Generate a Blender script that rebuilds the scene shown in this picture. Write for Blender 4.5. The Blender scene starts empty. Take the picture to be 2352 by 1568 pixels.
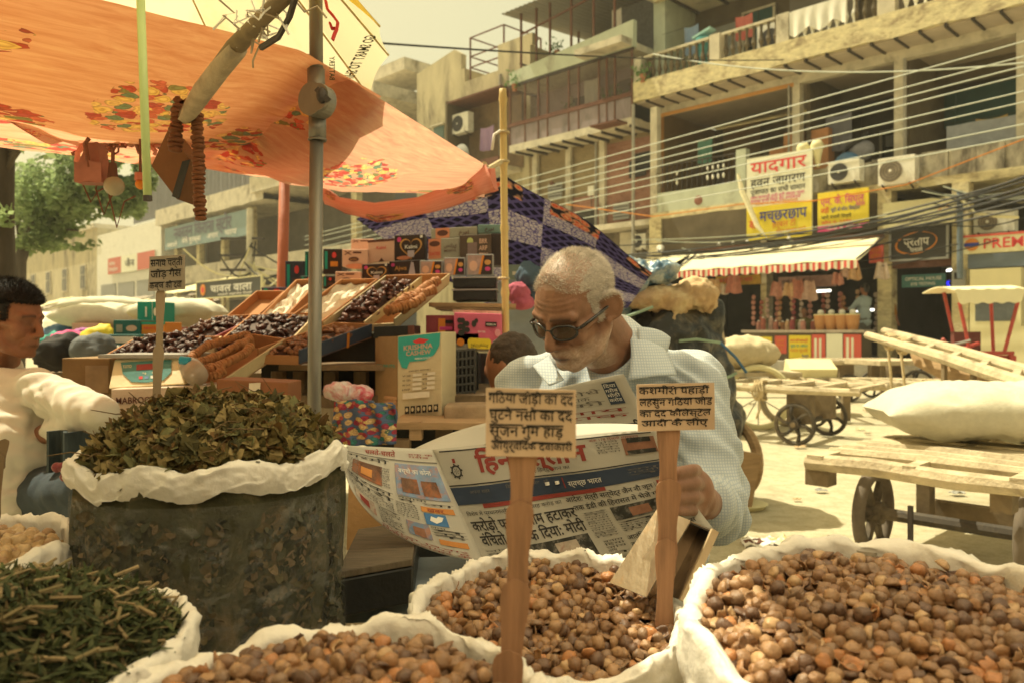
import bpy, bmesh, math, random
import numpy as np
from mathutils import Vector, Matrix, Euler, noise
R = math.radians
rnd = random.Random(11)
SC = bpy.context.scene
COL = SC.collection
# ------------------------------------------------------------------ camera, sky, sun, exposure
FPX, CX, CY, HC = 1829.0, 1176.0, 762.0, 1.10
cam_d = bpy.data.cameras.new('camera')
cam = bpy.data.objects.new('camera', cam_d)
COL.objects.link(cam)
cam.location = (0, 0, HC)
cam.rotation_euler = (R(90), 0, 0)
cam_d.sensor_width = 36
cam_d.lens = 36 * FPX / 2352
cam_d.shift_y = -(784 - CY) / 2352
cam_d.clip_start = 0.05
cam_d.clip_end = 800
cam_d.dof.use_dof = True
cam_d.dof.focus_distance = 1.45
cam_d.dof.aperture_fstop = 6.5
SC.camera = cam
SUN = Vector((-0.40, 0.25, 0.88)).normalized()
W = bpy.data.worlds.new('World')
SC.world = W
W.use_nodes = True
_n, _l = W.node_tree.nodes, W.node_tree.links
_bg = _n['Background']
_sky = _n.new('ShaderNodeTexSky')
_sky.sky_type = 'NISHITA'
_sky.sun_disc = False
_sky.sun_elevation = math.asin(SUN.z)
_sky.sun_rotation = math.atan2(SUN.x, SUN.y)
_sky.air_density = 1.0
_sky.dust_density = 6.0
_sky.ozone_density = 0.6
_mx = _n.new('ShaderNodeMix')          # dusty summer air: warm yellow cast over the whole sky
_mx.data_type = 'RGBA'
_mx.blend_type = 'MULTIPLY'
_mx.inputs[0].default_value = 1.0
_mx.inputs[7].default_value = (1.28, 1.0, 0.43, 1)
_l.new(_sky.outputs[0], _mx.inputs[6])
_mh = _n.new('ShaderNodeMix')          # thick bright haze over the whole sky
_mh.data_type = 'RGBA'
_mh.inputs[0].default_value = 0.65
_mh.inputs[7].default_value = (3.25, 3.08, 1.95, 1)
_l.new(_mx.outputs[2], _mh.inputs[6])
_l.new(_mh.outputs[2], _bg.inputs[0])
_bg.inputs[1].default_value = 0.115
sd = bpy.data.lights.new('sun', 'SUN')
sd.energy = 3.1
sd.angle = R(0.6)
sd.color = (1.0, 0.92, 0.64)
so = bpy.data.objects.new('sun', sd)
COL.objects.link(so)
so.rotation_euler = SUN.to_track_quat('Z', 'Y').to_euler()
so.location = (-5, 2, 12)
vs = SC.view_settings
vs.view_transform = 'Standard'
vs.look = 'None'
vs.exposure = 1.08
vs.gamma = 1
SC.cycles.use_denoising = True
SC.cycles.max_bounces = 8
SC.cycles.diffuse_bounces = 4
SC.cycles.transparent_max_bounces = 12
SC.cycles.sample_clamp_indirect = 6.0
def P(x, y, Y):
 """point at depth Y that a pixel of the 2352-wide photograph shows"""
 return Vector(((x - CX) / FPX * Y, Y, HC - (y - CY) / FPX * Y))
# the street front opposite: a plane at FD from the camera; local axes s (along), w (into the house), z
FA = math.atan2(-0.714, 0.70)
FD = 18.5
FE = Vector((0.70, -0.714, 0)); FN = Vector((0.714, 0.70, 0))
FORG = FN * FD
def fs(x, w=0):
 k = (x - CX) / FPX
 Y = (FD + w) / (0.714 * k + 0.70)
 return Y * (0.70 * k - 0.714)
def fz(x, y, w=0):
 k = (x - CX) / FPX
 Y = (FD + w) / (0.714 * k + 0.70)
 return HC - (y - CY) / FPX * Y
def FP(x, y, w=0):
 return Vector((fs(x, w), w, fz(x, y, w)))
def FW(s, w, z):
 return FORG + FE * s + FN * w + Vector((0, 0, z))
# ------------------------------------------------------------------ materials
MATS = {}
def _nt(name):
 m = bpy.data.materials.new(name)
 m.use_nodes = True
 return m, m.node_tree.nodes, m.node_tree.links, m.node_tree.nodes['Principled BSDF']
def _ramp(n, stops, interp='LINEAR'):
 r = n.new('ShaderNodeValToRGB')
 e = r.color_ramp.elements
 r.color_ramp.interpolation = interp
 while len(e) > len(stops): e.remove(e[-1])
 while len(e) < len(stops): e.new(1)
 for a, (p, c) in zip(e, stops):
  a.position = p
  a.color = (*c, 1) if len(c) == 3 else c
 return r
def _mixc(n, l, fac, a, b, mode='MIX'):
 x = n.new('ShaderNodeMix'); x.data_type = 'RGBA'; x.blend_type = mode
 for i, s in ((0, fac), (6, a), (7, b)):
  if hasattr(s, 'is_output'): l.new(s, x.inputs[i])
  elif isinstance(s, (int, float)): x.inputs[i].default_value = s
  else: x.inputs[i].default_value = (*s, 1)
 return x.outputs[2]
def _noise(n, l, scale, detail=5, vec=None, rough=0.6, dist=0):
 t = n.new('ShaderNodeTexNoise')
 t.inputs['Scale'].default_value = scale; t.inputs['Detail'].default_value = detail
 t.inputs['Roughness'].default_value = rough; t.inputs['Distortion'].default_value = dist
 if vec is not None: l.new(vec, t.inputs['Vector'])
 return t.outputs['Fac']
def _coord(n, l, kind='Object', scale=(1, 1, 1), rot=(0, 0, 0)):
 c = n.new('ShaderNodeTexCoord'); mp = n.new('ShaderNodeMapping')
 mp.inputs['Scale'].default_value = scale; mp.inputs['Rotation'].default_value = rot
 l.new(c.outputs[kind], mp.inputs[0])
 return mp.outputs[0]
def mk(name, col, rough=0.75, var=0.25, scale=12, stretch=(1, 1, 1), stain=None, stain_at=0.6, stain_sc=2.5, bump=0.25,
  bscale=None, metal=0, trans=0, alpha=1, rand=0.0, spec=0.35, emit=0, attr=None, sheen=0, sss=0):
 """plain surface with mottling, stains, bump; attr = a point colour attribute multiplied in"""
 if name in MATS: return MATS[name]
 m, n, l, b = _nt(name)
 v = _coord(n, l, 'Object', stretch)
 f = _noise(n, l, scale, 6, v)
 r = _ramp(n, [(0.25, tuple(c * (1 - var) for c in col)), (0.75, tuple(min(1, c * (1 + var)) for c in col))])
 l.new(f, r.inputs[0])
 c = r.outputs[0]
 if stain:
  g = _noise(n, l, stain_sc, 8, v, 0.7, 0.4)
  q = _ramp(n, [(stain_at - 0.1, (0, 0, 0)), (stain_at + 0.08, (1, 1, 1))]); l.new(g, q.inputs[0])
  c = _mixc(n, l, q.outputs[0], c, stain)
 if attr:
  a = n.new('ShaderNodeAttribute'); a.attribute_name = attr
  c = _mixc(n, l, 1.0, c, a.outputs['Color'], 'MULTIPLY')
 if rand:
  oi = n.new('ShaderNodeObjectInfo'); hs = n.new('ShaderNodeHueSaturation')
  ma = n.new('ShaderNodeMapRange'); ma.inputs[3].default_value = 1 - rand; ma.inputs[4].default_value = 1 + rand
  l.new(oi.outputs['Random'], ma.inputs[0]); l.new(ma.outputs[0], hs.inputs['Value']); l.new(c, hs.inputs['Color'])
  c = hs.outputs[0]
 l.new(c, b.inputs['Base Color'])
 b.inputs['Roughness'].default_value = rough
 b.inputs['Metallic'].default_value = metal
 b.inputs['Specular IOR Level'].default_value = spec
 if sss:
  b.inputs['Subsurface Weight'].default_value = sss
  b.inputs['Subsurface Radius'].default_value = (0.012, 0.005, 0.003)
  b.inputs['Subsurface Scale'].default_value = 0.6
 if sheen: b.inputs['Sheen Weight'].default_value = sheen
 if bump:
  h = _noise(n, l, bscale or scale * 3, 5, v)
  bn = n.new('ShaderNodeBump'); bn.inputs['Strength'].default_value = bump; bn.inputs['Distance'].default_value = 0.02 if scale < 8 else 0.005
  l.new(h, bn.inputs['Height']); l.new(bn.outputs[0], b.inputs['Normal'])
 if alpha < 1: b.inputs['Alpha'].default_value = alpha
 if emit:
  l.new(c, b.inputs['Emission Color']); b.inputs['Emission Strength'].default_value = emit
 if trans:
  t = n.new('ShaderNodeBsdfTranslucent'); l.new(c, t.inputs['Color'])
  ms = n.new('ShaderNodeMixShader'); ms.inputs[0].default_value = trans
  l.new(b.outputs[0], ms.inputs[1]); l.new(t.outputs[0], ms.inputs[2])
  l.new(ms.outputs[0], n['Material Output'].inputs[0])
 MATS[name] = m
 return m
def mk_brick(name, c1, c2, mortar, scale):
 if name in MATS: return MATS[name]
 m, n, l, b = _nt(name)
 v = _coord(n, l, 'Object', (1, 1, 1), (R(90), 0, 0))
 t = n.new('ShaderNodeTexBrick'); l.new(v, t.inputs[0])
 t.inputs['Color1'].default_value = (*c1, 1); t.inputs['Color2'].default_value = (*c2, 1); t.inputs['Mortar'].default_value = (*mortar, 1)
 t.inputs['Scale'].default_value = scale; t.inputs['Mortar Size'].default_value = 0.03
 f = _noise(n, l, 3, 7)
 c = _mixc(n, l, f, t.outputs['Color'], tuple(x * 0.6 for x in c1), 'MULTIPLY')
 l.new(c, b.inputs['Base Color']); b.inputs['Roughness'].default_value = 0.9
 MATS[name] = m
 return m
# ------------------------------------------------------------------ mesh builder
TXT = {}
def fixdev(s):
 """short i is drawn before its consonant: the font engine does no shaping"""
 out = []
 for ch in s:
  if ch == '\u093f' and out:
   k = len(out) - 1
   while k >= 2 and out[k - 1] == '\u094d': k -= 2
   out.insert(k, ch)
  else: out.append(ch)
 return ''.join(out)
def text_mesh(s, bold=0.0):
 key = (s, bold)
 if key in TXT: return TXT[key]
 base = 0
 for off in ((0.0,) if bold == 0 else (0.0, bold, bold * .6, bold * .35)):   # a thickened letter can fail to fill: step back until none is lost
  c = bpy.data.curves.new('t', 'FONT'); c.body = fixdev(s); c.resolution_u = 2; c.offset = off
  o = bpy.data.objects.new('t', c); COL.objects.link(o)
  me = bpy.data.meshes.new_from_object(o.evaluated_get(bpy.context.evaluated_depsgraph_get()))
  v = [(p.co.x, p.co.y) for p in me.vertices]; f = [tuple(p.vertices) for p in me.polygons]; ar = sum(p.area for p in me.polygons)
  bpy.data.objects.remove(o); bpy.data.curves.remove(c); bpy.data.meshes.remove(me)
  if off == 0: base = ar; TXT[key] = (v, f, max([p[0] for p in v] or [1]))
  elif ar > base * (1 + 4 * off): TXT[key] = (v, f, max([p[0] for p in v] or [1])); break
 return TXT[key]
def bas(a, b=None):
 """frame whose z runs along a"""
 a = Vector(a).normalized()
 h = Vector((0, 0, 1)) if abs(a.z) < 0.95 else Vector((1, 0, 0))
 x = h.cross(a).normalized(); y = a.cross(x)
 return x, y, a
class MB:
 def __init__(s):
  s.v = []; s.f = []; s.m = []; s.ms = []; s.uv = {}; s.col = None
 def mi(s, mat):
  if mat is None: return 0
  if mat not in s.ms: s.ms.append(mat)
  return s.ms.index(mat)
 def add(s, vs, fs_, mat=None, M=None):
  o = len(s.v); k = s.mi(mat)
  for p in vs:
   p = Vector(p)
   s.v.append(M @ p if M is not None else p)
  for f in fs_:
   s.f.append(tuple(o + i for i in f)); s.m.append(k)
  return o
 def box(s, x0, x1, y0, y1, z0, z1, mat=None, M=None):
  vs = [(x, y, z) for z in (z0, z1) for y in (y0, y1) for x in (x0, x1)]
  s.add(vs, [(0, 2, 3, 1), (4, 5, 7, 6), (0, 1, 5, 4), (2, 6, 7, 3), (0, 4, 6, 2), (1, 3, 7, 5)], mat, M); return s
 def bar(s, p, q, w, h, mat=None, up=(0, 0, 1)):
  """rectangular bar from p to q: w across, h along up"""
  p, q = Vector(p), Vector(q); a = (q - p).normalized(); u = Vector(up)
  x = a.cross(u)
  if x.length < 1e-4: x = a.cross(Vector((1, 0, 0)))
  x.normalize(); y = x.cross(a).normalized()
  vs = [b + x * (i * w / 2) + y * (j * h / 2) for b in (p, q) for j in (-1, 1) for i in (-1, 1)]
  s.add(vs, [(0, 2, 3, 1), (4, 5, 7, 6), (0, 1, 5, 4), (2, 6, 7, 3), (0, 4, 6, 2), (1, 3, 7, 5)], mat); return s
 def cell(s, O, a, b, c, mat=None):
  """parallelepiped at O with edges a, b, c"""
  O, a, b, c = map(Vector, (O, a, b, c))
  vs = [O + a * i + b * j + c * k for k in (0, 1) for j in (0, 1) for i in (0, 1)]
  s.add(vs, [(0, 2, 3, 1), (4, 5, 7, 6), (0, 1, 5, 4), (2, 6, 7, 3), (0, 4, 6, 2), (1, 3, 7, 5)], mat); return s
 def tube(s, pts, r, seg=8, mat=None, caps=True, squash=1.0):
  pts = [Vector(p) for p in pts]; n = len(pts)
  rs = r if isinstance(r, (list, tuple)) else [r] * n
  vs = []; X = None
  for i, p in enumerate(pts):
   a = (pts[min(i + 1, n - 1)] - pts[max(i - 1, 0)])
   if a.length < 1e-9: a = Vector((0, 0, 1))
   a.normalize()
   if X is None: X = bas(a)[0]
   X = (X - a * X.dot(a)); X = X.normalized() if X.length > 1e-6 else bas(a)[0]
   Yv = a.cross(X)
   for k in range(seg):
    t = 2 * math.pi * k / seg
    vs.append(p + (X * math.cos(t) + Yv * math.sin(t) * squash) * rs[i])
  fs_ = [(i * seg + k, i * seg + (k + 1) % seg, (i + 1) * seg + (k + 1) % seg, (i + 1) * seg + k) for i in range(n - 1) for k in range(seg)]
  if caps: fs_ += [tuple(range(seg))[::-1], tuple((n - 1) * seg + k for k in range(seg))]
  s.add(vs, fs_, mat); return s
 def ring(s, c, ax, r, t, seg=24, ts=6, mat=None):
  """torus round ax"""
  x, y, a = bas(ax); c = Vector(c); vs = []; fs_ = []
  for i in range(seg):
   u = 2 * math.pi * i / seg; d = x * math.cos(u) + y * math.sin(u)
   for k in range(ts):
    w = 2 * math.pi * k / ts
    vs.append(c + d * (r + t * math.cos(w)) + a * (t * math.sin(w)))
  for i in range(seg):
   for k in range(ts):
    fs_.append((i * ts + k, ((i + 1) % seg) * ts + k, ((i + 1) % seg) * ts + (k + 1) % ts, i * ts + (k + 1) % ts))
  s.add(vs, fs_, mat); return s
 def disc(s, c, ax, r, h, seg=24, mat=None):
  x, y, a = bas(ax); c = Vector(c)
  s.tube([c - a * (h / 2), c + a * (h / 2)], r, seg, mat); return s
 def ell(s, c, r, mat=None, M=None, nu=12, nv=8):
  c = Vector(c); r = (r, r, r) if isinstance(r, (int, float)) else r
  vs = [Vector((0, 0, 1)), Vector((0, 0, -1))]
  for j in range(1, nv):
   t = math.pi * j / nv
   for i in range(nu):
    u = 2 * math.pi * i / nu
    vs.append(Vector((math.sin(t) * math.cos(u), math.sin(t) * math.sin(u), math.cos(t))))
  vs = [Vector((p.x * r[0], p.y * r[1], p.z * r[2])) for p in vs]
  if M is not None: vs = [M @ p for p in vs]
  vs = [p + c for p in vs]
  fs_ = []
  for i in range(nu):
   fs_.append((0, 2 + i, 2 + (i + 1) % nu)); b = 2 + (nv - 2) * nu
   fs_.append((1, b + (i + 1) % nu, b + i))
   for j in range(nv - 2):
    a0 = 2 + j * nu
    fs_.append((a0 + i, a0 + nu + i, a0 + nu + (i + 1) % nu, a0 + (i + 1) % nu))
  s.add(vs, fs_, mat); return s
 def sheet(s, fn, nu, nv, mat=None, thick=0.0, uvs=(1, 1)):
  """surface fn(u, v) on a grid; thick gives it a back and rims"""
  o = len(s.v); k = s.mi(mat); g = []
  for j in range(nv + 1):
   for i in range(nu + 1):
    g.append(Vector(fn(i / nu, j / nv)))
  N = len(g); W_ = nu + 1
  nn = []
  if thick:
   for j in range(nv + 1):
    for i in range(nu + 1):
     a = g[j * W_ + min(i + 1, nu)] - g[j * W_ + max(i - 1, 0)]; b = g[min(j + 1, nv) * W_ + i] - g[max(j - 1, 0) * W_ + i]
     q = a.cross(b); nn.append(q.normalized() if q.length > 1e-12 else Vector((0, 0, 1)))
  s.v += g
  if thick: s.v += [p - q * thick for p, q in zip(g, nn)]
  def face(ids, uv):
   s.uv[len(s.f)] = uv; s.f.append(tuple(o + t for t in ids)); s.m.append(k)
  for j in range(nv):
   for i in range(nu):
    a = j * W_ + i; q = [a, a + 1, a + W_ + 1, a + W_]
    uv = [(i / nu * uvs[0], j / nv * uvs[1]), ((i + 1) / nu * uvs[0], j / nv * uvs[1]), ((i + 1) / nu * uvs[0], (j + 1) / nv * uvs[1]), (i / nu * uvs[0], (j + 1) / nv * uvs[1])]
    face(q, uv)
    if thick: face([N + t for t in q[::-1]], uv[::-1])
  if thick:
   edge = [(i, i + 1) for i in range(nu)] + [(j * W_ + nu, (j + 1) * W_ + nu) for j in range(nv)]
   edge += [(nv * W_ + i + 1, nv * W_ + i) for i in range(nu)] + [((j + 1) * W_, j * W_) for j in range(nv)]
   for a, b in edge: face([b, a, N + a, N + b], [(0, 0)] * 4)
  return s
 def prism(s, pts, d, mat=None):
  """flat outline pts extruded by vector d"""
  pts = [Vector(p) for p in pts]; n = len(pts); d = Vector(d)
  s.add(pts + [p + d for p in pts], [tuple(range(n))[::-1], tuple(range(n, 2 * n))] + [(i, (i + 1) % n, n + (i + 1) % n, n + i) for i in range(n)], mat); return s
 def text(s, body, fn, x0, y0, h, mat, width=None, bold=0.0, wob=0.0, sub=False):
  """lettering: fn maps (x, y) of the page to space; h = em height, width squeezes to fit, wob = hand-written unevenness"""
  v, f, w = text_mesh(body, bold)
  if not v: return s
  sx = (width / w) if width else h
  vs = []
  for x, y in v:
   if wob:
    y += wob * noise.noise(Vector((x * 0.9, x0 * 31 + y0 * 17, 0.3))) + wob * 0.5 * noise.noise(Vector((x * 3, y * 3, y0 * 40)))
    x += wob * 0.5 * noise.noise(Vector((x * 2, y * 2, y0 * 13 + 5)))
   vs.append(fn(x0 + x * sx, y0 + y * h))
  s.add(vs, f, mat); return s
 def build(s, name, mats=None, parent=None, label=None, cat=None, group=None, kind=None, smooth=False, bevel=0, loc=None, origin='base'):
  if mats is not None and not isinstance(mats, (list, tuple)): mats = [mats]
  ms = list(mats or []) + [m for m in s.ms] if not s.ms or mats is None else None
  me = bpy.data.meshes.new(name)
  off = Vector((0, 0, 0))
  if parent is None and loc is None and kind != 'structure':
   lo = [min(p[i] for p in s.v) for i in range(3)]; hi = [max(p[i] for p in s.v) for i in range(3)]
   off = Vector(((lo[0] + hi[0]) / 2, (lo[1] + hi[1]) / 2, lo[2]))
  elif parent is not None:
   off = ROOTLOC.get(parent.name, Vector((0, 0, 0)))
  me.from_pydata([p - off for p in s.v], [], s.f)
  if s.ms and mats is not None:            # faces without a material of their own use mats[0]
   allm = list(mats) + s.ms; mi = [k + len(mats) for k in s.m]
  else: allm = list(mats or s.ms); mi = s.m
  for m in allm: me.materials.append(m)
  me.polygons.foreach_set('material_index', np.array(mi, dtype=np.int32))
  if smooth: me.polygons.foreach_set('use_smooth', np.ones(len(s.f), dtype=bool))
  if s.uv:
   L = me.uv_layers.new(name='UVMap')
   for fi, uv in s.uv.items():
    for q, li in enumerate(me.polygons[fi].loop_indices): L.data[li].uv = uv[q]
  if s.col is not None:
   ca = me.color_attributes.new('Col', 'FLOAT_COLOR', 'POINT')
   ca.data.foreach_set('color', np.array(s.col, dtype=np.float32).ravel())
  me.update()
  o = bpy.data.objects.new(name, me)
  COL.objects.link(o)
  if parent is not None:
   o.parent = parent
   ROOTLOC[o.name] = off
  else: o.location = loc if loc is not None else off
  if bevel:
   bv = o.modifiers.new('bevel', 'BEVEL'); bv.width = bevel; bv.segments = 2; bv.limit_method = 'ANGLE'
  tag(o, label, cat, group, kind)
  return o
ROOTLOC = {}
def tag(o, label=None, cat=None, group=None, kind=None):
 for k, v in (('label', label), ('category', cat), ('group', group), ('kind', kind)):
  if v: o[k] = v
def thing(name, label, cat, loc=(0, 0, 0), rotz=0, group=None, verts_local=False):
 """an Empty at the base of a thing; its parts' vertices are given in space, or in its own frame when verts_local"""
 o = bpy.data.objects.new(name, None); COL.objects.link(o)
 o.empty_display_size = 0.05
 o.location = loc; o.rotation_euler = (0, 0, rotz)
 ROOTLOC[o.name] = Vector((0, 0, 0)) if verts_local else Vector(loc)
 tag(o, label, cat, group)
 return o
def fthing(name, label, cat, s=0, w=0, z=0, group=None):
 """a thing on the street front: local axes s, w, z with the origin at (s, w, z)"""
 return thing(name, label, cat, FW(s, w, z), FA, group, True)
def dup(root, loc=None, rotz=None, label=None):
 c = root.copy(); COL.objects.link(c)
 if loc is not None: c.location = loc
 if rotz is not None: c.rotation_euler = (0, 0, rotz)
 if label: c['label'] = label
 for ch in root.children:
  d = dup(ch); d.parent = c
  d.matrix_parent_inverse = ch.matrix_parent_inverse
 return c
# ------------------------------------------------------------------ organic bodies: overlapping forms fused into one skin
def fuse(prims, voxel, smooth=4, nu=20, nv=14):
 mb = MB()
 for p in prims:
  if p[0] == 'e':
   mb.ell(p[1], p[2], None, p[3] if len(p) > 3 else None, nu, nv)
  else:
   a, b, r1, r2 = Vector(p[1]), Vector(p[2]), p[3], p[4]
   d = b - a; L = d.length; pts = []; rs = []
   dn = d.normalized() if L > 1e-6 else Vector((0, 0, 1))
   for t in (-1, -0.85, -0.5, 0): pts.append(a + dn * (t * r1)); rs.append(max(1e-4, r1 * math.sqrt(max(0, 1 - t * t))))
   for t in (0, 0.5, 0.85, 1): pts.append(b + dn * (t * r2)); rs.append(max(1e-4, r2 * math.sqrt(max(0, 1 - t * t))))
   mb.tube(pts, rs, nu)
 me = bpy.data.meshes.new('tmp'); me.from_pydata(mb.v, [], mb.f)
 o = bpy.data.objects.new('tmp', me); COL.objects.link(o)
 r = o.modifiers.new('r', 'REMESH'); r.mode = 'VOXEL'; r.voxel_size = voxel; r.use_smooth_shade = True
 if smooth:
  q = o.modifiers.new('s', 'SMOOTH'); q.iterations = smooth; q.factor = 0.5
 ev = o.evaluated_get(bpy.context.evaluated_depsgraph_get())
 m2 = bpy.data.meshes.new_from_object(ev)
 vs = [v.co.copy() for v in m2.vertices]; fs_ = [tuple(p.vertices) for p in m2.polygons]
 bpy.data.objects.remove(o); bpy.data.meshes.remove(me); bpy.data.meshes.remove(m2)
 out = MB(); out.v = vs; out.f = fs_; out.m = [0] * len(fs_)
 return out
def vnormals(mb):
 n = [Vector((0, 0, 0)) for _ in mb.v]
 for f in mb.f:
  a, b, c = mb.v[f[0]], mb.v[f[1]], mb.v[f[2]]
  q = (b - a).cross(c - a)
  for i in f: n[i] += q
 return [q.normalized() if q.length > 0 else Vector((0, 0, 1)) for q in n]
def fbm(p, s, o=3):
 return noise.fractal(Vector(p) * s, 1.0, 2.0, o)
# ================================================================== THE SETTING
concrete = mk('concrete', (0.56, 0.51, 0.40), 0.9, 0.22, 3.0, stain=(0.20, 0.17, 0.12), stain_at=0.62, stain_sc=1.1, bump=0.4)
concrete_y = mk('ochre_concrete', (0.64, 0.56, 0.34), 0.9, 0.25, 5.0, (1, 1, 2), stain=(0.28, 0.21, 0.13), stain_at=0.58, stain_sc=2.2, bump=0.9)
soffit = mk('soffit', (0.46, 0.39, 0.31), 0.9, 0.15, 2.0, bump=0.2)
mint = mk('mint_plaster', (0.46, 0.50, 0.40), 0.9, 0.14, 2.5, (1, 1, .5), stain=(0.26, 0.24, 0.19), stain_at=0.66, stain_sc=1.6)
mauve = mk('mauve_plaster', (0.40, 0.30, 0.30), 0.9, 0.15, 2, (1, 1, .4), stain=(0.24, 0.19, 0.18), stain_at=0.6, stain_sc=1.5)
cream = mk('cream_plaster', (0.50, 0.44, 0.29), 0.92, 0.2, 2.0, (1, 1, .35), stain=(0.17, 0.14, 0.10), stain_at=0.6, stain_sc=0.8)
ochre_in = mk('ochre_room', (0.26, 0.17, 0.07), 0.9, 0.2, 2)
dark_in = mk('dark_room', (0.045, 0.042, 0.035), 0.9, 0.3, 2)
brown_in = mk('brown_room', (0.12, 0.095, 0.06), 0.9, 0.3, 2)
teal_p = mk('teal_shutter', (0.02, 0.075, 0.075), 0.6, 0.2, 3)
iron = mk('iron', (0.05, 0.04, 0.035), 0.6, 0.3, 8)
rust = mk('rusty_iron', (0.13, 0.055, 0.035), 0.75, 0.35, 6)
brick = mk_brick('brick', (0.40, 0.16, 0.10), (0.50, 0.25, 0.17), (0.42, 0.34, 0.27), 3.6)
brick_y = mk_brick('pale_brick', (0.40, 0.31, 0.17), (0.48, 0.38, 0.22), (0.34, 0.28, 0.18), 3.2)
orange_tr = mk('orange_trim', (0.55, 0.27, 0.08), 0.7, 0.15, 5)
white_p = mk('white_paint', (0.72, 0.70, 0.62), 0.6, 0.1, 5, stain=(0.45, 0.42, 0.34), stain_at=0.66)
tin = mk('tin_sheet', (0.25, 0.24, 0.21), 0.55, 0.25, 4, (6, 6, .6), metal=0.3)
grey_m = mk('grey_metal', (0.30, 0.30, 0.28), 0.5, 0.15, 6)
blue_sh = mk('blue_shutter', (0.16, 0.20, 0.26), 0.6, 0.15, 5, (1, 1, 9))
pink_sh = mk('mauve_shutter', (0.30, 0.23, 0.23), 0.7, 0.12, 5, (1, 1, 12))
black = mk('black_paint', (0.018, 0.017, 0.016), 0.6, 0.3, 6)
# ---- ground
def mk_road():
 m, n, l, b = _nt('dusty_road')
 v = _coord(n, l, 'Object')
 f = _noise(n, l, 0.7, 9, v, 0.7, 0.5); g = _noise(n, l, 9, 6, v, 0.7); h = _noise(n, l, 60, 4, v, .7)
 a = _ramp(n, [(0.30, (0.36, 0.32, 0.225)), (0.5, (0.48, 0.435, 0.305)), (0.72, (0.54, 0.49, 0.345))]); l.new(f, a.inputs[0])
 q = _ramp(n, [(0.40, (0.82, 0.80, 0.76)), (0.56, (1, 1, 1))]); l.new(g, q.inputs[0])
 c = _mixc(n, l, 1.0, a.outputs[0], q.outputs[0], 'MULTIPLY')
 q2 = _ramp(n, [(0.3, (0.75, 0.73, 0.7)), (0.55, (1, 1, 1))]); l.new(h, q2.inputs[0])
 c = _mixc(n, l, 0.7, c, q2.outputs[0], 'MULTIPLY')
 l.new(c, b.inputs['Base Color']); b.inputs['Roughness'].default_value = 0.95
 bn = n.new('ShaderNodeBump'); bn.inputs['Strength'].default_value = 0.5; bn.inputs['Distance'].default_value = 0.01
 l.new(h, bn.inputs['Height']); l.new(bn.outputs[0], b.inputs['Normal'])
 return m
g = MB(); g.sheet(lambda u, v: (-260 + 520 * u, -20 + 420 * v, 0.012 * fbm((u * 260, v * 210, 0), 1)), 160, 130)
g.build('road', [mk_road()], kind='structure', smooth=True)
g = MB();
g.box(-95, 6, -2.8, 8, -0.1, 0.14, None); g.box(-14.2, 6, -1.9, 8, 0.14, 0.46, None)
pv = g.build('pavement', [mk('paving', (0.36, 0.33, 0.26), 0.9, 0.25, 5, stain=(0.2, .17, .13))], kind='structure')
pv.location = FORG; pv.rotation_euler = (0, 0, FA)
# ---- unseen shop row, added behind the camera to block fill light on the stall
Nr = thing('added_shop_row', 'unseen shuttered shop fronts added on the near side of the street, facing the arcade, to block fill light', 'building', (0, -3, 0))
m = MB(); m.box(-14, 16, -9, -3, 0, 7.5, mk('added_near_wall', (.30, .24, .17), .9, .2, 2, stain=(.14, .11, .08))); m.build('wall', None, Nr)
for i in range(6): m = MB(); m.box(-12 + i * 4.4, -9.2 + i * 4.4, -3, -2.95, .2, 2.8, mk('added_near_shutter', (.14, .15, .15), .6, .2, 4, (1, 1, 9))); m.build('shutter', None, Nr)
# ---- arcaded building on the right
A = fthing('arcade_building', 'long concrete arcade building with open balconies above the row of shops', 'building')
m = MB()
def wavy_slab(m, s0, s1, z0, z1, w0, w1, mat, n=40, amp=0.05):
 """slab whose front edge is worn and uneven"""
 def low(s): return z0 + amp * fbm((s * 1.3, 3, z0), 1)
 for i in range(n):
  a = s0 + (s1 - s0) * i / n; b = s0 + (s1 - s0) * (i + 1) / n
  vs = [(a, w0, low(a)), (b, w0, low(b)), (b, w0 + .16, z0 + .03), (a, w0 + .16, z0 + .03), (a, w0, z1), (b, w0, z1), (b, w1, z1), (a, w1, z1), (b, w1, z0 + .03), (a, w1, z0 + .03)]
  m.add(vs, [(0, 1, 5, 4), (1, 0, 3, 2), (4, 5, 6, 7), (2, 3, 9, 8)], mat)
 m.add([(s0, w0, z0), (s0, w1, z0), (s0, w1, z1), (s0, w0, z1)], [(0, 3, 2, 1)], mat)
wavy_slab(m, -13.9, -2, 7.68, 8.24, 0, 5, concrete_y)
s = -13.5
while s < -2: m.box(s, s + .05, .04, .9, 7.62, 7.72, iron); s += .52
m.build('upper_slab', None, A)
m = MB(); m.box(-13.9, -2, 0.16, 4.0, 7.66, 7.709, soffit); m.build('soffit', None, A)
m = MB(); m.box(-13.9, -2, .9, 1.12, 7.42, 7.655, concrete); m.box(-13.62, -9.5, .88, .9, 7.36, 7.46, orange_tr); m.box(-13.74, -13.6, .88, 1.1, 4.3, 7.46, orange_tr)
m.box(-9.3, -2, 3.0, 3.2, 7.2, 7.65, brown_in)
m.build('lintel', None, A)
for s0, s1 in ((-13.93, -13.74), (-9.54, -9.34), (-7.04, -6.84), (-4.56, -4.34)):
 m = MB(); m.box(s0, s1, .9, 1.14, 4.27, 7.419, concrete); m.build('column', None, A)
m = MB()
m.box(-13.9, -2, 4.4, 4.5, 4.2, 7.65, brown_in); m.box(-13.6, -12.3, 4.38, 4.4, 4.4, 7.65, ochre_in); m.box(-13.92, -13.9, 1.1, 4.4, 4.3, 7.66, ochre_in)
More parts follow.
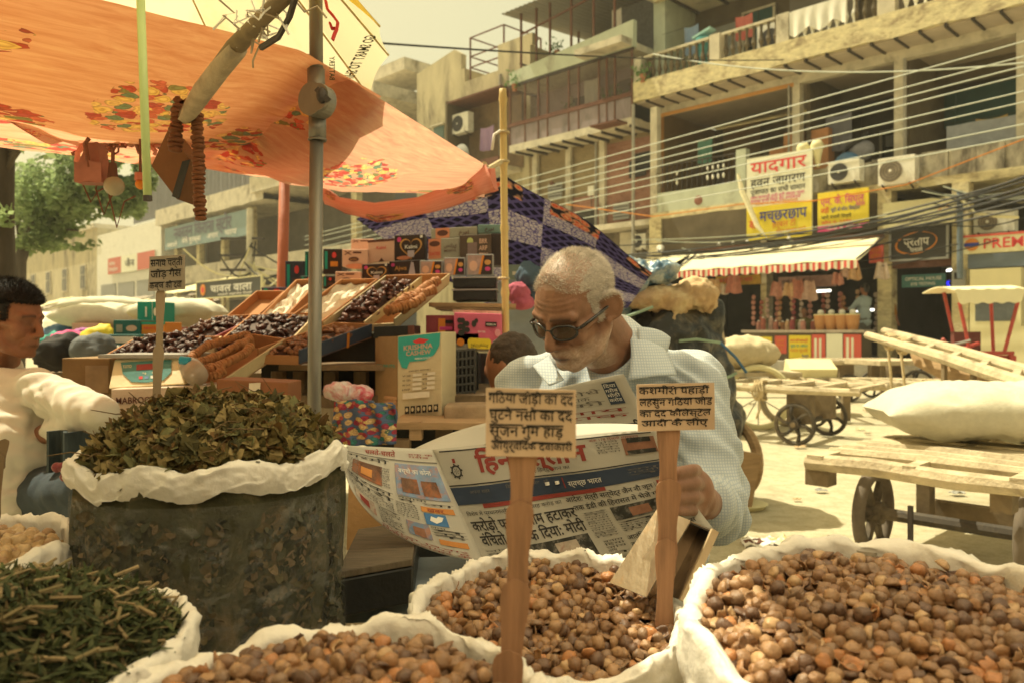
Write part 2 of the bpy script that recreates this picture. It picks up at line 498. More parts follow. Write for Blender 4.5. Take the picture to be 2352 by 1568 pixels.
m.box(-11.6, -10.1, 4.36, 4.38, 4.3, 6.7, dark_in); m.box(-9.3, -9.2, 1.2, 4.4, 4.3, 7.65, brown_in); m.box(-6.9, -6.8, 1.2, 4.4, 4.3, 7.65, brown_in)
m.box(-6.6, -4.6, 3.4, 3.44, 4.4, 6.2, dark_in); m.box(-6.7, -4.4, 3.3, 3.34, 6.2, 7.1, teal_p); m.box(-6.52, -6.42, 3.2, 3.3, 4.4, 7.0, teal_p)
m.build('back_wall', None, A)
m = MB(); wavy_slab(m, -13.3, -2, 4.24, 4.42, 0, 5, concrete_y, amp=.03); m.build('lower_slab', None, A)
m = MB()
m.box(-13.1, -10.38, .02, .16, 4.42, 4.96, mint); m.box(-13.3, -13.08, .0, .2, 4.42, 7.4, concrete)
m.ell((-11.75, .02, 4.62), (.13, .02, .13), mk('red_patch', (.25, .11, .08), .9, .3, 9))
m.build('parapet', None, A, label='pale green plaster parapet')
m = MB();
for i in range(16):
 a = -10.38 + i * .53; m.box(a, a + .52, .03 + .015 * (i % 2), .17, 4.42, 4.98 + .05 * fbm((i, 0, 0), .9), mk('stained_parapet', (.40, .36, .27), .9, .3, 3, (1, 1, .4), stain=(.10, .085, .065), stain_at=.52, stain_sc=1.6))
m.build('parapet', None, A, label='water stained concrete parapet')
m = MB(); m.box(-10.62, -10.34, 0, .2, 4.96, 5.78, mint); m.build('railing_pillar', None, A)
m = MB()
for i in range(15):
 s = -12.95 + i * .16; m.tube([(s, .09, 4.95), (s, .09, 5.7)], .014, 6, iron)
 if i in (3, 9, 10, 11, 12): m.ell((s, .09, 5.2), (.035, .035, .07), white_p); m.ell((s, .09, 5.45), (.03, .03, .06), white_p)
m.bar((-13.1, .09, 5.72), (-10.6, .09, 5.72), .03, .03, iron)
m.build('railing', None, A)
# upper balcony
for s0, s1 in ((-13.93, -13.68), (-11.44, -11.14), (-9.55, -9.22), (-7.1, -6.72)):
 m = MB(); m.box(s0, s1, .06, .32, 8.24, 8.97, concrete); m.build('railing_pillar', None, A)
bal = [(0, .05), (.1, .03), (.25, .075), (.4, .04), (.55, .03), (.68, .05)]
def baluster(m, s, w, z, mat, h=.66):
 m.tube([(s, w, z + t / .68 * h) for t, _ in bal], [r_ for _, r_ in bal], 8, mat)
for s0, s1, mt, nm in ((-13.6, -11.5, brown_in, 'dark'), (-11.1, -9.6, brown_in, 'dark'), (-9.15, -7.75, white_p, 'white'), (-7.7, -7.15, brown_in, 'dark'), (-6.6, -2, white_p, 'white')):
 m = MB(); s = s0
 while s < s1: baluster(m, s + .09, .18, 8.24, mt); s += .2
 m.box(s0, s1, .1, .26, 8.9, 8.96, concrete if mt is brown_in else white_p)
 if s0 == -9.15: m.sheet(lambda u, v: (-9.2 + 1.4 * u, .07 + .03 * math.sin(u * 30) * v, 8.93 - .55 * v - .08 * math.sin(u * 14) * v), 40, 8, mk('white_sheet', (.75, .73, .66), .9, .06, 5), thick=.006)
 m.build('balustrade', None, A)
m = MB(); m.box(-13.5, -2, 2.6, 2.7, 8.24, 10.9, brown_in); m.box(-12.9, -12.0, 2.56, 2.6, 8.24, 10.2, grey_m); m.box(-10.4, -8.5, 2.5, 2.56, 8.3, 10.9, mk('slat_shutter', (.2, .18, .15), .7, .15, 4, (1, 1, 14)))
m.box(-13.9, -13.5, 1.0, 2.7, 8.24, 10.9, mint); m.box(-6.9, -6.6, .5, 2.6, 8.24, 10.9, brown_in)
m.build('upper_wall', None, A)
m = MB(); m.box(-13.95, -2, .7, 5, 10.85, 11.2, concrete);
for i in range(12): m.box(-13.4 + i, -13.34 + i, .75, 2.6, 10.78, 10.86, iron)
m.box(-13.7, -2, .7, .85, 10.7, 10.85, concrete_y)
m.build('roof_slab', None, A)
for s0, s1 in ((-13.3, -12.9), (-9.9, -9.75), (-7.05, -6.75), (-5.52, -5.2), (-2.3, -2)):   # ground storey
 m = MB(); m.box(s0, s1, -.05, .3, .46, 4.24, concrete_y); m.build('shop_pillar', None, A)
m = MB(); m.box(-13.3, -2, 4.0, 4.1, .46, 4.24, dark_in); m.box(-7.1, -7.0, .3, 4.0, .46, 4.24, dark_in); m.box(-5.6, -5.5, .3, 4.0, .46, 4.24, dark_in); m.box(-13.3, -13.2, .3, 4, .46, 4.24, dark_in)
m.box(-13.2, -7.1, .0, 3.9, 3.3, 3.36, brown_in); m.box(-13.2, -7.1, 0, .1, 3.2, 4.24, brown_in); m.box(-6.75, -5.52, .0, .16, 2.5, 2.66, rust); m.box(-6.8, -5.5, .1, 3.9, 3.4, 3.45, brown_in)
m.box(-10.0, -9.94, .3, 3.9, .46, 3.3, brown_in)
m.build('shop_interior', None, A)
# ---- caged house
B = fthing('caged_house', 'mauve house with a wire-caged balcony and a tin-roofed roof terrace', 'house')
m = MB(); m.box(-19.0, -13.94, 0, .5, 7.05, 7.28, concrete)
for i in range(10): m.box(-18.7 + i * .52, -18.64 + i * .52, -.03, 1.2, 6.98, 7.06, iron)
m.box(-19.0, -13.94, .5, 1.4, 7.06, 7.26, concrete); m.box(-15.1, -14.1, -.5, 1.2, 7.1, 7.15, rust); m.build('balcony_slab', None, B)
m = MB(); m.box(-19.0, -13.95, 1.3, 1.4, 7.28, 9.3, mauve)
m.box(-17.3, -16.5, 1.26, 1.3, 7.9, 8.75, dark_in); m.box(-15.4, -14.1, 1.26, 1.3, 7.3, 8.9, dark_in); m.box(-15.3, -15.0, 1.2, 1.26, 7.3, 7.9, teal_p)
m.box(-17.4, -17.32, 1.22, 1.3, 7.8, 8.85, concrete); m.box(-16.48, -16.4, 1.22, 1.3, 7.8, 8.85, concrete)
m.build('wall', None, B)
m = MB(); m.box(-19.0, -13.95, .02, .05, 7.28, 7.88, mk('mauve_panel', (.27, .22, .23), .8, .15, 3, (1, 1, .4), stain=(.15, .13, .13)))
m.build('balcony_panel', None, B)
m = MB(); m.box(-19.05, -13.9, -.03, .12, 7.88, 8.0, rust); m.box(-19.05, -13.9, 0, .06, 9.2, 9.28, iron)
for s in (-19.0, -18.3, -17.7, -17.3, -16.4, -16.0, -15.2, -14.9, -14.6, -13.98): m.box(s, s + .05, 0, .05, 7.28, 9.22, rust)
m.box(-19.02, -18.98, 0, 1.3, 9.16, 9.22, iron); m.box(-19.02, -18.98, .6, .66, 7.28, 9.2, iron)
m.build('cage_frame', None, B)
def mk_mesh_wire():
 mm, n, l, b = _nt('chain_link')
 v = _coord(n, l, 'Object', (1, 1, 1), (0, R(45), 0))
 outs = []
 for dr in ('X', 'Z'):
  w = n.new('ShaderNodeTexWave'); w.wave_type = 'BANDS'; w.bands_direction = dr; w.inputs['Scale'].default_value = 5.5; l.new(v, w.inputs[0])
  q = n.new('ShaderNodeMath'); q.operation = 'GREATER_THAN'; q.inputs[1].default_value = 0.86; l.new(w.outputs['Fac'], q.inputs[0]); outs.append(q.outputs[0])
 a = n.new('ShaderNodeMath'); a.operation = 'MAXIMUM'; l.new(outs[0], a.inputs[0]); l.new(outs[1], a.inputs[1])
 b.inputs['Base Color'].default_value = (.10, .07, .06, 1); l.new(a.outputs[0], b.inputs['Alpha'])
 return mm
m = MB(); m.sheet(lambda u, v: (-19 + 5.05 * u, .025, 8.0 + 1.2 * v), 2, 2); m.build('wire_mesh', [mk_mesh_wire()], B)
m = MB()
m.add([(-19.0, 0, 9.3), (-13.9, 0, 9.3), (-13.9, 0, 10.07), (-19.0, 0, 9.7), (-19.0, .18, 9.3), (-13.9, .18, 9.3), (-13.9, .18, 10.07), (-19.0, .18, 9.7)], [(0, 1, 2, 3), (5, 4, 7, 6), (3, 2, 6, 7), (4, 5, 1, 0), (1, 5, 6, 2), (0, 3, 7, 4)], mint)
m.box(-15.7, -13.94, -.5, 0, 9.32, 9.52, concrete); m.box(-19, -13.9, .18, 6, 9.25, 9.45, concrete)
m.build('terrace_parapet', None, B)
m = MB();
for s in (-18.6, -17.9, -17.3, -16.4, -15.5, -14.7): m.box(s, s + .06, .1, .16, 9.7, 11.6, rust)
m.bar((-18.6, .13, 10.9), (-14, .13, 11.4), .05, .05, rust); m.bar((-18.6, 3, 9.9), (-18.6, .1, 9.95), .05, .05, iron)
for s in (-18.6, -16): m.box(s, s + .06, 3, 3.06, 9.5, 11.9, rust)
m.build('terrace_frame', None, B)
m = MB(); m.sheet(lambda u, v: (-19.0 + 5.2 * u, -.35 + 4.5 * v, 11.58 + .25 * v + .02 * math.sin(u * 160)), 90, 2, tin, thick=.02); m.build('roof_sheet', None, B)
m = MB(); m.box(-19, -13.9, 4.2, 4.3, 9.4, 11.8, dark_in); m.box(-16, -13.9, 2.2, 2.3, 9.4, 11.6, mk('grey_wall', (.16, .16, .16), .9)); m.build('rear_wall', None, B)  # plain grey wall colour
m = MB(); m.box(-19.0, -13.9, .95, 1.1, 4.3, 7.05, brick_y); m.box(-15.6, -13.95, .9, .95, 4.3, 6.9, brick); m.box(-17.0, -15.6, .9, .95, 4.4, 5.4, brick)
for s in (-18.7, -17.2, -15.8): m.box(s, s + .22, .78, .9, 4.3, 7.05, concrete)
m.box(-18.2, -17.4, .86, .95, 4.35, 4.95, brown_in); m.box(-16.8, -16.0, .86, .95, 4.35, 4.95, dark_in)
m.build('brick_wall', None, B)
m = MB(); m.box(-19.5, -13.3, .1, 1.2, 4.14, 4.3, concrete); m.box(-19.5, -13.3, .9, 1.0, .46, 4.14, mk('shop_grime', (.17, .14, .10), .9, .3, 2, stain=(.07, .06, .05)))
for s in (-18.9, -17.6, -16.2, -15.0, -14.0): m.box(s, s + .6, .8, .9, 3.0, 4.1, concrete)
m.build('lower_front', None, B)
# ---- tower house with broken parapet, further along
Tw = fthing('tower_house', 'tall weathered cream house with a broken stepped parapet', 'house')
m = MB(); m.box(-25.3, -22.4, 1, 7, 0.1, 10.9, cream)
m.add([(-25.3, 1.0, 10.9), (-22.6, 1.0, 10.9), (-22.6, 1.0, 11.5), (-23.0, 1.0, 11.75), (-25.3, 1, 11.35), (-25.3, 1.25, 10.9), (-22.6, 1.25, 10.9), (-22.6, 1.25, 11.5), (-23.0, 1.25, 11.75), (-25.3, 1.25, 11.35)], [(0, 1, 2, 3, 4), (9, 8, 7, 6, 5), (1, 6, 7, 2), (2, 7, 8, 3), (3, 8, 9, 4), (4, 9, 5, 0)], cream)
m.box(-22.4, -20.6, 1, 7, 0.1, 10.4, cream); m.box(-20.6, -19.0, 1, 7, .1, 10.9, cream); m.box(-20.6, -18.9, 1.0, 1.2, 10.9, 11.3, cream)
m.build('wall', None, Tw)
m = MB(); m.box(-24.2, -23.6, .97, 1.0, 8.3, 9.0, mk('window_green', (.10, .16, .15), .4)); m.box(-24.3, -23.5, .85, 1.0, 9.02, 9.07, concrete); m.build('window', None, Tw)
m = MB(); m.box(-23.2, -22.6, .97, 1.0, 6.9, 7.9, rust); m.build('window', None, Tw, label='rust red shuttered window')
m = MB(); m.box(-22.3, -19.2, .2, .3, 6.6, 9.5, concrete) if 0 else None
m.box(-22.2, -19.4, -.1, 1, 6.6, 6.75, concrete); m.box(-22.2, -22.1, -.1, 1, 6.7, 9.4, brown_in); m.box(-22.2, -19.3, .95, 1.0, 6.75, 9.3, mk('balcony_back', (.25, .17, .10), .9, .3, 3))
m.box(-22.2, -19.3, -.1, .95, 9.3, 9.36, rust); m.box(-22.2, -19.4, -.12, -.06, 6.75, 7.0, rust)
m.build('balcony', None, Tw)
m = MB();
pts = [(-22.2, 1.1, 10.4), (-20.4, 1.1, 10.5), (-20.4, 3, 10.5), (-22.2, 3, 10.4)]
for p in pts: m.bar(p, (p[0], p[1], 12.0), .05, .05, rust)
for z in (10.9, 11.3, 12.0):
 for a, b in zip(pts, pts[1:] + pts[:1]): m.bar((a[0], a[1], z), (b[0], b[1], z), .04, .04, rust)
m.build('roof_frame', None, Tw)
m = MB(); m.box(-29.5, -27.4, 3, 6, .1, 10.8, mk('bluegrey_wall', (.14, .15, .17), .9)); m.box(-30.6, -27.0, 2.4, 6, 10.8, 10.95, tin); m.box(-31, -25.3, 4, 7, .1, 9.3, cream)
m.build('roof_room', None, Tw)
# ---- far row at the other end of the street
C4 = fthing('far_arcade', 'distant concrete building with a blue shop board under its heavy cornice', 'building')
m = MB(); wavy_slab(m, -50, -36.2, 7.55, 8.48, 0, 4, concrete, amp=.06); m.box(-37, -30, -.3, 4, 7.9, 8.7, concrete); m.build('cornice', None, C4)
m = MB(); m.box(-50, -26, 3.2, 3.4, .1, 11, mk('dark_wall', (.17, .155, .13), .9, .2, 2)); m.box(-50, -30, .8, 3.2, 3.0, 3.2, concrete); m.build('wall', None, C4)  # plain dark wall colour
for i in range(7):
 m = MB(); m.box(-48.6 + i * 3.2, -48.2 + i * 3.2, .6, .9, .1, 7.55, concrete_y); m.build('column', None, C4)
m = MB(); m.box(-50, -28, .5, .7, 3.9, 4.9, concrete); m.build('parapet', None, C4)
m = MB(); m.sheet(lambda u, v: (-56 + 25 * u, .8 + .05 * math.sin(u * 300), 8.3 + 3.4 * v), 220, 1, mk('grey_cladding', (.2, .2, .21), .8, .15, 2)); m.build('cladding', None, C4)
for z in (9.6, 10.6, 11.6):
 pass
m = MB(); m.box(-38, -26, -.6, 3, 10.4, 10.9, concrete); m.box(-45, -26, .9, 3, 11.7, 12.2, concrete); m.build('roof_slab', None, C4)
C5 = fthing('white_shophouse', 'distant white-walled shop house with a red and white board', 'building')
m = MB(); m.box(-62, -50, .35, 4, .1, 8.0, white_p); m.build('wall', None, C5)
m = MB()
for i in range(3): m.box(-61 + i * 3.5, -58 + i * 3.5, .3, .35, 2.0, 4.4, grey_m)
m.build('shutter', None, C5)
C6 = fthing('cream_tenement', 'faded cream tenement with a row of small windows at the far end of the street', 'building')
m = MB(); m.box(-100, -62, .4, 6, .1, 8.6, cream); m.box(-100, -62, .1, 6, 8.6, 8.9, concrete); m.build('wall', None, C6)
for i in range(7):
 x = -64.5 - i * 4.6; m = MB(); m.box(x - 1.3, x, .3, .42, 4.2, 6.1, concrete); m.box(x - 1.15, x - .15, .28, .3, 4.35, 6.0, mk('window_dark', (.10, .105, .10), .4)); m.box(x - .68, x - .62, .26, .28, 4.35, 6, concrete); m.box(x - 1.15, x - .15, .26, .28, 5.3, 5.37, concrete); m.build('window', None, C6)
C7 = thing('end_block', 'tall hazy apartment block closing the far end of the street', 'building', (-62, 86, 0))
m = MB(); m.box(-72, -52, 84, 94, 0, 9.5, cream); m.build('wall', None, C7)
m = MB();
for i in range(5):
 for j in range(3): m.box(-70 + i * 3.6, -68.6 + i * 3.6, 83.9, 84.0, 2 + j * 2.6, 3.6 + j * 2.6, dark_in)
m.build('window', None, C7)
# ================================================================== ALONG THE SHOPS
def Q(ox, oy, x, y): return ((ox + x * 600 / 2352) * .816667, (oy + y * 600 / 2352) * .816667)
ink = mk('ink_black', (.02, .018, .018), .8, .1, bump=0)
red_ink = mk('ink_red', (.60, .05, .05), .7, .1, bump=0)
blue_ink = mk('ink_blue', (.03, .05, .30), .7, .1, bump=0)
mag_ink = mk('ink_magenta', (.55, .06, .22), .7, .1, bump=0)
wht_ink = mk('ink_white', (.75, .72, .65), .7, .05, bump=0)
grn_ink = mk('ink_green', (.02, .28, .22), .7, .1, bump=0)
org_ink = mk('ink_orange', (.62, .22, .03), .7, .1, bump=0)
yel_bd = mk('yellow_board', (.75, .60, .04), .6, .08, 3, stain=(.6, .46, .05), stain_at=.68, bump=.05)
wht_bd = mk('white_board', (.74, .73, .58), .6, .06, 3, bump=.05)
cream_bd = mk('cream_board', (.70, .64, .38), .6, .08, 3, bump=.05)
red_bd = mk('red_board', (.60, .10, .07), .6, .08, 3, bump=.05)
mag_bd = mk('magenta_board', (.62, .05, .20), .6, .08, 3, bump=.05)
teal_bd = mk('teal_board', (.05, .17, .17), .6, .1, 3, bump=.05)
blk_bd = mk('black_board', (.035, .033, .03), .5, .15, 3, bump=.05)
def board(name, label, s0, s1, z0, z1, w, panels, texts, cat='sign', frame=None, th=.05, tilt=0):
 """flat sign on the front; panels (s0, s1, z0, z1, mat) and texts (body, s, z, h, mat, width) in board metres from its lower left corner"""
 t = fthing(name, label, cat, s0, w, z0)
 W_, H_ = s1 - s0, z1 - z0
 m = MB(); m.box(0, W_, 0, th, 0, H_, panels[0])
 for i, p in enumerate(panels[1:]): m.box(p[0], p[1], -.004 - .003 * i, 0, p[2], p[3], p[4])
 m.build('panel', None, t)
 if frame:
  m = MB()
  for a in ((-.04, 0, -.04, H_ + .04), (W_, W_ + .04, -.04, H_ + .04), (0, W_, -.04, 0), (0, W_, H_, H_ + .04)): m.box(a[0], a[1], -.02, th + .01, a[2], a[3], frame)
  m.build('frame', None, t)
 if texts:
  for k, tx in enumerate(texts):
   m = MB()
   if callable(tx): tx(m); m.build('emblem', None, t); continue
   b, s, z, h, mt, wd = tx
   m.text(b, lambda x, y: (x, -.022, y), s, z, h, mt, wd, bold=.012)
   m.build('lettering', None, t)
 return t
board('shop_sign', 'tall white and yellow painted Hindi board hanging above the striped awning', -10.15, -8.46, 3.36, 5.42, -.3,
  [wht_bd, (0, 1.69, 0, .84, yel_bd)],
  [('यादगार', .12, 1.66, .42, red_ink, 1.45), ('हवन जागरण', .12, 1.32, .30, ink, 1.42), ('पूजापाठ का सभी सामान', .12, 1.14, .17, ink, 1.42),
  ('हवन सामग्री जड़ी बूटी वस्त्र माला', .12, 1.03, .1, mag_ink, 1.4), ('कलावा चुनरी सिंदूर धूप अगरबत्ती', .12, .94, .1, mag_ink, 1.3), ('थोक व खुदरा विक्रेता', .25, .87, .08, org_ink, 1.1),
  ('मच्छरछाप', .36, .46, .36, blue_ink, 1.22), ('हर्बल टी', .7, .28, .2, org_ink, .6), ('सदर बाजार वाले', .8, .13, .14, org_ink, .75), ('बा', .08, .3, .3, red_ink, .18)])
board('shop_sign', 'square yellow board with magenta Hindi lettering and a magenta foot', -8.33, -7.16, 3.42, 4.34, -.28,
  [yel_bd, (0, 1.17, 0, .14, mag_bd)],
  [('एम. के. सिंघल', .08, .62, .24, mag_ink, 1.0), ('जड़ी', .08, .44, .16, red_ink, .2), ('बूटी के थोक विक्रेता', .33, .45, .12, blue_ink, .66), ('माल', .9, .52, .14, mag_ink, .2), ('खारी बावली दिल्ली', .1, .3, .1, ink, .7), ('फोन नं. 2396', .1, .18, .09, red_ink, .7), ('थोक व खुदरा', .2, .04, .1, wht_ink, .8)])
board('shop_sign', 'blank cream board faded by the sun above the black oval-logo sign', -6.84, -5.39, 3.39, 3.93, -.3, [cream_bd],
  [('सुपर', 1.1, .3, .12, org_ink, .24), ('किराना मर्चेंट दिल्ली', .3, .06, .07, ink, .7)])
def oval(m):
 for i in range(60):
  a, b = 2 * math.pi * i / 60, 2 * math.pi * (i + 1) / 60
  def e(t, k): x, y = math.cos(t) * (.40 + k), math.sin(t) * (.21 + k * .8); c_, s_ = math.cos(.16), math.sin(.16); return (.53 + x * c_ - y * s_, -.024, .34 + x * s_ + y * c_)
  k = .012 + .03 * abs(math.sin((i / 60) * math.pi - .3))
  m.add([e(a, 0), e(b, 0), e(b, k), e(a, k)], [(0, 1, 2, 3)], org_ink)
board('shop_sign', 'black square shop sign with an orange oval round a Hindi name', -6.70, -5.58, 2.68, 3.36, -.2, [blk_bd],
  [('प्रताप', .27, .28, .24, wht_ink, .52), ('चश्मे', .40, .14, .13, wht_ink, .26), oval], frame=grey_m)
def prem_logo(m):
 m.tube([(.18, -.01, .19), (.18, -.03, .19)], .13, 20, org_ink); m.box(.04, .32, -.04, -.03, .15, .22, blue_ink)
board('shop_sign', 'cream fascia board lettered PREM in red capitals over a shutter', -5.26, -2.5, 2.70, 3.09, -.25, [cream_bd, (0, 2.76, .34, .39, red_bd)],
  [('PREM', .38, .09, .29, red_ink, .72), ('GLASSES', 1.2, .09, .29, red_ink, 1.2), prem_logo])
board('shop_sign', 'orange-red notice panel at the end of the striped awning', -7.08, -6.78, 2.62, 3.0, -.45, [red_bd], [('ऑर्डर', .04, .24, .1, org_ink, .22), ('बुकिंग', .04, .12, .1, org_ink, .22)])
board('shop_sign', 'teal strip sign with pale lettering hanging in the dark doorway', -6.62, -5.62 - .1, 2.08, 2.36, .2, [teal_bd], [('OPTICAL HOUSE', .08, .15, .1, wht_ink, .75), ('EYE TESTING', .2, .04, .09, wht_ink, .5)])
board('shop_sign', 'long ochre strip sign under the awning beside a blue-rimmed disc', -11.0, -9.75, 2.28, 2.52, -.35, [mk('ochre_board', (.45, .26, .03), .6), ], [('कन्हैया पूजा वाले', .1, .08, .13, red_ink, .95)])
board('shop_sign', 'mauve strip sign under the awning above the tube light', -9.3, -7.9, 2.15, 2.42, -.3, [mk('mauve_board', (.36, .22, .22), .6)], [('पूजा सामग्री', .1, .12, .09, ink, .6)])
# posters on the counters
def poster(label, x0, y0, x1, y1, mat, texts, w=-1.42):
 a = Q(1900, 650, x0, y1); b = Q(1900, 650, x1, y0)
 s0, s1, z0, z1 = fs(a[0], w), fs(b[0], w), fz(*a, w), fz(*b, w)
 W_, H_ = s1 - s0, z1 - z0
 board('poster', label, s0, s1, z0, z1, w, mat if isinstance(mat, list) else [mat], [(b_, x * W_, y * H_, h * H_, m_, wd * W_) for b_, x, y, h, m_, wd in texts], 'poster', th=.02)
poster('yellow poster with blue heading and red foot on the shop counter', 830, 1165, 1060, 1345, yel_bd, [('मच्छरछाप', .15, .66, .25, blue_ink, .72), ('हर्बल टी', .3, .4, .18, org_ink, .4), ('यहाँ मिलती है', .15, .12, .2, red_ink, .7)])
poster('narrow red poster between the two yellow ones', 1095, 1155, 1222, 1345, red_bd, [('गुलाब', .15, .66, .18, org_ink, .7), ('चंदन', .15, .42, .18, org_ink, .7), ('इत्र', .15, .2, .18, org_ink, .6)])
poster('larger yellow poster with teal and red lines on the counter', 1250, 1150, 1490, 1400, yel_bd, [('हवन की सामग्री', .08, .72, .16, red_ink, .8), ('धूप व अगर', .08, .5, .16, grn_ink, .8), ('माला चुनरी', .08, .3, .16, org_ink, .8), ('दिल्ली', .62, .08, .12, blue_ink, .3)])
for i, (x0, x1) in enumerate(((1500, 1650), (1850, 2045))):
 poster('red drinks banner with white stripes, ' + ('beside the yellow poster' if i == 0 else 'nearest the standing customers'), x0, 1140, x1, 1430, [red_bd, (.06, .12, .05, .5, wht_bd), (.17, .22, .05, .5, wht_bd)], [], -1.44)
poster('pale green blank panel between the two red banners', 1662, 1130, 1840, 1400, wht_bd, [], -1.44)
m = MB(); t = fthing('shop_counter', 'low shop counter with posters on its front under the striped awning', 'counter', -9.6, -1.4, .46)
m = MB(); m.box(0, 2.75, 0, .5, 0, .62, brown_in); m.build('base', None, t); m = MB(); m.box(-.05, 2.8, -.05, .55, .62, .68, mk('counter_top', (.45, .38, .32), .7)); m.build('top', None, t)
# striped awning
def mk_stripes(name, c1, c2, freq, axis='X'):
 m_, n, l, b = _nt(name); v = _coord(n, l, 'Object')
 w = n.new('ShaderNodeTexWave'); w.bands_direction = axis; w.inputs['Scale'].default_value = freq; l.new(v, w.inputs[0])
 q = _ramp(n, [(.48, c1), (.52, c2)]); l.new(w.outputs['Fac'], q.inputs[0])
 f = _noise(n, l, 6, 5, v); c = _mixc(n, l, .25, q.outputs[0], _ramp_out(n, l, f), 'MULTIPLY')
 l.new(c, b.inputs['Base Color']); b.inputs['Roughness'].default_value = .8
 return m_
def _ramp_out(n, l, f):
 r = _ramp(n, [(.3, (.5, .48, .42)), (.6, (1, 1, 1))]); l.new(f, r.inputs[0]); return r.outputs[0]
aw = mk('awning_cloth', (.80, .74, .50), .85, .06, 4, stain=(.62, .54, .34), stain_at=.66, bump=.1)
aw_st = mk_stripes('awning_stripes', (.58, .07, .06), (.78, .72, .55), 2.3)
AW = fthing('awning', 'long cream sun-bleached awning with a red and white scalloped valance', 'awning', -11.7, -.2, 2.5)
m = MB(); m.sheet(lambda u, v: ((-.1 + .42 * v) + (4.85 - .25 * v) * u, -1.55 * v, .70 - .60 * v - .05 * math.sin(v * 3.1) - .012 * math.sin(u * 40) * v), 60, 6, aw, thick=.012); m.build('canopy', None, AW, smooth=True)
m = MB(); m.sheet(lambda u, v: (.3 + 4.6 * u, -1.56 + .012 * math.sin(u * 90), .09 - v * (.13 + .05 * abs(math.sin(u * 4.6 * 2.3 * 3.14159 * 1.6)))), 120, 3, aw_st, thick=.006); m.build('valance', None, AW)
m = MB(); m.bar((4.85, 0, .7), (4.85, -1.5, .12), .03, .03, iron); m.bar((.1, 0, .7), (.35, -1.5, .12), .03, .03, iron); m.bar((0, 0, .74), (4.85, 0, .76), .05, .12, rust); m.build('frame', None, AW)
m = MB(); m.sheet(lambda u, v: (-14.3 + 2.6 * u, -.5 - 1.2 * v, 3.1 - .45 * v + .03 * math.sin(u * 9)), 14, 4, aw, thick=.012)
o = m.build('awning', None, loc=FORG, label='short pale awning beside the striped one, partly behind the bundle', cat='awning'); o.rotation_euler = (0, 0, FA)
for i, s in enumerate((-10.9, -10.5, -10.1, -9.0)):
 t = fthing('bulb', 'small round bulb strung above the awning', 'bulb', s, -.35, 3.28, 'bulbs strung above the awning'); m = MB(); m.ell((0, 0, .06), .05, wht_ink); m.build('glass', None, t); m = MB(); m.tube([(0, 0, .1), (0, 0, .2)], .02, 6, ink); m.build('cap', None, t)
lampm = mk('tube_glow', (1, .97, .85), .5, 0, bump=0, emit=2.2)
for lb, s0, s1, z, w in (('long lit tube light under the mauve strip sign', -9.3, -8.1, 2.03, -.1), ('lit tube light inside the doorway above the teal sign', -6.0, -5.75, 2.48, 1.2), ('lit tube light deep in the mirrored shop, upper one', -7.9, -7.6, 2.0, 2.0), ('lit tube light deep in the mirrored shop, lower one', -8.35, -7.8, 1.62, 2.0), ('short lit lamp over the shop display case', -7.75, -7.55, 1.25, 1.8)):
 t = fthing('tube_light', lb, 'lamp', s0, w, z); m = MB(); m.tube([(0, 0, 0), (s1 - s0, 0, .03)], .022, 8, lampm); m.build('tube', None, t); m = MB(); m.box(0, s1 - s0, .02, .05, .02, .07, wht_ink); m.build('fitting', None, t)
m = MB(); m.text('OK GIFT', lambda x, y: (x, 0, y), 0, 0, .16, mk('blue_led', (.03, .03, .9), .5, 0, bump=0, emit=1.2), .42, .02)
o = m.build('neon_sign', None, loc=FW(-6.0, .9, 2.12), label='blue lit letters glowing inside the dark shop', cat='sign'); o.rotation_euler = (0, 0, FA)
# shutters of the PREM shop and display cabinet
t = fthing('roller_shutter', 'mauve roller shutter with a blue-grey box under the PREM board', 'shutter', -5.2, -.1, .46)
m = MB(); m.box(0, 3, 0, .2, 1.95, 2.24, blue_sh); m.build('shutter_box', None, t); m = MB(); m.box(.05, 3, .22, .26, .9, 1.95, pink_sh); m.build('slats', None, t)
t = fthing('cabinet', 'cream sheet metal cabinet standing behind the rickshaw', 'cabinet', -5.05, -.5, .46)
m = MB(); m.box(0, 1.05, 0, .4, 0, .75, cream_bd); m.box(0, .9, .0, .4, .75, 1.9, cream_bd); m.build('body', None, t)
m = MB(); m.box(.1, .8, -.01, 0, .85, 1.5, mk('cabinet_window', (.10, .11, .11), .2)); m.build('window', None, t)
# air conditioners
def ac(label, s0, s1, z0, z1, dark, w=-.28, x=.3):
 t = fthing('air_conditioner', label, 'air conditioner', s0, w, z0, 'outdoor air conditioner units')
 W_, H_ = s1 - s0, z1 - z0
 m = MB(); m.box(0, W_, 0, .28, 0, H_, white_p); m.box(0, W_ , -.012, 0, H_ - .06, H_, white_p); m.build('case', None, t, bevel=.01)
 m = MB(); c = (W_ * x + .04, -.012, H_ / 2)
 m.disc(c, (0, 1, 0), H_ * .40, .03, 28, mk('fan_dark', (.05, .05, .055), .6) if dark else mk('fan_tan', (.24, .2, .15), .6))
 for r_ in (.15, .25, .35): m.ring((c[0], -.03, c[2]), (0, 1, 0), H_ * r_, .006, 24, 4, iron)
 m.ell((c[0], -.035, c[2]), (.03, .012, .03), wht_ink); m.build('fan_grille', None, t)
 m = MB(); m.bar((.1, .25, -.1), (.1, -.05, 0), .03, .03, iron); m.bar((W_ - .1, .25, -.1), (W_ - .1, -.05, 0), .03, .03, iron); m.build('bracket', None, t)
ac('white air conditioner with a dark round fan next to the yellow board', -8.08, -7.36, 4.52, 5.02, True)
ac('cream air conditioner with a tan fan, to the right of the dark-fanned one', -6.95, -6.18, 4.33, 4.93, False)
ac('small soot-dark air conditioner low on the wall behind the floral cloth', -14.25, -13.75, 3.5, 3.95, True, .4)
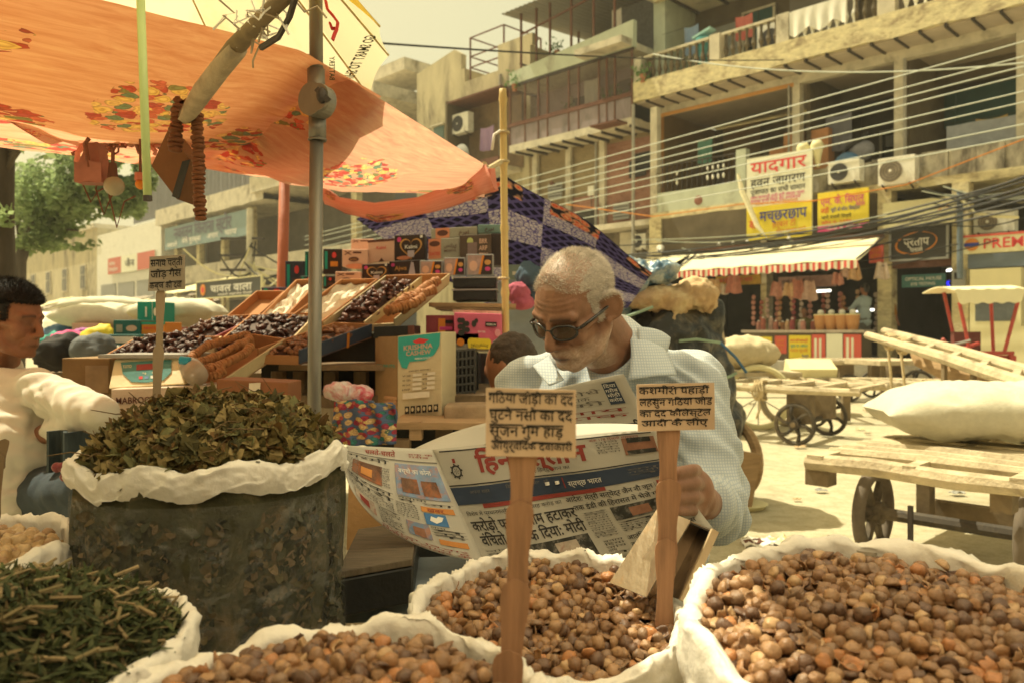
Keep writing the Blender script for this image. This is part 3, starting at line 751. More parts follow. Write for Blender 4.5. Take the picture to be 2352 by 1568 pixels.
ac('air conditioner with a dirty grille above the PREM board', -5.15, -4.4, 3.15, 3.6, False, .1)
ac('air conditioner up in the tower house balcony', -22.05, -21.2, 8.2, 8.9, True, .1)
t = fthing('satellite_dish', 'round satellite dish in the tower house balcony', 'dish', -21.2, -.3, 6.8)
m = MB(); m.sheet(lambda u, v: (.42 * v * math.cos(u * 6.2832), -.02 + .1 * v * v, .45 + .42 * v * math.sin(u * 6.2832)), 24, 5, grey_m, thick=.01); m.build('dish', None, t); m = MB(); m.tube([(0, .1, 0), (0, .05, .4)], .02, 6, iron); m.build('stand', None, t)
# cartons, motorcycle-like clutter, chairs on the balcony
card_o = mk('carton_orange', (.45, .21, .09), .85, .15, 5)
for i, (s0, s1, z0, z1, lb) in enumerate(((-10.35, -9.9, 5.0, 5.95, 'tall brown carton leaning on the balcony column'), (-9.95, -9.5, 5.1, 6.3, 'tallest brown carton on the balcony, next to the column'), (-9.2, -8.75, 5.3, 6.25, 'brown carton on the other side of the balcony column'))):
 m = MB(); m.box(s0, s1, 1.25, 1.6, z0 - .55, z1, card_o); m.box(s0 + .02, s1 - .02, 1.24, 1.25, (z0 + z1) / 2 - .04, (z0 + z1) / 2 + .04, mk('tape', (.5, .36, .2), .4)); o = m.build('carton', None, loc=FORG, label=lb, cat='box'); o.rotation_euler = (0, 0, FA)
bluep = mk('blue_plastic', (.06, .16, .32), .5, .3, 5)
m = MB(); m.ell((0, 0, .35), (.35, .2, .35), bluep); m.ell((.3, .1, .7), (.3, .15, .25), mk('grey_cloth', (.2, .2, .23), .9)); m.tube([(-.3, 0, .4), (0, 0, .8), (.5, 0, 1.05)], .06, 8, ink)
o = m.build('bundle', None, loc=FW(-8.0, .6, 4.7), label='blue and grey bundle heaped on the balcony behind the air conditioners', cat='bundle', smooth=True); o.rotation_euler = (0, 0, FA)
t = fthing('loudspeaker', 'pair of pale horn loudspeakers above the yellow board', 'loudspeaker', -8.75, -.1, 5.0)
for dx in (0, .34):
 m = MB(); m.tube([(dx, 0, 0), (dx, -.02, .25), (dx, -.04, .5), (dx, -.04, .62)], [.04, .09, .16, .1], 12, cream_bd); m.build('horn', None, t, smooth=True)
m = MB(); m.tube([(0, .05, -.9), (.1, .05, .3)], .04, 8, ink); m.build('stand', None, t)
t = fthing('water_drum', 'turquoise plastic drum standing on the upper balcony', 'drum', -11.85, .45, 8.24); m = MB(); m.tube([(0, 0, 0), (0, 0, .85)], .22, 16, mk('turquoise_plastic', (.08, .33, .36), .5)); m.build('body', None, t); m = MB(); m.bar((-.28, 0, .9), (.28, 0, 1.05), .3, .06, mk('pale_turquoise', (.3, .5, .48), .5)); m.build('lid', None, t)
t = fthing('water_cooler', 'pale desert cooler with a dark round opening on the upper balcony', 'cooler', -10.3, .5, 8.24); m = MB(); m.box(0, .75, 0, .6, 0, .75, white_p); m.build('case', None, t); m = MB(); m.disc((.35, -.01, .35), (0, 1, 0), .27, .03, 20, black); m.build('fan_grille', None, t)
m = MB(); m.sheet(lambda u, v: (1.6 * u, .03 * math.sin(u * 12), -.55 * v), 12, 3, mk('grey_sheet', (.3, .32, .36), .9, .2, 4), thick=.02); m.box(1.7, 2.2, 0, .3, -.5, -.05, white_p)
o = m.build('draped_sheet', None, loc=FW(-6.0, 1.2, 5.75), label='grey sheet hung over the balcony rail before the teal shutter', cat='cloth'); o.rotation_euler = (0, 0, FA)
m = MB(); m.tube([FP(1695, 400, -.6) + Vector((0, 0, 0)), FP(1705, 440, -.6), FP(1740, 520, -.6), FP(1762, 548, -.6)], [.03, .07, .06, .01], 6, mk('flag_white', (.75, .7, .5), .9))
o = m.build('furled_flag', None, loc=FORG, label='furled white flag hanging before the tall Hindi board', cat='flag'); o.rotation_euler = (0, 0, FA)
t = fthing('security_camera', 'white dome camera cluster on the dim wall above the awning', 'camera', -12.95, .0, 3.28); m = MB(); m.ell((0, 0, .14), (.13, .1, .1), wht_ink); m.build('housing', None, t, smooth=True); m = MB(); m.ell((.08, -.12, .06), .08, wht_ink); m.ell((.08, -.19, .05), .03, ink); m.build('dome', None, t, smooth=True)
# goods hung in the shop
cols = [(.48, .22, .18), (.35, .10, .07), (.5, .33, .28), (.42, .16, .12), (.30, .13, .05), (.55, .35, .2), (.3, .06, .07), (.5, .4, .33)]
gm = [mk('packet_%d' % i, c, .5, .3, 14) for i, c in enumerate(cols)]
words = ['rosy', 'dark red', 'pale pink', 'brick red', 'brown', 'tan', 'crimson', 'cream']
for i in range(16):
 s = -10.0 + i * .19 + rnd.uniform(-.03, .03); z1 = rnd.uniform(1.9, 2.15); n = rnd.randint(3, 8)
 m = MB(); wv = rnd.uniform(-.5, .1)
 m.tube([(0, 0, 0), (0, 0, -n * .13)], .004, 4, iron)
 for k in range(n):
  m.ell((rnd.uniform(-.01, .01), 0, -.08 - k * .13), (.05 + .02 * rnd.random(), .02, .06), gm[(i + (k > 3) * (i % 3)) % 8], Matrix.Rotation(rnd.uniform(-.5, .5), 3, 'Y'), 8, 6)
 o = m.build('hanging_packets', None, loc=FW(s, wv, z1), label='string of %s packets hanging in the open shop front' % words[i % 8], cat='packets', group='strings of packets hanging in the shop'); o.rotation_euler = (0, 0, FA)
for i, (x, y, sc, c) in enumerate(((1110, 640, .16, 0), (1340, 640, .2, 3), (1480, 660, .2, 2), (1250, 650, .14, 5), (430, 610, .16, 5), (640, 590, .2, 3), (530, 640, .12, 7), (1880, 420, .16, 2), (1975, 450, .16, 5), (2280, 440, .16, 7), (1790, 530, .12, 0))):
 p = Q(1900, 650, x, y); w = -.7; m = MB()
 m.sheet(lambda u, v: (sc * (u - .5) * (1 + .7 * v) * 1.3, .04 * math.sin(u * 9 + i), -sc * 2.2 * (v - .5) + .02 * math.sin(u * 7)), 10, 6, gm[c], thick=.02)
 m.tube([(0, 0, sc), (0, 0, sc + .25)], .005, 4, iron)
 o = m.build('hanging_cloth', None, loc=FW(fs(p[0], w), w, fz(p[0], p[1], w)), label=['folded rosy scarf', 'flared brick red scarf', 'pale pink frilled scarf', 'narrow tan cloth bag', 'tan towel under the ochre strip sign', 'wide red towel under the ochre strip sign', 'cream pleated cloth strip', 'pale pink bag beside an orange one', 'tan orange bag at the awning end', 'cream cloth bag by the shop pillar', 'slim rosy bag by the mirrored shop'][i] + ' hanging in the shop', cat='cloth', group='cloth goods hanging in the shop'); o.rotation_euler = (0, 0, FA)
tub_o = mk('orange_tub', (.52, .25, .09), .5, .12, 6)
for i in range(4):
 p = Q(1900, 650, 1600 + i * 118, 1115); w = -1.15
 t = fthing('storage_tub', ['orange storage tub at the counter end nearest the yellow posters', 'orange storage tub, second from the yellow posters', 'orange storage tub, second from the standing customers', 'orange storage tub nearest the standing customers'][i], 'tub', fs(p[0], w), w, 1.14, 'orange storage tubs on the counter')
 m = MB(); m.tube([(0, 0, 0), (0, 0, .1), (0, 0, .32)], [.10, .125, .15], 18, tub_o); m.build('body', None, t, smooth=False); m = MB(); m.tube([(0, 0, .32), (0, 0, .345)], [.155, .15], 18, cream_bd); m.ell((0, 0, .39), (.07, .07, .06), wht_ink); m.build('lid', None, t)
for i in range(12):
 m = MB(); c = gm[i % 8]; h = rnd.uniform(.1, .3)
 m.tube([(0, 0, 0), (0, 0, h * .8), (0, 0, h)], [.06, .06, .03], 8, c); m.ell((0, 0, h), .03, wht_ink)
 o = m.build('jar', None, loc=FW(-9.4 + i * .145, -1.15 + rnd.uniform(-.1, .15), 1.14), label='%s jar of goods standing on the shop counter' % words[i % 8], cat='jar', group='jars along the shop counter')
# ================================================================== PEOPLE IN THE STREET
skin_b = mk('skin', (.26, .115, .06), .55, .12, 30, bump=.1, sss=.08)
hair_b = mk('hair_black', (.014, .012, .011), .6, .3, 60, bump=.4, bscale=200)
def person_fig(label, base, h, face, shirt, trouser, pose='stand', arms=None, hairm=None, cap=None, voxel=.016, bend=0.0):
 """standing or sitting figure facing angle `face`; arms: list of two (elbow, hand) in body frame; one continuous body, clothes and hair as children"""
 root = thing('person', label, 'person', base, face, None, True)
 k = h / 1.72
 hip = 0.92 if pose == 'stand' else 0.48
 if pose == 'crouch': hip = .25
 def b(x, y, z):                 # y forward is -Y ; bend leans the trunk forward
  zz = z - hip
  if zz > 0: y2 = y * math.cos(bend) - zz * math.sin(bend); zz = zz * math.cos(bend) + y * math.sin(bend); y = y2
  return Vector((x, y, zz + hip)) * k
 nk = hip + .56
 legs = []
 for sx in (-1, 1):
  hp = b(sx * .09, 0, hip)
  if pose == 'stand': kn, an = Vector((sx * .10, -.02, .50)) * k, Vector((sx * .11, .02, .08)) * k
  else: kn, an = Vector((sx * .16, -.42, hip + .02)) * k, Vector((sx * .15, -.38, .08)) * k
  legs.append((hp, kn, an))
 arms = arms or [((-.25, -.02, nk - .32), (-.27, -.10, nk - .56)), ((.25, -.02, nk - .32), (.27, -.10, nk - .56))]
 sh = [b(-.18, 0, nk - .06), b(.18, 0, nk - .06)]
 el = [b(*a[0]) for a in arms]; hd = [b(*a[1]) for a in arms]
 body = [('e', b(0, -.01, nk + .19), (.075 * k, .095 * k, .115 * k)), ('e', b(0, -.035, nk + .13), (.055 * k, .06 * k, .07 * k)), ('c', b(0, .01, nk + .12), b(0, 0, nk - .03), .055 * k, .065 * k),
   ('e', b(0, -.105, nk + .175), (.014 * k, .02 * k, .03 * k)), ('e', b(-.075, .01, nk + .18), (.012 * k, .02 * k, .03 * k)), ('e', b(.075, .01, nk + .18), (.012 * k, .02 * k, .03 * k)),
   ('e', b(0, 0, nk - .16), (.16 * k, .10 * k, .2 * k)), ('e', b(0, 0, hip + .14), (.14 * k, .10 * k, .2 * k)), ('e', b(0, 0, hip), (.16 * k, .11 * k, .12 * k))]
 sl, tr = [], [('e', b(0, .01, hip - .01), (.175 * k, .125 * k, .13 * k))]
 for i in range(2):
  body += [('c', sh[i], el[i], .05 * k, .038 * k), ('c', el[i], hd[i], .036 * k, .026 * k), ('e', hd[i] + (hd[i] - el[i]).normalized() * .06 * k, (.03 * k, .03 * k, .05 * k))]
  a = hd[i] + (hd[i] - el[i]).normalized() * .05 * k
  for q in (-1, 0, 1): body.append(('c', a + Vector((q * .018, -.01, 0)) * k, a + (hd[i] - el[i]).normalized() * .08 * k + Vector((q * .022, -.02, 0)) * k, .011 * k, .008 * k))
  sl += [('c', sh[i], el[i], .068 * k, .056 * k), ('c', el[i], el[i].lerp(hd[i], .25), .056 * k, .054 * k)]
  hp, kn, an = legs[i]
  body += [('c', hp, kn, .07 * k, .05 * k), ('c', kn, an, .048 * k, .035 * k), ('c', an + Vector((0, .03, -.04)) * k, an + Vector((0, -.13, -.05)) * k, .035 * k, .03 * k)]
  tr += [('c', hp, kn, .092 * k, .075 * k), ('c', kn, an + Vector((0, 0, .03)) * k, .075 * k, .062 * k)]
 fuse(body, voxel, 3).build('body', [skin_b], root, smooth=True)
 sl += [('e', b(0, 0, nk - .14), (.195 * k, .125 * k, .19 * k)), ('e', b(0, -.005, hip + .16), (.178 * k, .132 * k, .24 * k)), ('e', b(0, 0, hip - .02), (.185 * k, .14 * k, .12 * k)), ('c', sh[0], sh[1], .07 * k, .07 * k)]
 s = fuse(sl, voxel, 2); nn = vnormals(s)
 s.v = [p + n * .012 * fbm((p.x, p.y, p.z * .6), 9, 2) for p, n in zip(s.v, nn)]
 s.build('shirt', [shirt], root, smooth=True)
 fuse(tr, voxel, 2).build('trousers', [trouser], root, smooth=True)
 hm = [('e', b(0, .015, nk + .225), (.082 * k, .098 * k, .095 * k)), ('e', b(0, .05, nk + .17), (.076 * k, .062 * k, .08 * k))]
 s = fuse(hm, voxel * .7, 1); s.v = [p + Vector((fbm(p, 40, 2), fbm(p + Vector((3, 0, 0)), 40, 2), fbm(p, 45, 2))) * .006 for p in s.v]
 s.build('hair', [cap or hairm or hair_b], root, smooth=True)
 return root
cl = lambda nm, c, v=.12: mk('cloth_' + nm, c, .9, v, 10, bump=.3, bscale=60)
p = FW(-7.28, -.2, .46)
person_fig('person in pale blue shirt and grey trousers standing side-on at the mirrored shop counter', p, 1.66, FA - R(100), cl('sky', (.34, .42, .46)), cl('grey', (.12, .12, .11)), arms=[((-.2, -.2, 1.2), (-.1, -.42, 1.2)), ((.2, -.2, 1.2), (.12, -.42, 1.22))])
p = FW(-7.0, .25, .46)
person_fig('person in a mustard orange shirt standing just behind the one in pale blue', p, 1.64, FA + R(160), cl('mustard', (.38, .17, .03)), cl('black', (.02, .02, .02)))
p = FW(-8.5, -.6, .46)
person_fig('shopkeeper in an olive shirt sitting behind the counter under the hanging goods', p, 1.55, FA + R(10), cl('olive', (.13, .11, .03)), cl('black', (.02, .02, .02)), 'sit')
p = FW(-7.75, -.4, .46)
person_fig('person in a plum top bending low between the tubs and the mirrored shop', p, 1.4, FA - R(40), cl('plum', (.2, .1, .12)), cl('black', (.02, .02, .02)), 'sit', bend=.5)
# ================================================================== CARTS
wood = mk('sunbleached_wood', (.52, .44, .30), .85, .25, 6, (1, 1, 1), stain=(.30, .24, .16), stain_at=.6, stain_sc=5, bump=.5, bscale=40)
wood_d = mk('dark_wood', (.20, .15, .09), .9, .3, 8, stain=(.09, .07, .05), bump=.5, bscale=40)  # plain dark brown wood
wood_t = mk('tan_timber', (.36, .24, .13), .85, .25, 8, (1, 1, 6), bump=.4)
iron_w = mk('wheel_iron', (.055, .045, .035), .6, .35, 10, stain=(.2, .16, .11), stain_at=.6)
rope_m = mk('rope', (.50, .40, .24), .95, .25, 60, bump=.6, bscale=150)
def cart_wheel(parent, c, ax, r):
 x, y, a = bas(ax); c = Vector(c)
 m = MB(); m.ring(c, a, r - .02, .022, 32, 6, iron_w)
 for k in range(6):
  t = 2 * math.pi * k / 6; d = x * math.cos(t) + y * math.sin(t); e = x * math.cos(t + .35) + y * math.sin(t + .35)
  m.tube([c + d * .03, c + (d * .6 + e * .4) * r * .55, c + e * (r - .03)], [.024, .017, .022], 6, iron_w)
 o = m.build('wheel', None, parent, smooth=True)
 m = MB(); m.disc(c, a, .05, .09, 14, iron_w); m.disc(c, a, .025, .13, 10, wood_d); m.build('hub', None, o); return o
def handcart(label, loc, rotz, L, Wd, z, rungs, wheels, planks=0, slat_x=True, ropes=(), r=.22, leg=True, th=.07):
 """flat wooden barrow: deck x 0..L, y 0..Wd at height z"""
 t = thing('handcart', label, 'handcart', loc, rotz, 'wooden handcarts in the street', True)
 m = MB(); rr = random.Random(int(L * 100 + Wd * 37))
 for y in (0, Wd): m.tube([(-.05, y, z), (L * .3, y + .01, z + .008), (L * .7, y - .008, z - .004), (L + .05, y, z)], [th * .55, th * .6, th * .58, th * .5], 8, wood)
 for i in range(rungs):
  x = L * i / (rungs - 1); m.bar((x, -.03, z + th * .3), (x + rr.uniform(-.02, .02), Wd + .03, z + th * .3), .075 if i in (0, rungs - 1) else .05, .035, wood)
 m.build('deck_frame', None, t)
 for i in range(planks):
  m = MB(); y = Wd * (i + .5) / planks; m.bar((.02, y, z + th * .55), (L - .02 - rr.random() * .1, y + rr.uniform(-.015, .015), z + th * .55), Wd / planks * .55, .022, wood); m.build('slat', None, t)
 for (x, ys) in wheels:
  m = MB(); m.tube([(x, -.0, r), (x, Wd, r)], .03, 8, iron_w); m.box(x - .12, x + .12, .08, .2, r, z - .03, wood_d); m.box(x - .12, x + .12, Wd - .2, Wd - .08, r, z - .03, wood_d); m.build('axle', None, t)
  for y in ys: cart_wheel(t, (x, y, r), (0, 1, 0), r)
 if leg:
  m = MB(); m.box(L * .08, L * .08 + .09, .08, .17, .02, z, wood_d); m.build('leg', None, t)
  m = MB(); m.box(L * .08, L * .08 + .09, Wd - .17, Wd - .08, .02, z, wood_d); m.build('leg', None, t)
 for x, y in ropes:
  m = MB()
  for k in range(5): m.tube([Vector((x + k * .022 + .015 * math.sin(j * 2.1 + k), y + .075 * math.cos(j * .628), z - .02 + .10 * math.sin(j * .628))) for j in range(11)], .011, 5, rope_m)
  m.tube([(x + .05, y - .05, z - .05), (x + .07, y - .07, z - .2), (x + .03, y - .06, z - .3)], .011, 5, rope_m)
  m.build('rope_coil', None, t)
 return t
# near cart with the big pale sack
a = P(1877, 1072, 3.78); zA = .48
handcart('nearest handcart, its open slatted deck carrying a fat white sack', (a.x, a.y, 0), FA, .84, 1.55, zA, 3, [], 0, ropes=(), r=.2, leg=False)
nc = [o for o in bpy.data.objects if o.name.startswith('handcart')][-1]
for i, y in enumerate((.19, .34, .52, .74, .98, 1.25)):
 m = MB(); m.tube([(-.02, y, zA + .03), (.4, y + .01, zA + .035), (.86, y, zA + .03)], [.026, .030, .024], 6, wood) if i < 3 else m.bar((-.02, y, zA + .03), (.86, y + .01, zA + .03), .16, .02, wood); m.build('slat', None, nc)
for x0_, x1_, y0_, y1_, dz in ((-.06, .05, .0, .10, .11), (.72, .80, .02, .12, .12)):
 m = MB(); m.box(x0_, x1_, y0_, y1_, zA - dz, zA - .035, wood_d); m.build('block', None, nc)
rub = mk('dusty_rubber', (.16, .13, .10), .9, .3, 10)
for wx in (.13, .80):
 m = MB(); m.ring((wx, .34, .215), (1, 0, 0), .185, .032, 34, 8, rub); q = m.build('wheel', None, nc, smooth=True)
 m = MB()
 for k in range(6): t_ = k * 1.047; m.tube([(wx, .34, .215), (wx, .34 + .175 * math.cos(t_), .215 + .175 * math.sin(t_))], [.028, .018], 6, iron_w)
 m.disc((wx, .34, .215), (1, 0, 0), .055, .09, 14, iron_w); m.build('hub', None, q)
m = MB(); m.tube([(.10, .34, .215), (.92, .34, .215)], .03, 8, iron_w); m.build('axle', None, nc)
for px_ in (.30, .72):
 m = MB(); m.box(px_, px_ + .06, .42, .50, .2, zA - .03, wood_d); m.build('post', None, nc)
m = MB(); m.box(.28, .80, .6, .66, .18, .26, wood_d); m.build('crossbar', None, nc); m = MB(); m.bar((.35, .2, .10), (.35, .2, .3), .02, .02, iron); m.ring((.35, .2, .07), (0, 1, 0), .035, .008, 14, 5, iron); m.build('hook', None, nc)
sack_w = mk('white_sacking', (.60, .57, .45), .9, .08, 30, (1, 1, 1), stain=(.55, .48, .33), stain_at=.68, bump=.5, bscale=90)
sack_c = mk('cream_sacking', (.55, .47, .31), .9, .1, 30, stain=(.42, .34, .2), stain_at=.66, bump=.5, bscale=90)
def sack(label, c, L, Wd, H, rotz, mat=None, tilt=0, seed=1, name='sack', group=None):
 """full pillow-shaped sack lying flat, seams at the long ends"""
 M = Matrix.Translation(Vector(c)) @ Matrix.Rotation(rotz, 4, 'Z') @ Matrix.Rotation(tilt, 4, 'Y'); m = MB()
 def f(u, v):
  t = (u - .5) * 2; a = 2 * math.pi * v
  e = max(0, 1 - abs(t) ** 3.2) ** .5; y = math.copysign(abs(math.cos(a)) ** .75, math.cos(a)); z = math.copysign(abs(math.sin(a)) ** .85, math.sin(a))
  x = t * L / 2 * (1 - .07 * (1 - abs(y)) ); wy = Wd / 2 * (.86 + .14 * e) * y * (1 - .1 * t * t); hz = H / 2 * e * z
  q = fbm((x * 4 + seed, y * 3, z * 2), 1.4, 4) * .10 * H + .085 * H * (1 - 1.6 * abs(fbm((x * 5 + y * 3, y * 9 - x * 4, seed), 1, 2))) * e - .03 * H
  return M @ Vector((x, wy, hz + H / 2 + q * e))
 m.sheet(f, 40, 28)
 return m.build(name, [mat or sack_w], smooth=True, label=label, cat='sack', group=group)
sc = P(2290, 1010, 4.15)
sack('fat white sack lying across the nearest handcart', (sc.x + .02, sc.y, zA + .05), 1.24, .68, .30, R(-10), seed=3)
# middle cart with iron spoked wheels
a = P(1827, 1022, 7.74)
th = math.atan2(-.62, .78)
ax = Vector((.636, .77, 0)); lx = Vector((.77, -.636, 0))
o3 = Vector((a.x, a.y, 0)) - lx * 1.55 + ax * .0
handcart('ladder-decked handcart with spoked iron wheels and rope coils, standing beyond the nearest one', (o3.x, o3.y, 0), math.atan2(lx.y, lx.x), 2.1, .92, .54, 7, [(1.55, (-.02, .94))], 0, ropes=((1.15, 0), (.1, 0)), r=.205)
a = P(1960, 905, 9.6)
handcart('second ladder-decked handcart behind the spoked-wheel one, under the tilted shafts', (a.x - .3, a.y, 0), R(-6), 2.4, .9, .46, 10, [(1.6, (0, .9))], 0, ropes=((1.1, 0), (2.0, .2)), r=.2)
a = P(1880, 870, 12.5)
handcart('low planked handcart farther back before the posters', (a.x, a.y, 0), R(4), 1.7, .8, .62, 6, [(.5, (0, .8)), (1.3, (0, .8))], 5, r=.22)
# tilted cart: shafts in the air
t = thing('handcart', 'tipped-up handcart with its long pale shafts pointing into the air', 'handcart', P(2200, 900, 7.5) * 1, 0, 'wooden handcarts in the street')
s0, s1 = P(1992, 770, 8.2), P(2420, 905, 5.6); q0, q1 = P(2030, 760, 9.0), P(2420, 872, 6.6)
for a, b in ((s0, s1), (q0, q1)):
 m = MB(); m.tube([a, a.lerp(b, .5) + Vector((0, 0, .015)), b], [.04, .055, .065], 8, wood); m.build('shaft', None, t)
m = MB(); m.prism([P(2090, 812, 7.7), P(2420, 905, 5.7), P(2420, 960, 5.7), P(2270, 905, 6.4), P(2160, 870, 7.1), P(2100, 838, 7.6)], (.03, .03, 0), wood_t); m.build('side_board', None, t)
m = MB()
for i in range(5): f_ = .2 + i * .16; m.bar(s0.lerp(s1, f_), q0.lerp(q1, f_), .06, .03, wood)
m.build('rung', None, t)
for f_ in (.15, .24):
 m = MB(); c = s0.lerp(s1, f_)
 for k in range(4): m.tube([c + Vector((.015 * k, .0, 0)) + Vector((0, -.07 * math.cos(j * .7), .075 * math.sin(j * .7))) for j in range(10)], .013, 5, rope_m)
 m.tube([c, c + Vector((.01, -.05, -.3)), c + Vector((.03, -.05, -.62))], .014, 5, rope_m); m.build('rope_coil', None, t)
for px in (2205, 2270):
 m = MB(); c = s0.lerp(s1, (px - 1992) / 428); m.bar(c + Vector((0, -.03, .06)), c + Vector((0, -.03, -.55)), .05, .03, wood_d); m.build('strut', None, t)
c = P(2115, 855, 11); m = MB();
t2 = thing('handcart', 'distant handcart on small pale wheels behind the tilted shafts', 'handcart', (c.x, c.y, 0), R(10), 'wooden handcarts in the street', True)
m.box(-.9, .9, -.4, .4, .66, .72, wood); m.build('deck_frame', None, t2)
for x in (-.35, .35): cart_wheel(t2, (x, -.4, .3), (0, 1, 0), .3)
m = MB(); m.tube([(-.8, -.3, 0), (-.8, -.3, .66)], .03, 6, wood_d); m.build('leg', None, t2); m = MB(); m.tube([(.8, -.3, 0), (.8, -.3, .66)], .03, 6, wood_d); m.build('leg', None, t2)
m = MB(); c0 = P(1812, 868, 10.5); m.cell(c0 + Vector((0, 0, -.05)), (.62, 0, 0), (.1, .5, .12), (0, -.06, .17), cream_bd); m.build('carton', None, label='pale flat carton lying in the sun behind the spoked wheels', cat='box')
# stool and board by the man's elbow
t = thing('wooden_board', 'narrow upright board leaning over a round tin on the road', 'board', P(1712, 1165, 4.9) * 1)
a, b = P(1700, 1160, 4.9), P(1722, 1038, 4.9); m = MB(); m.bar(a, b, .13, .05, wood_t, (0, -1, 0)); m.build('board', None, t)
m = MB(); c = P(1715, 1157, 5.0); m.tube([(c.x - .03, c.y, .0), (c.x - .03, c.y, .03)], [.13, .16], 20, cream_bd); m.build('round_tin', None, label='round shallow tin under the leaning board', cat='tin')
for i, (x, y, s_) in enumerate(((1738, 1252, .07), (1765, 1248, .09), (1728, 1248, .05), (1790, 1246, .05))):
 Y = 1.1 * FPX / (y - CY); c = P(x, y, Y); m = MB(); m.sheet(lambda u, v: c + Vector((s_ * (u - .5) * 2, s_ * (v - .5) * 1.6, .015 + .03 * fbm((u * 3 + i, v * 3, 1), 1.5))), 6, 6, [wht_ink, wht_ink, rust, cream_bd][i], thick=.003); m.build('paper_scrap', None, label=['crumpled white paper scrap on the road', 'larger white paper scrap on the road', 'reddish scrap on the road beside white paper', 'small cream paper scrap on the road'][i], cat='scrap', group='paper scraps beside the nearest cart')
# cycle rickshaw
rick = mk('rickshaw_red', (.45, .06, .05), .5, .25, 8, stain=(.25, .06, .04)); rick_d = mk('rickshaw_maroon', (.16, .045, .04), .6, .3, 6, stain=(.09, .05, .04))
c = P(2240, 762, 11.8); bx = Vector((c.x, c.y, 0))
t = thing('cycle_rickshaw', 'red cycle rickshaw with a fringed cream canopy', 'rickshaw', bx)
def rb(x, y, z): return bx + Vector((x, y, z))
m = MB(); m.sheet(lambda u, v: rb(-.50 + 1.02 * u, -.35 + .9 * v, 1.70 + .07 * math.sin(v * 3.14) + .02 * u), 10, 8, aw, thick=.015); m.build('canopy', None, t)
m = MB()
m.sheet(lambda u, v: rb(-.50 + .06 * v + (1.02 - .14 * v) * u, -.35 - .03 * v, 1.70 - .2 * v + .012 * math.sin(u * 30 + v * 3) + .02 * u), 30, 4, aw, thick=.008); m.sheet(lambda u, v: rb(.52 - .05 * v, -.35 + .9 * u, 1.72 - .14 * v), 10, 3, cream_bd, thick=.008); m.build('fringe', None, t)
m = MB()
for a, b in (((-.42, -.33, 1.52), (-.26, -.33, .78)), ((.42, -.33, 1.52), (.22, -.33, .78)), ((-.26, -.33, .80), (.36, -.33, .80)), ((-.22, .45, 1.7), (-.1, .3, .8)), ((.5, .45, 1.65), (.45, .3, .8)), ((-.46, -.33, .82), (-.12, -.3, .94)), ((-.46, -.33, .78), (-.1, -.2, .45)), ((.3, -.33, .8), (.45, -.3, .2)), ((.48, -.1, .8), (.6, 0, .2)), ((-.55, -.35, .6), (-.1, -.25, .5)), ((-.5, -.3, .45), (0, -.25, .4)), ((-.7, -.4, 1.0), (-.35, -.3, .6))):
 m.tube([rb(*a), rb(*b)], .026, 8, rick)
m.build('frame', None, t)
m = MB(); m.box(bx.x - .25, bx.x + .42, bx.y - .3, bx.y + .3, .68, .76, rick); m.box(bx.x - .2, bx.x + .2, bx.y + .2, bx.y + .3, .8, 1.1, rick_d); m.build('seat', None, t)
m = MB(); m.prism([rb(-.55, -.38, .42), rb(.55, -.38, .40), rb(.62, -.38, 0.02), rb(-.5, -.38, .02)], (0, .5, 0), rick_d); m.build('footboard', None, t)
for i, dx in enumerate((-.5, .62)):
 o = MB(); o.ring(rb(dx, .1 + i * .1, .33), (1 if i else .2, 1 - i, 0), .32, .025, 30, 6, black)
 for k in range(10): q = 2 * math.pi * k / 10; o.tube([rb(dx, .1 + i * .1, .33), rb(dx + (0 if i else math.cos(q) * .31), .1 + i * .1 + (math.cos(q) * .31 if i else 0), .33 + math.sin(q) * .31)], .004, 4, grey_m)
 o.build('wheel', None, t)
m = MB(); m.tube([rb(-.75, -.3, .95), rb(-.55, -.3, .9), rb(-.3, -.4, .98)], .02, 6, grey_m); m.ell(rb(-.28, -.35, .7), (.06, .05, .06), wht_ink); m.build('handlebar', None, t)
# bicycle with a sack and the cycle wheel arch left of the carts
c = P(1742, 855, 9.0)
t = thing('bicycle_cart', 'pale cycle cart wheel standing behind the black bundle', 'cart', (c.x, c.y, 0))
m = MB(); m.ring((c.x, c.y, .36), (.2, 1, 0), .34, .035, 36, 6, cream_bd)
for k in range(12): q = 2 * math.pi * k / 12; m.tube([(c.x, c.y, .36), (c.x + .33 * math.cos(q), c.y, .36 + .33 * math.sin(q))], .006, 4, grey_m)
m.build('wheel', None, t); m = MB(); m.ring((c.x + .42, c.y + .3, .32), (.6, 1, 0), .28, .04, 30, 6, wood); m.build('wheel', None, t); m = MB(); m.bar((c.x - .8, c.y + .3, .62), (c.x + .5, c.y + .2, .62), .5, .05, wood); m.build('deck_frame', None, t)
sack('cream sack bulging over the cycle cart behind the black bundle', (c.x - .1, c.y + .25, .66), .75, .5, .38, R(8), sack_c, seed=6)
c = P(1650, 800, 8.6)
person_fig('person in a cream shirt and turquoise cap beside the black bundle, mostly hidden', (c.x - .17, c.y, -.05), 1.62, R(30), cl('cream', (.5, .4, .28)), cl('grey', (.12, .12, .11)), cap=cl('turq', (.15, .36, .36)))
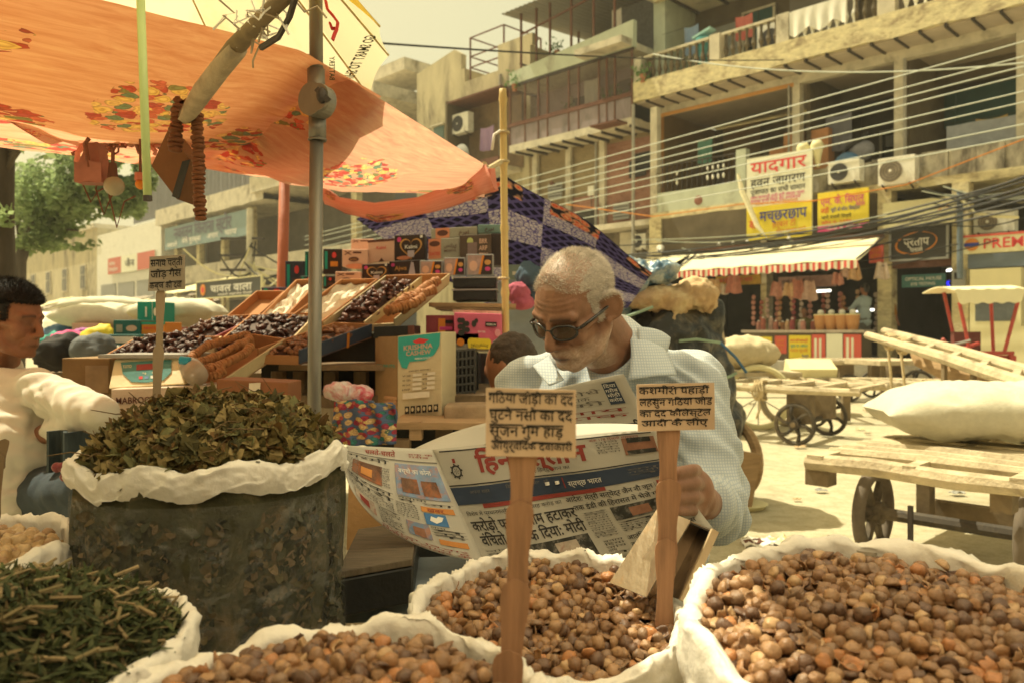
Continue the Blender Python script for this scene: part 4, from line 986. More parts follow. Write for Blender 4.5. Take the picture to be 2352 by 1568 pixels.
# ================================================================== BLACK BUNDLE
def crinkle(mb, amp, sc, seed=0):
 nn = vnormals(mb); out = []
 for p, n in zip(mb.v, nn):
  a = 1 - abs(noise.noise(p * sc + Vector((seed, 0, 0)))) * 2; b = 1 - abs(noise.noise(p * sc * 2.3 + Vector((0, seed, 3)))) * 2
  out.append(p + n * amp * (a * .7 + b * .35 - .5))
 mb.v = out
tarp_b = mk('black_tarp', (.022, .023, .022), .38, .3, 5, stain=(.20, .17, .12), stain_at=.60, stain_sc=7, bump=.6, bscale=14, spec=.5)
jute = mk('jute', (.50, .34, .19), .9, .2, 14, stain=(.62, .50, .30), stain_at=.55, stain_sc=6, bump=.5, bscale=60)
def E(x, y, Y, rx, ry, rz): c_ = P(x, y, Y); return ('e', c_, (rx, ry, rz))
m = fuse([E(1530, 800, 5.2, .33, .4, .36), E(1575, 900, 5.2, .30, .4, .40), E(1500, 720, 5.3, .3, .35, .2), E(1605, 735, 5.2, .17, .2, .17), E(1640, 970, 5.2, .17, .3, .2), E(1430, 850, 5.4, .25, .3, .4), ('c', P(1600, 760, 5.12), P(1668, 945, 5.12), .10, .09), ('c', P(1560, 760, 5.0), P(1590, 960, 5.0), .12, .1)], .014, 1)
crinkle(m, .05, 3.6, 1)
m.v = [p_ + Vector((math.sin(p_.x * 34 + 2 * fbm(p_, 3, 2)) * .016, 0, 0)) + Vector((0, -.022 * abs(noise.noise(Vector((p_.x * 13, p_.y * 6, p_.z * 2.2)))) - .014 * abs(noise.noise(p_ * 15)), 0)) for p_ in m.v]; m.build('wrapped_bundle', [tarp_b], smooth=True, label='tall load wrapped in torn black plastic behind the reading man', cat='bundle')
m = fuse([E(1500, 685, 5.0, .18, .2, .075), E(1590, 680, 5.05, .15, .2, .11), E(1545, 690, 4.98, .14, .16, .08), ('c', P(1560, 700, 4.9), P(1548, 748, 4.9), .05, .035), ('c', P(1545, 735, 4.9), P(1535, 760, 4.92), .05, .02), ('c', P(1450, 672, 5.0), P(1545, 722, 4.93), .04, .05), ('c', P(1635, 695, 5.0), P(1632, 712, 4.98), .025, .03)], .011, 2)
crinkle(m, .032, 8, 4); crinkle(m, .014, 24, 5); m.build('jute_sack', [jute], smooth=True, label='crumpled tan jute sacking tied on top of the black load', cat='sack')
m = fuse([E(1440, 640, 5.0, .16, .2, .12), E(1490, 635, 5.0, .16, .16, .06), E(1525, 618, 4.95, .1, .1, .04), E(1420, 690, 5.05, .08, .15, .14), E(1395, 660, 5.2, .12, .2, .18)], .011, 1)
crinkle(m, .045, 9, 7); crinkle(m, .014, 26, 2); m.build('plastic_sheet', [mk('blue_sheet', (.07, .16, .26), .3, .3, 6, stain=(.45, .48, .44), stain_at=.53, stain_sc=9, spec=.6, bump=.4)], smooth=True, label='crumpled blue and white plastic sheet heaped on top of the load', cat='plastic sheet')
for i, pts in enumerate(([(1420, 735), (1500, 705)], [(1560, 783), (1600, 779), (1655, 787)], [(1580, 905), (1680, 862), (1692, 856)], [(1655, 787), (1690, 820), (1715, 855)])):
 m = MB(); m.tube([P(x, y, 4.78) for x, y in pts], .009, 5, mk('green_twine', (.30, .42, .32), .7) if i < 3 else bluep); m.build('twine', None, label=['short twine at the shoulder of the black load', 'pale green twine across the middle of the black load', 'pale green twine slanting low on the black load', 'blue rope slanting off the black load'][i], cat='rope')
c = P(1688, 975, 5.3)
t = thing('barrow', 'barrow under the black load, its dusty wheel just showing', 'barrow', (c.x - .6, c.y, 0)); m = MB(); m.ring((c.x - .02, c.y, .26), (1, .5, 0), .24, .035, 30, 8, wood_t); m.build('wheel', None, t); m = MB(); m.box(c.x - 1.3, c.x - .1, c.y - .3, c.y + .5, .42, .5, wood_d); m.build('deck', None, t)
# ================================================================== WIRES AND POLES
wire_p = mk('pale_wire', (.42, .45, .38), .5, .1, bump=0); wire_b = mk('black_cable', (.02, .02, .019), .6, .2, bump=0)
def wire(label, a, b, sag, r, mat, group, n=24):
 m = MB(); a, b = Vector(a), Vector(b)
 m.tube([a.lerp(b, i / n) - Vector((0, 0, sag * 4 * (i / n) * (1 - i / n))) for i in range(n + 1)], r, 6, mat)
 return m.build('overhead_wire', None, label=label, cat='wire', group=group)
names = ['topmost', 'second', 'third', 'fourth', 'fifth', 'sixth', 'seventh', 'lowest']
yr = [92, 128, 152, 172, 212, 238, 292, 322]; yl = [572, 580, 592, 605, 612, 622, 632, 641]; ym = [440, 465, 486, 499, 520, 532, 572, 588]
def pw(x, y, w): q = FP(x, y, w); return FW(q.x, q.y, q.z)
for i in range(8):
 a, b = pw(700, yl[i] - 28, -2.6), pw(2480, yr[i] - 32, -2.6)
 wire(names[i] + ' of the pale power wires strung along the street', a, b, .06, .012, wire_p, 'pale power wires')
wire('single wire high across the sky from the parasol to the balconies', P(-2, 30, 5.5), pw(1800, 138, -.2), .12, .012, wire_b, 'overhead lines')
wire('pale line running level below the upper balcony', pw(1500, 125, -.3), pw(2400, 140, -.3), .35, .018, wire_p, 'overhead lines')
cab = [(1440, 585, 2400, 395, .3), (1440, 590, 2400, 402, .35), (1500, 588, 2400, 418, .3), (1460, 600, 2400, 430, .35), (1700, 560, 2400, 445, .25), (1600, 590, 2400, 388, .3), (1940, 545, 2400, 465, .1), (1980, 520, 2400, 425, .12)]
for i, (x0, y0, x1, y1, sg) in enumerate(cab):
 wire(['thick', 'sagging', 'second sagging', 'slanting', 'lower', 'upper', 'lowest', 'short'][i] + ' black cable running along above the shop signs', pw(x0, y0, -.7), pw(x1, y1, -.7), sg, .022, wire_b, 'black cables above the shop signs')
m = MB(); pts = [(1300, 470), (1500, 498), (1700, 470), (1870, 462), (2080, 425), (2352, 320)]
m.tube([pw(x, y, -.35) for x, y in pts], .014, 5, org_ink); m.build('overhead_wire', None, label='orange cable along the edge of the lower balconies', cat='wire', group='overhead lines')
for i, pts in enumerate(([(2205, 458), (2240, 490), (2290, 498), (2340, 500)], [(1390, 600), (1440, 620), (1500, 612), (1560, 596)], [(1370, 560), (1420, 590), (1480, 600)])):
 m = MB(); m.tube([pw(x, y, -.6) for x, y in pts], .03 if i == 0 else .02, 6, cream_bd); m.build('overhead_wire', None, label=['thick white cable looping by the PREM board', 'pale cable loop low on the dim wall', 'second pale cable loop low on the dim wall'][i], cat='wire', group='loose cable loops')
m = MB(); m.tube([pw(2205, 440, -.35), pw(2205, 640, -.35)], .06, 10, mk('blue_pole', (.14, .18, .22), .6)); m.build('sign_pole', None, label='blue-grey pole between the logo sign and the PREM board', cat='pole')
c = P(574, 760, 33)
t = thing('utility_pole', 'concrete power pole with cross arms and tangled cables', 'pole', (c.x, c.y, 0)); m = MB(); m.tube([(c.x, c.y, 0), (c.x, c.y, 6.2)], [.2, .14], 8, concrete); m.build('shaft', None, t)
for z in (3.6, 4.2, 4.9): m = MB(); m.box(c.x - 1.2, c.x + .6, c.y - .1, c.y + .05, z, z + .1, iron); m.build('cross_arm', None, t)
rr = random.Random(5)
for i in range(14):
 m = MB(); a = Vector((c.x + rr.uniform(-.2, .3), c.y - .2, rr.uniform(3.5, 5))); b = Vector((c.x + rr.uniform(-2.5, 5), c.y + rr.uniform(-2, 1), rr.uniform(1.5, 4.5)))
 m.tube([a.lerp(b, k / 8) - Vector((0, 0, .5 * math.sin(k / 8 * 3.14))) for k in range(9)], .035, 5, cream_bd if i % 3 else wire_b); m.build('overhead_wire', None, label='slack cable in the tangle at the power pole', cat='wire', group='tangled cables at the power pole')
# ================================================================== FAR LEFT: signs, tree, tin roofs
def fboard(*a, **k): return board(*a, **k)
fboard('shop_sign', 'long faded blue signboard with Hindi lettering under the far cornice', -48.9, -38.0, 5.98, 7.30, .15, [mk('faded_blue', (.22, .30, .31), .7, .1, 2)], [('नवरत्न किराना स्टोर', 1.4, .55, .95, mk('faded_purple', (.16, .14, .2), .8), 7.6), ('मसाले', .4, .12, .38, wht_ink, 1.5), ('मेवे मुरब्बा', 2.6, .2, .4, wht_ink, 2.6), ('अचार', 6, .2, .4, wht_ink, 1.4), ('चाय', 8.2, .2, .4, wht_ink, 1.4)])
def gear(m): m.tube([(.75 * _k, -.01, .5 * _h), (.75 * _k, -.03, .5 * _h)], .36 * _h, 18, org_ink); m.tube([(.75 * _k, -.03, .5 * _h), (.75 * _k, -.035, .5 * _h)], .19 * _h, 14, red_ink)
_a = FP(452, 686, -4.6); _b = FP(600, 640, -4.6); _k = (_b.x - _a.x) / 6.6; _h = fz(452, 650, -4.6) - _a.z
fboard('shop_sign', 'black board with white Hindi name and an orange emblem in the distance', _a.x, _b.x, _a.z, _a.z + _h, -4.6, [mk('far_black', (.045, .045, .04), .6)], [('चावल वाला', 1.6 * _k, .30 * _h, .62 * _h, wht_ink, 4.2 * _k), ('बासमती एक्सपोर्ट दिल्ली', 2.4 * _k, .08 * _h, .16 * _h, wht_ink, 3.4 * _k), gear], frame=cream_bd)
fboard('shop_sign', 'red and white shop board on the far white wall', -59.2, -50.6, 5.05, 6.15, .2, [wht_bd, (0, 2.6, 0, 1.1, mk('faded_red', (.55, .16, .12), .7)), (5.6, 8.6, 0, 1.1, mk('faded_red', (.5, .16, .12), .7))], [('जैन', 3.4, .35, .6, ink, 1.7), ('थोक', .3, .6, .3, wht_ink, 1.2), ('विक्रेता', .3, .2, .3, wht_ink, 1.7)])
t = fthing('round_sign', 'small round orange lamp sign below the black board', 'sign', -36.9, -2.4, 2.1); m = MB(); m.disc((0, 0, .3), (0, 1, 0), .42, .12, 20, org_ink); m.build('disc', None, t); m = MB(); m.bar((-.2, 0, .3), (-2, .5, .5), .06, .06, iron); m.build('bracket', None, t)
tinr = mk('rusty_tin', (.33, .28, .21), .8, .3, 2, stain=(.16, .12, .09))
rr = random.Random(9)
for i in range(11):
 s = -66 + i * 3.2; w = -1.5 - rr.random() * 1.5; z = rr.uniform(2.5, 3.6)
 m = MB(); m.sheet(lambda u, v: (3.6 * u, -2.2 * v, z - .7 * v + .1 * fbm((u * 4 + i, v * 3, 0), 1)), 10, 5, [tinr, cream_bd, tinr, concrete][i % 4], thick=.03)
 for x in (.2, 3.4): m.tube([(x, -2.1, z - .7), (x, -2.1, -0.0)], .05, 6, wood_d)
 o = m.build('stall_roof', None, loc=FW(s, w, 0), label='%s lean-to roof over a stall at the far end of the street' % ['rusty tin', 'pale cloth', 'sagging brown tin', 'grey sheet'][i % 4], cat='roof', group='lean-to roofs along the far shops'); o.rotation_euler = (0, 0, FA)
for i in range(16):
 s = -70 + i * 2.5; w = -3.5 - rr.random() * 2.0; h = rr.uniform(1.3, 2.0)
 if i % 3 == 0: person_fig('%s-clad person in the distant crowd by the stalls' % ['white', 'blue', 'pink', 'grey', 'green', 'tan'][i // 3], FW(s, w, 0), 1.65, rr.uniform(-3, 3), cl('far%d' % i, [(.5, .48, .4), (.12, .18, .3), (.45, .14, .2), (.2, .2, .2), (.1, .25, .15), (.4, .3, .18)][i // 3]), cl('grey', (.12, .12, .11)), voxel=.04)
 else:
  m = MB(); m.box(-.5, .5, -.4, .4, 0, h * .5, [card_o, teal_bd, cream_bd, bluep][i % 4]); m.box(-.45, .4, -.35, .35, h * .5 + .002, h * .8, [cream_bd, red_bd, card_o, wht_bd][i % 4]); o = m.build('crate_pile', None, loc=FW(s, w, 0), label='%s cartons piled at the roadside far down the street' % ['brown and cream', 'teal and red', 'cream and brown', 'blue and white'][i % 4], cat='boxes', group='roadside carton piles far down the street')
# parasol-like white tarps far left
for i, (x, y, Y, r_) in enumerate(((115, 740, 9, .35),)):
 c = P(x, y, Y); t = thing('parasol', 'small white parasol in the crowd beyond the young man', 'parasol', (c.x, c.y, 0)); m = MB(); m.sheet(lambda u, v: c + Vector((r_ * v * math.cos(6.2832 * u), r_ * v * math.sin(6.2832 * u), .12 - .22 * v * v)), 10, 4, wht_bd, thick=.01); m.build('canopy', None, t); m = MB(); m.tube([c, (c.x, c.y, 0)], .015, 6, iron); m.build('pole', None, t)
# tree
leaf_t = mk('tree_leaf', (.26, .34, .16), .55, .5, 2.5, trans=.6, bump=0, rand=0)
bark = mk('bark', (.07, .055, .04), .95, .35, 14, (1, 1, .3), bump=.8)
def tree(label, base, trunk, blobs, n, leaf, seed):
 r2 = random.Random(seed); t = thing('tree', label, 'tree', base)
 m = MB()
 for pts, rs in trunk: m.tube(pts, rs, 9, bark)
 m.build('trunk', None, t, smooth=True)
 m = MB()
 for c_, rad, k in blobs:
  for _ in range(int(n * k)):
   d = Vector((r2.gauss(0, 1), r2.gauss(0, 1), r2.gauss(0, 1))).normalized() * rad * (r2.random() ** .4)
   p_ = Vector(c_) + Vector((d.x, d.y, d.z * .8))
   if fbm(p_, 1.1, 2) < -.12: continue
   a = Vector((r2.gauss(0, 1), r2.gauss(0, 1), r2.gauss(0, .6))).normalized(); b = a.cross(Vector((r2.gauss(0, 1), r2.gauss(0, 1), r2.gauss(0, 1)))).normalized()
   L_ = leaf * r2.uniform(.6, 1.3)
   m.add([p_ - a * L_ * .5, p_ + b * L_ * .28, p_ + a * L_ * .5 + Vector((0, 0, -.1 * L_)), p_ - b * L_ * .28], [(0, 1, 2, 3)], leaf_t)
 m.build('crown', None, t); return t
c = P(150, 762, 17)
tree('leafy green tree beyond the stalls, seen under the orange canopy', (c.x, c.y, 0), [([(P(40, 700, 17).x, c.y, 0), P(45, 600, 17), P(90, 480, 17), P(150, 400, 17)], [.15, .13, .09, .05]), ([P(60, 540, 17), P(160, 490, 17), P(270, 460, 17)], [.08, .05, .02]), ([P(50, 560, 17), P(30, 440, 17)], [.08, .03]), ([P(70, 520, 17), P(180, 530, 17)], [.05, .02])],
  [(P(150, 430, 17), 1.0, 1), (P(90, 500, 17.3), .8, .8), (P(230, 440, 16.8), .75, .8), (P(280, 470, 17), .5, .5), (P(60, 420, 17.5), .7, .5), (P(190, 380, 17), .8, .6), (P(270, 545, 17), .30, .3), (P(180, 530, 16.8), .55, .45), (P(70, 540, 17), .5, .4), (P(120, 470, 16.5), .8, .7), (P(300, 400, 17), .55, .4), (P(110, 545, 17), .4, .3), (P(250, 380, 17), .5, .3), (P(320, 420, 17), .35, .2)], 2600, .15, 3)
c = P(8, 762, 5.5)
tree('dark tree trunk with bare twigs at the edge of the stall', (c.x, c.y, 0), [([(c.x, c.y, 0), P(8, 640, 5.5), P(10, 480, 5.5), P(14, 330, 5.5), P(0, 200, 5.5), P(-4, 0, 5.5)], [.09, .075, .06, .055, .05, .04])] +
  [([P(12, 400 - i * 12, 5.5), P(40 + i * 8, 350 - i * 6, 5.4), P(90 + i * 25, 330 - 14 * (i % 3), 5.3)], [.02, .012, .004]) for i in range(7)], [(P(10, 490, 5.4), .12, .03), (P(60, 340, 5.3), .2, .03)], 1500, .07, 8)
# ================================================================== CLUTTER ON THE FRONTS
rr = random.Random(31)
pipe = mk('grey_pipe', (.33, .31, .27), .6, .15, 5)
for i, (s, w, z0, z1, r_) in enumerate(((-13.85, -.06, .5, 7.6, .05), (-9.6, .84, 4.4, 7.4, .03), (-6.78, .84, 4.4, 7.4, .035), (-15.9, .75, 4.3, 7.0, .045), (-20.4, .92, .2, 10.2, .06), (-22.6, .92, .2, 9.0, .05))):
 m = MB(); m.tube([(0, 0, 0), (0, 0, z1 - z0)], r_, 8, pipe); m.tube([(0, 0, (z1 - z0) * .4), (0, 0, (z1 - z0) * .4 + .12)], r_ * 1.4, 8, pipe)
 o = m.build('drain_pipe', None, loc=FW(s, w, z0), label=['drain pipe at the corner of the arcade and the caged house', 'thin pipe beside the column by the brown cartons', 'thin pipe beside the column nearest the teal shutter', 'drain pipe on the brick wall under the cage', 'drain pipe at the corner of the tower house', 'drain pipe on the face of the tower house'][i], cat='pipe', group='drain pipes on the fronts'); o.rotation_euler = (0, 0, FA)
plant_l = mk('pot_leaf', (.12, .22, .07), .6, .4, 9, trans=.3)
for i, (s, w, z) in enumerate(((-18.7, -.05, 9.15), (-15.1, .3, 8.0), (-13.55, .0, 8.3), (-17.2, .4, 10.0), (-16.9, .7, 8.0), (-14.6, .3, 7.95))):
 m = MB()
 for k in range(70):
  p_ = Vector((rr.gauss(0, .16), rr.gauss(0, .12), rr.gauss(.2, .14))); a = Vector((rr.gauss(0, 1), rr.gauss(0, 1), rr.gauss(0, 1))).normalized() * .07; b_ = a.cross(Vector((rr.gauss(0, 1), rr.gauss(0, 1), 1))).normalized() * .03
  m.add([p_ - a, p_ + b_, p_ + a, p_ - b_], [(0, 1, 2, 3)], plant_l)
 t = fthing('potted_plant', ['leafy plant at the far corner of the cage roof', 'leafy plant inside the cage near the large dark window', 'leafy plant at the corner post of the upper balcony', 'leafy plant on the roof terrace under the tin roof', 'leafy plant in the cage beside the small dark window', 'leafy plant at the near end of the cage'][i], 'plant', s, w, z, 'plants on the balconies'); m.build('foliage', None, t); m = MB(); m.tube([(0, 0, -.12), (0, 0, .1)], [.07, .10], 10, mk('terracotta', (.35, .15, .08), .8)); m.build('pot', None, t)
cols_ = [(.45, .12, .10), (.2, .28, .42), (.65, .6, .5), (.1, .25, .2), (.5, .35, .12), (.3, .2, .35), (.6, .55, .48), (.15, .15, .18)]
nm_ = ['red', 'blue', 'white', 'green', 'ochre', 'violet', 'cream', 'dark grey']
pl_ = ['hung over the upper balcony rail', 'drying on the upper balcony near the turquoise drum', 'drying inside the wire cage', 'hung in the lower balcony by the iron railing', 'drying at the lower balcony before the teal shutter', 'hung at the tower house balcony', 'drying on the roof terrace', 'hung beside the cartons on the lower balcony']
for i, (s, w, z) in enumerate(((-10.9, .9, 9.6), (-12.6, 1.0, 9.8), (-16.0, .7, 9.0), (-12.4, 1.4, 6.6), (-5.2, 1.6, 5.9), (-20.3, .2, 8.2), (-15.2, .9, 11.0), (-8.6, 1.5, 6.6))):
 m = MB(); wd = rr.uniform(.35, .7); m.sheet(lambda u, v: (wd * (u - .5), .05 * math.sin(u * 14 + i) * v, -rr_h * v - .05 * math.sin(u * 3.1)), 14, 8, mk('laundry_%d' % i, cols_[i], .9, .12, 6), thick=.008) if not globals().__setitem__('rr_h', rr.uniform(.6, 1.0)) else None
 m.tube([(-1.0, 0, .0), (1.0, 0, .0)], .006, 4, iron)
 o = m.build('laundry', None, loc=FW(s, w, z), label=nm_[i] + ' cloth ' + pl_[i], cat='laundry', group='laundry on the balconies'); o.rotation_euler = (0, 0, FA)
# dark ledge with beams and slack cables above the PREM board
for i in range(9):
 m = MB(); x0 = 2140 + rr.uniform(-30, 60); y0 = rr.uniform(420, 520); x1 = 2352 + 40; y1 = y0 + rr.uniform(-60, 40)
 m.tube([pw(x0 + (x1 - x0) * k / 8, y0 + (y1 - y0) * k / 8 + 16 * math.sin(k / 8 * 3.14), -.45) for k in range(9)], .014, 5, wire_b if i % 3 else wire_p); m.build('overhead_wire', None, label='slack cable in the tangle above the PREM board', cat='wire', group='tangled cables above the PREM board')
t = fthing('meter_box', 'grey electric meter box on the pillar beside the logo sign', 'box', -5.5, -.12, 2.0); m = MB(); m.box(0, .26, 0, .1, 0, .4, grey_m); m.build('case', None, t); m = MB(); m.box(.05, .21, -.01, 0, .2, .34, black); m.build('window', None, t)
# doors and windows behind the balconies
for i, (s0, s1, w, z0, z1, c_, lb) in enumerate(((-12.9, -12.1, 4.36, 4.42, 6.5, brown_in, 'brown door at the back of the lower balcony by the railing'), (-8.6, -7.6, 4.36, 5.2, 6.6, dark_in, 'dark window behind the blue bundle on the lower balcony'), (-11.8, -10.9, 2.54, 8.3, 10.3, teal_p, 'teal door at the back of the upper balcony'))):
 t = fthing('door' if 'door' in lb else 'window', lb, 'door' if 'door' in lb else 'window', s0, w, z0)
 W_, H_ = s1 - s0, z1 - z0
 for a in ((-.07, 0, 0, H_), (W_, W_ + .07, 0, H_), (-.07, W_ + .07, H_, H_ + .07)): m = MB(); m.box(a[0], a[1], -.05, .02, a[2], a[3], concrete); m.build('frame', None, t)
 m = MB(); m.box(0, W_, -.02, .015, 0, H_, c_); m.bar((W_ / 2, -.025, 0), (W_ / 2, -.025, H_), .04, .01, iron); m.build('panel', None, t)
# small fittings, slack cables and litter
for i in range(34):
 s = rr.uniform(-18.5, -4.5); lv = rr.choice((0, 1, 1, 2)); w, z = ((.72, rr.uniform(3.2, 4.1)), (4.3, rr.uniform(4.9, 6.9)), (2.5, rr.uniform(8.6, 10.4)))[lv]
 if s < -13.8: w, z = (.74, rr.uniform(4.6, 6.8)) if lv else (.7, rr.uniform(3.1, 4.0))
 m = MB(); k = i % 4; c_ = [grey_m, white_p, rust, black][rr.randrange(4)]
 if k == 0: m.box(-.12, .12, -.08, 0, -.15, .15, c_); m.tube([(0, -.04, -.15), (0, -.04, -.9)], .012, 5, wire_b)
 elif k == 1: m.tube([(-.5, -.03, 0), (.5, -.03, .02)], .02, 6, c_); m.tube([(.5, -.03, .02), (.5, -.03, -.8)], .02, 6, c_)
 elif k == 2: m.box(-.3, .3, -.05, 0, -.25, .25, c_); [m.box(-.28, .28, -.06, -.05, q_, q_ + .03, iron) for q_ in (-.18, -.08, .02, .12)]
 else: m.bar((0, 0, 0), (0, -.35, .1), .03, .03, iron); m.ell((0, -.38, .06), (.07, .07, .09), c_)
 o = m.build(['junction_box', 'conduit', 'vent_grille', 'wall_lamp'][k], None, loc=FW(s, w, z), label=['small junction box with a hanging lead on the arcade walls', 'bent conduit pipe on the arcade walls', 'slatted vent grille on the arcade walls', 'small bracket lamp on the arcade walls'][k], cat=['box', 'pipe', 'vent', 'lamp'][k], group=['junction boxes on the walls', 'conduits on the walls', 'vent grilles on the walls', 'bracket lamps on the walls'][k]); o.rotation_euler = (0, 0, FA)
for i in range(14):
 x0, x1 = rr.uniform(1380, 1700), rr.uniform(1750, 2352); y0 = rr.uniform(545, 625); y1 = y0 - (x1 - x0) * rr.uniform(.05, .2); sg = rr.uniform(8, 40)
 m = MB(); m.tube([pw(x0 + (x1 - x0) * k / 14, y0 + (y1 - y0) * k / 14 + sg * math.sin(k / 14 * 3.14), -.5 - .02 * i) for k in range(15)], rr.uniform(.008, .016), 5, wire_b if i % 4 else wire_p); m.build('overhead_wire', None, label='thin slack cable in the tangle above the awning', cat='wire', group='tangled cables above the awning')
for i in range(46):
 Y = rr.uniform(4.4, 13); x = rr.uniform(.9, 4.2) * (Y / 7); s_ = rr.uniform(.02, .06)
 m = MB(); m.sheet(lambda u, v: (x + s_ * (u - .5) * 2, Y + s_ * (v - .5) * 1.5, .016 + .6 * s_ * abs(fbm((u * 2 + i, v * 2, i), 1.4))), 4, 4, [wht_ink, cream_bd, rust, wood_d, grey_m, jute][i % 6], thick=.003); m.build('paper_scrap', None, label=['white', 'cream', 'rust-red', 'dark brown', 'grey', 'straw-coloured'][i % 6] + ' scrap lying in the open street', cat='scrap', group='scraps lying in the open street')
# ================================================================== CANOPIES
def mk_floral(name, base, lo, centers, trans, flower_scale=26, streak=(6, 30)):
 m_, n, l, b = _nt(name)
 uvn = n.new('ShaderNodeUVMap'); uvn.uv_map = 'UVMap'
 mp = n.new('ShaderNodeMapping'); mp.inputs['Scale'].default_value = (streak[0], streak[1], 1); mp.inputs['Rotation'].default_value = (0, 0, R(28)); l.new(uvn.outputs[0], mp.inputs[0])
 f = _noise(n, l, 1.6, 7, mp.outputs[0], .7, .6)
 r = _ramp(n, [(.30, lo), (.58, base), (.78, tuple(min(1, x * y) for x, y in zip(base, (1.1, 1.4, 1.35))))]); l.new(f, r.inputs[0])
 wv = n.new('ShaderNodeVectorMath'); wv.operation = 'ADD'
 nz = n.new('ShaderNodeTexNoise'); nz.inputs['Scale'].default_value = 30; l.new(uvn.outputs[0], nz.inputs['Vector'])
 sc_ = n.new('ShaderNodeVectorMath'); sc_.operation = 'SCALE'; sc_.inputs['Scale'].default_value = .035; l.new(nz.outputs['Color'], sc_.inputs[0])
 l.new(uvn.outputs[0], wv.inputs[0]); l.new(sc_.outputs[0], wv.inputs[1])
 vo = n.new('ShaderNodeTexVoronoi'); vo.inputs['Scale'].default_value = flower_scale; l.new(wv.outputs[0], vo.inputs['Vector'])
 sep = n.new('ShaderNodeSeparateColor'); l.new(vo.outputs['Color'], sep.inputs[0])
 fc = _ramp(n, [(0, (.45, .03, .04)), (.16, (.80, .58, .20)), (.36, (.05, .24, .20)), (.48, (.62, .12, .10)), (.60, (.85, .62, .28)), (.80, (.14, .22, .09)), (.88, (.40, .03, .06))], 'CONSTANT'); l.new(sep.outputs[0], fc.inputs[0])
 rings = n.new('ShaderNodeTexVoronoi'); rings.inputs['Scale'].default_value = flower_scale * 2.6; l.new(wv.outputs[0], rings.inputs['Vector'])
 rr_ = _ramp(n, [(.16, (1, 1, 1)), (.34, (.62, .5, .42)), (.46, (1.0, .95, .8)), (.60, (.45, .38, .32))]); l.new(vo.outputs['Distance'], rr_.inputs[0])
 fcol = _mixc(n, l, 1, fc.outputs[0], rr_.outputs[0], 'MULTIPLY')
 near = n.new('ShaderNodeMath'); near.operation = 'LESS_THAN'; near.inputs[1].default_value = .62; l.new(vo.outputs['Distance'], near.inputs[0])
 # blotches where the bouquets are
 big = _noise(n, l, 9, 3, uvn.outputs[0]); acc = None
 for (cu, cv, ru, rv) in centers:
  m1 = n.new('ShaderNodeMapping'); m1.inputs['Location'].default_value = (-cu / ru, -cv / rv, 0); m1.inputs['Scale'].default_value = (1 / ru, 1 / rv, 1); l.new(uvn.outputs[0], m1.inputs[0])
  ln = n.new('ShaderNodeVectorMath'); ln.operation = 'LENGTH'; l.new(m1.outputs[0], ln.inputs[0])
  ad = n.new('ShaderNodeMath'); ad.operation = 'ADD'; l.new(ln.outputs['Value'], ad.inputs[0]); l.new(big, ad.inputs[1])
  lt = n.new('ShaderNodeMath'); lt.operation = 'LESS_THAN'; lt.inputs[1].default_value = 1.38; l.new(ad.outputs[0], lt.inputs[0])
  if acc is None: acc = lt.outputs[0]
  else:
   mx = n.new('ShaderNodeMath'); mx.operation = 'MAXIMUM'; l.new(acc, mx.inputs[0]); l.new(lt.outputs[0], mx.inputs[1]); acc = mx.outputs[0]
 c = r.outputs[0]
 if acc is not None:
  mu = n.new('ShaderNodeMath'); mu.operation = 'MULTIPLY'; l.new(acc, mu.inputs[0]); l.new(near.outputs[0], mu.inputs[1])
  fade = n.new('ShaderNodeMath'); fade.operation = 'MULTIPLY'; fade.inputs[1].default_value = .8; l.new(mu.outputs[0], fade.inputs[0]); mu = fade
  c = _mixc(n, l, mu.outputs[0], c, fcol)
 l.new(c, b.inputs['Base Color']); b.inputs['Roughness'].default_value = .9; b.inputs['Specular IOR Level'].default_value = .15
 h = _noise(n, l, 300, 3, uvn.outputs[0]); bn = n.new('ShaderNodeBump'); bn.inputs['Strength'].default_value = .15; l.new(h, bn.inputs['Height']); l.new(bn.outputs[0], b.inputs['Normal'])
 t = n.new('ShaderNodeBsdfTranslucent'); l.new(c, t.inputs['Color']); ms = n.new('ShaderNodeMixShader'); ms.inputs[0].default_value = trans
 l.new(b.outputs[0], ms.inputs[1]); l.new(t.outputs[0], ms.inputs[2]); l.new(ms.outputs[0], n['Material Output'].inputs[0])
 return m_
def patch(c00, c10, c01, c11, bulge=0, wr=0.0, seed=0, axis=(0, 0, 1)):
 """bilinear patch with sag and wrinkles"""
 c = [Vector(q) for q in (c00, c10, c01, c11)]; ax_ = Vector(axis)
 def f(u, v):
  p_ = c[0] * (1 - u) * (1 - v) + c[1] * u * (1 - v) + c[2] * (1 - u) * v + c[3] * u * v
  return p_ + ax_ * (-bulge * 4 * u * (1 - u) * (.4 + 2.4 * v * (1 - v)) + wr * fbm((u * 5 + seed, v * 5, seed), 1, 3))
 return f
def HZ(x, y, z): return P(x, y, (z - HC) * FPX / (CY - y))
fl_a = mk_floral('orange_floral', (.74, .39, .27), (.60, .25, .15), [(.56, .42, .16, .20), (.80, .60, .11, .16), (.42, .88, .2, .08), (.20, .2, .12, .14), (.95, .3, .06, .1), (.3, .6, .1, .12)], .66, 33)
fl_b = mk_floral('pink_floral', (.50, .30, .205), (.43, .195, .14), [(.60, .42, .17, .20), (.15, .2, .12, .14), (.2, .62, .14, .16), (.93, .93, .08, .06), (.40, .85, .1, .1)], .72, 38)
fl_v = mk_floral('pink_floral_hem', (.80, .42, .32), (.68, .29, .22), [(.10, .35, .06, .3), (.78, .35, .08, .35), (.42, .85, .10, .16)], .5, 34, (4, 14))
T_ = thing('cloth_canopy', 'orange floral cloth canopy stretched over the date stall', 'canopy', HZ(600, 300, 1.72))
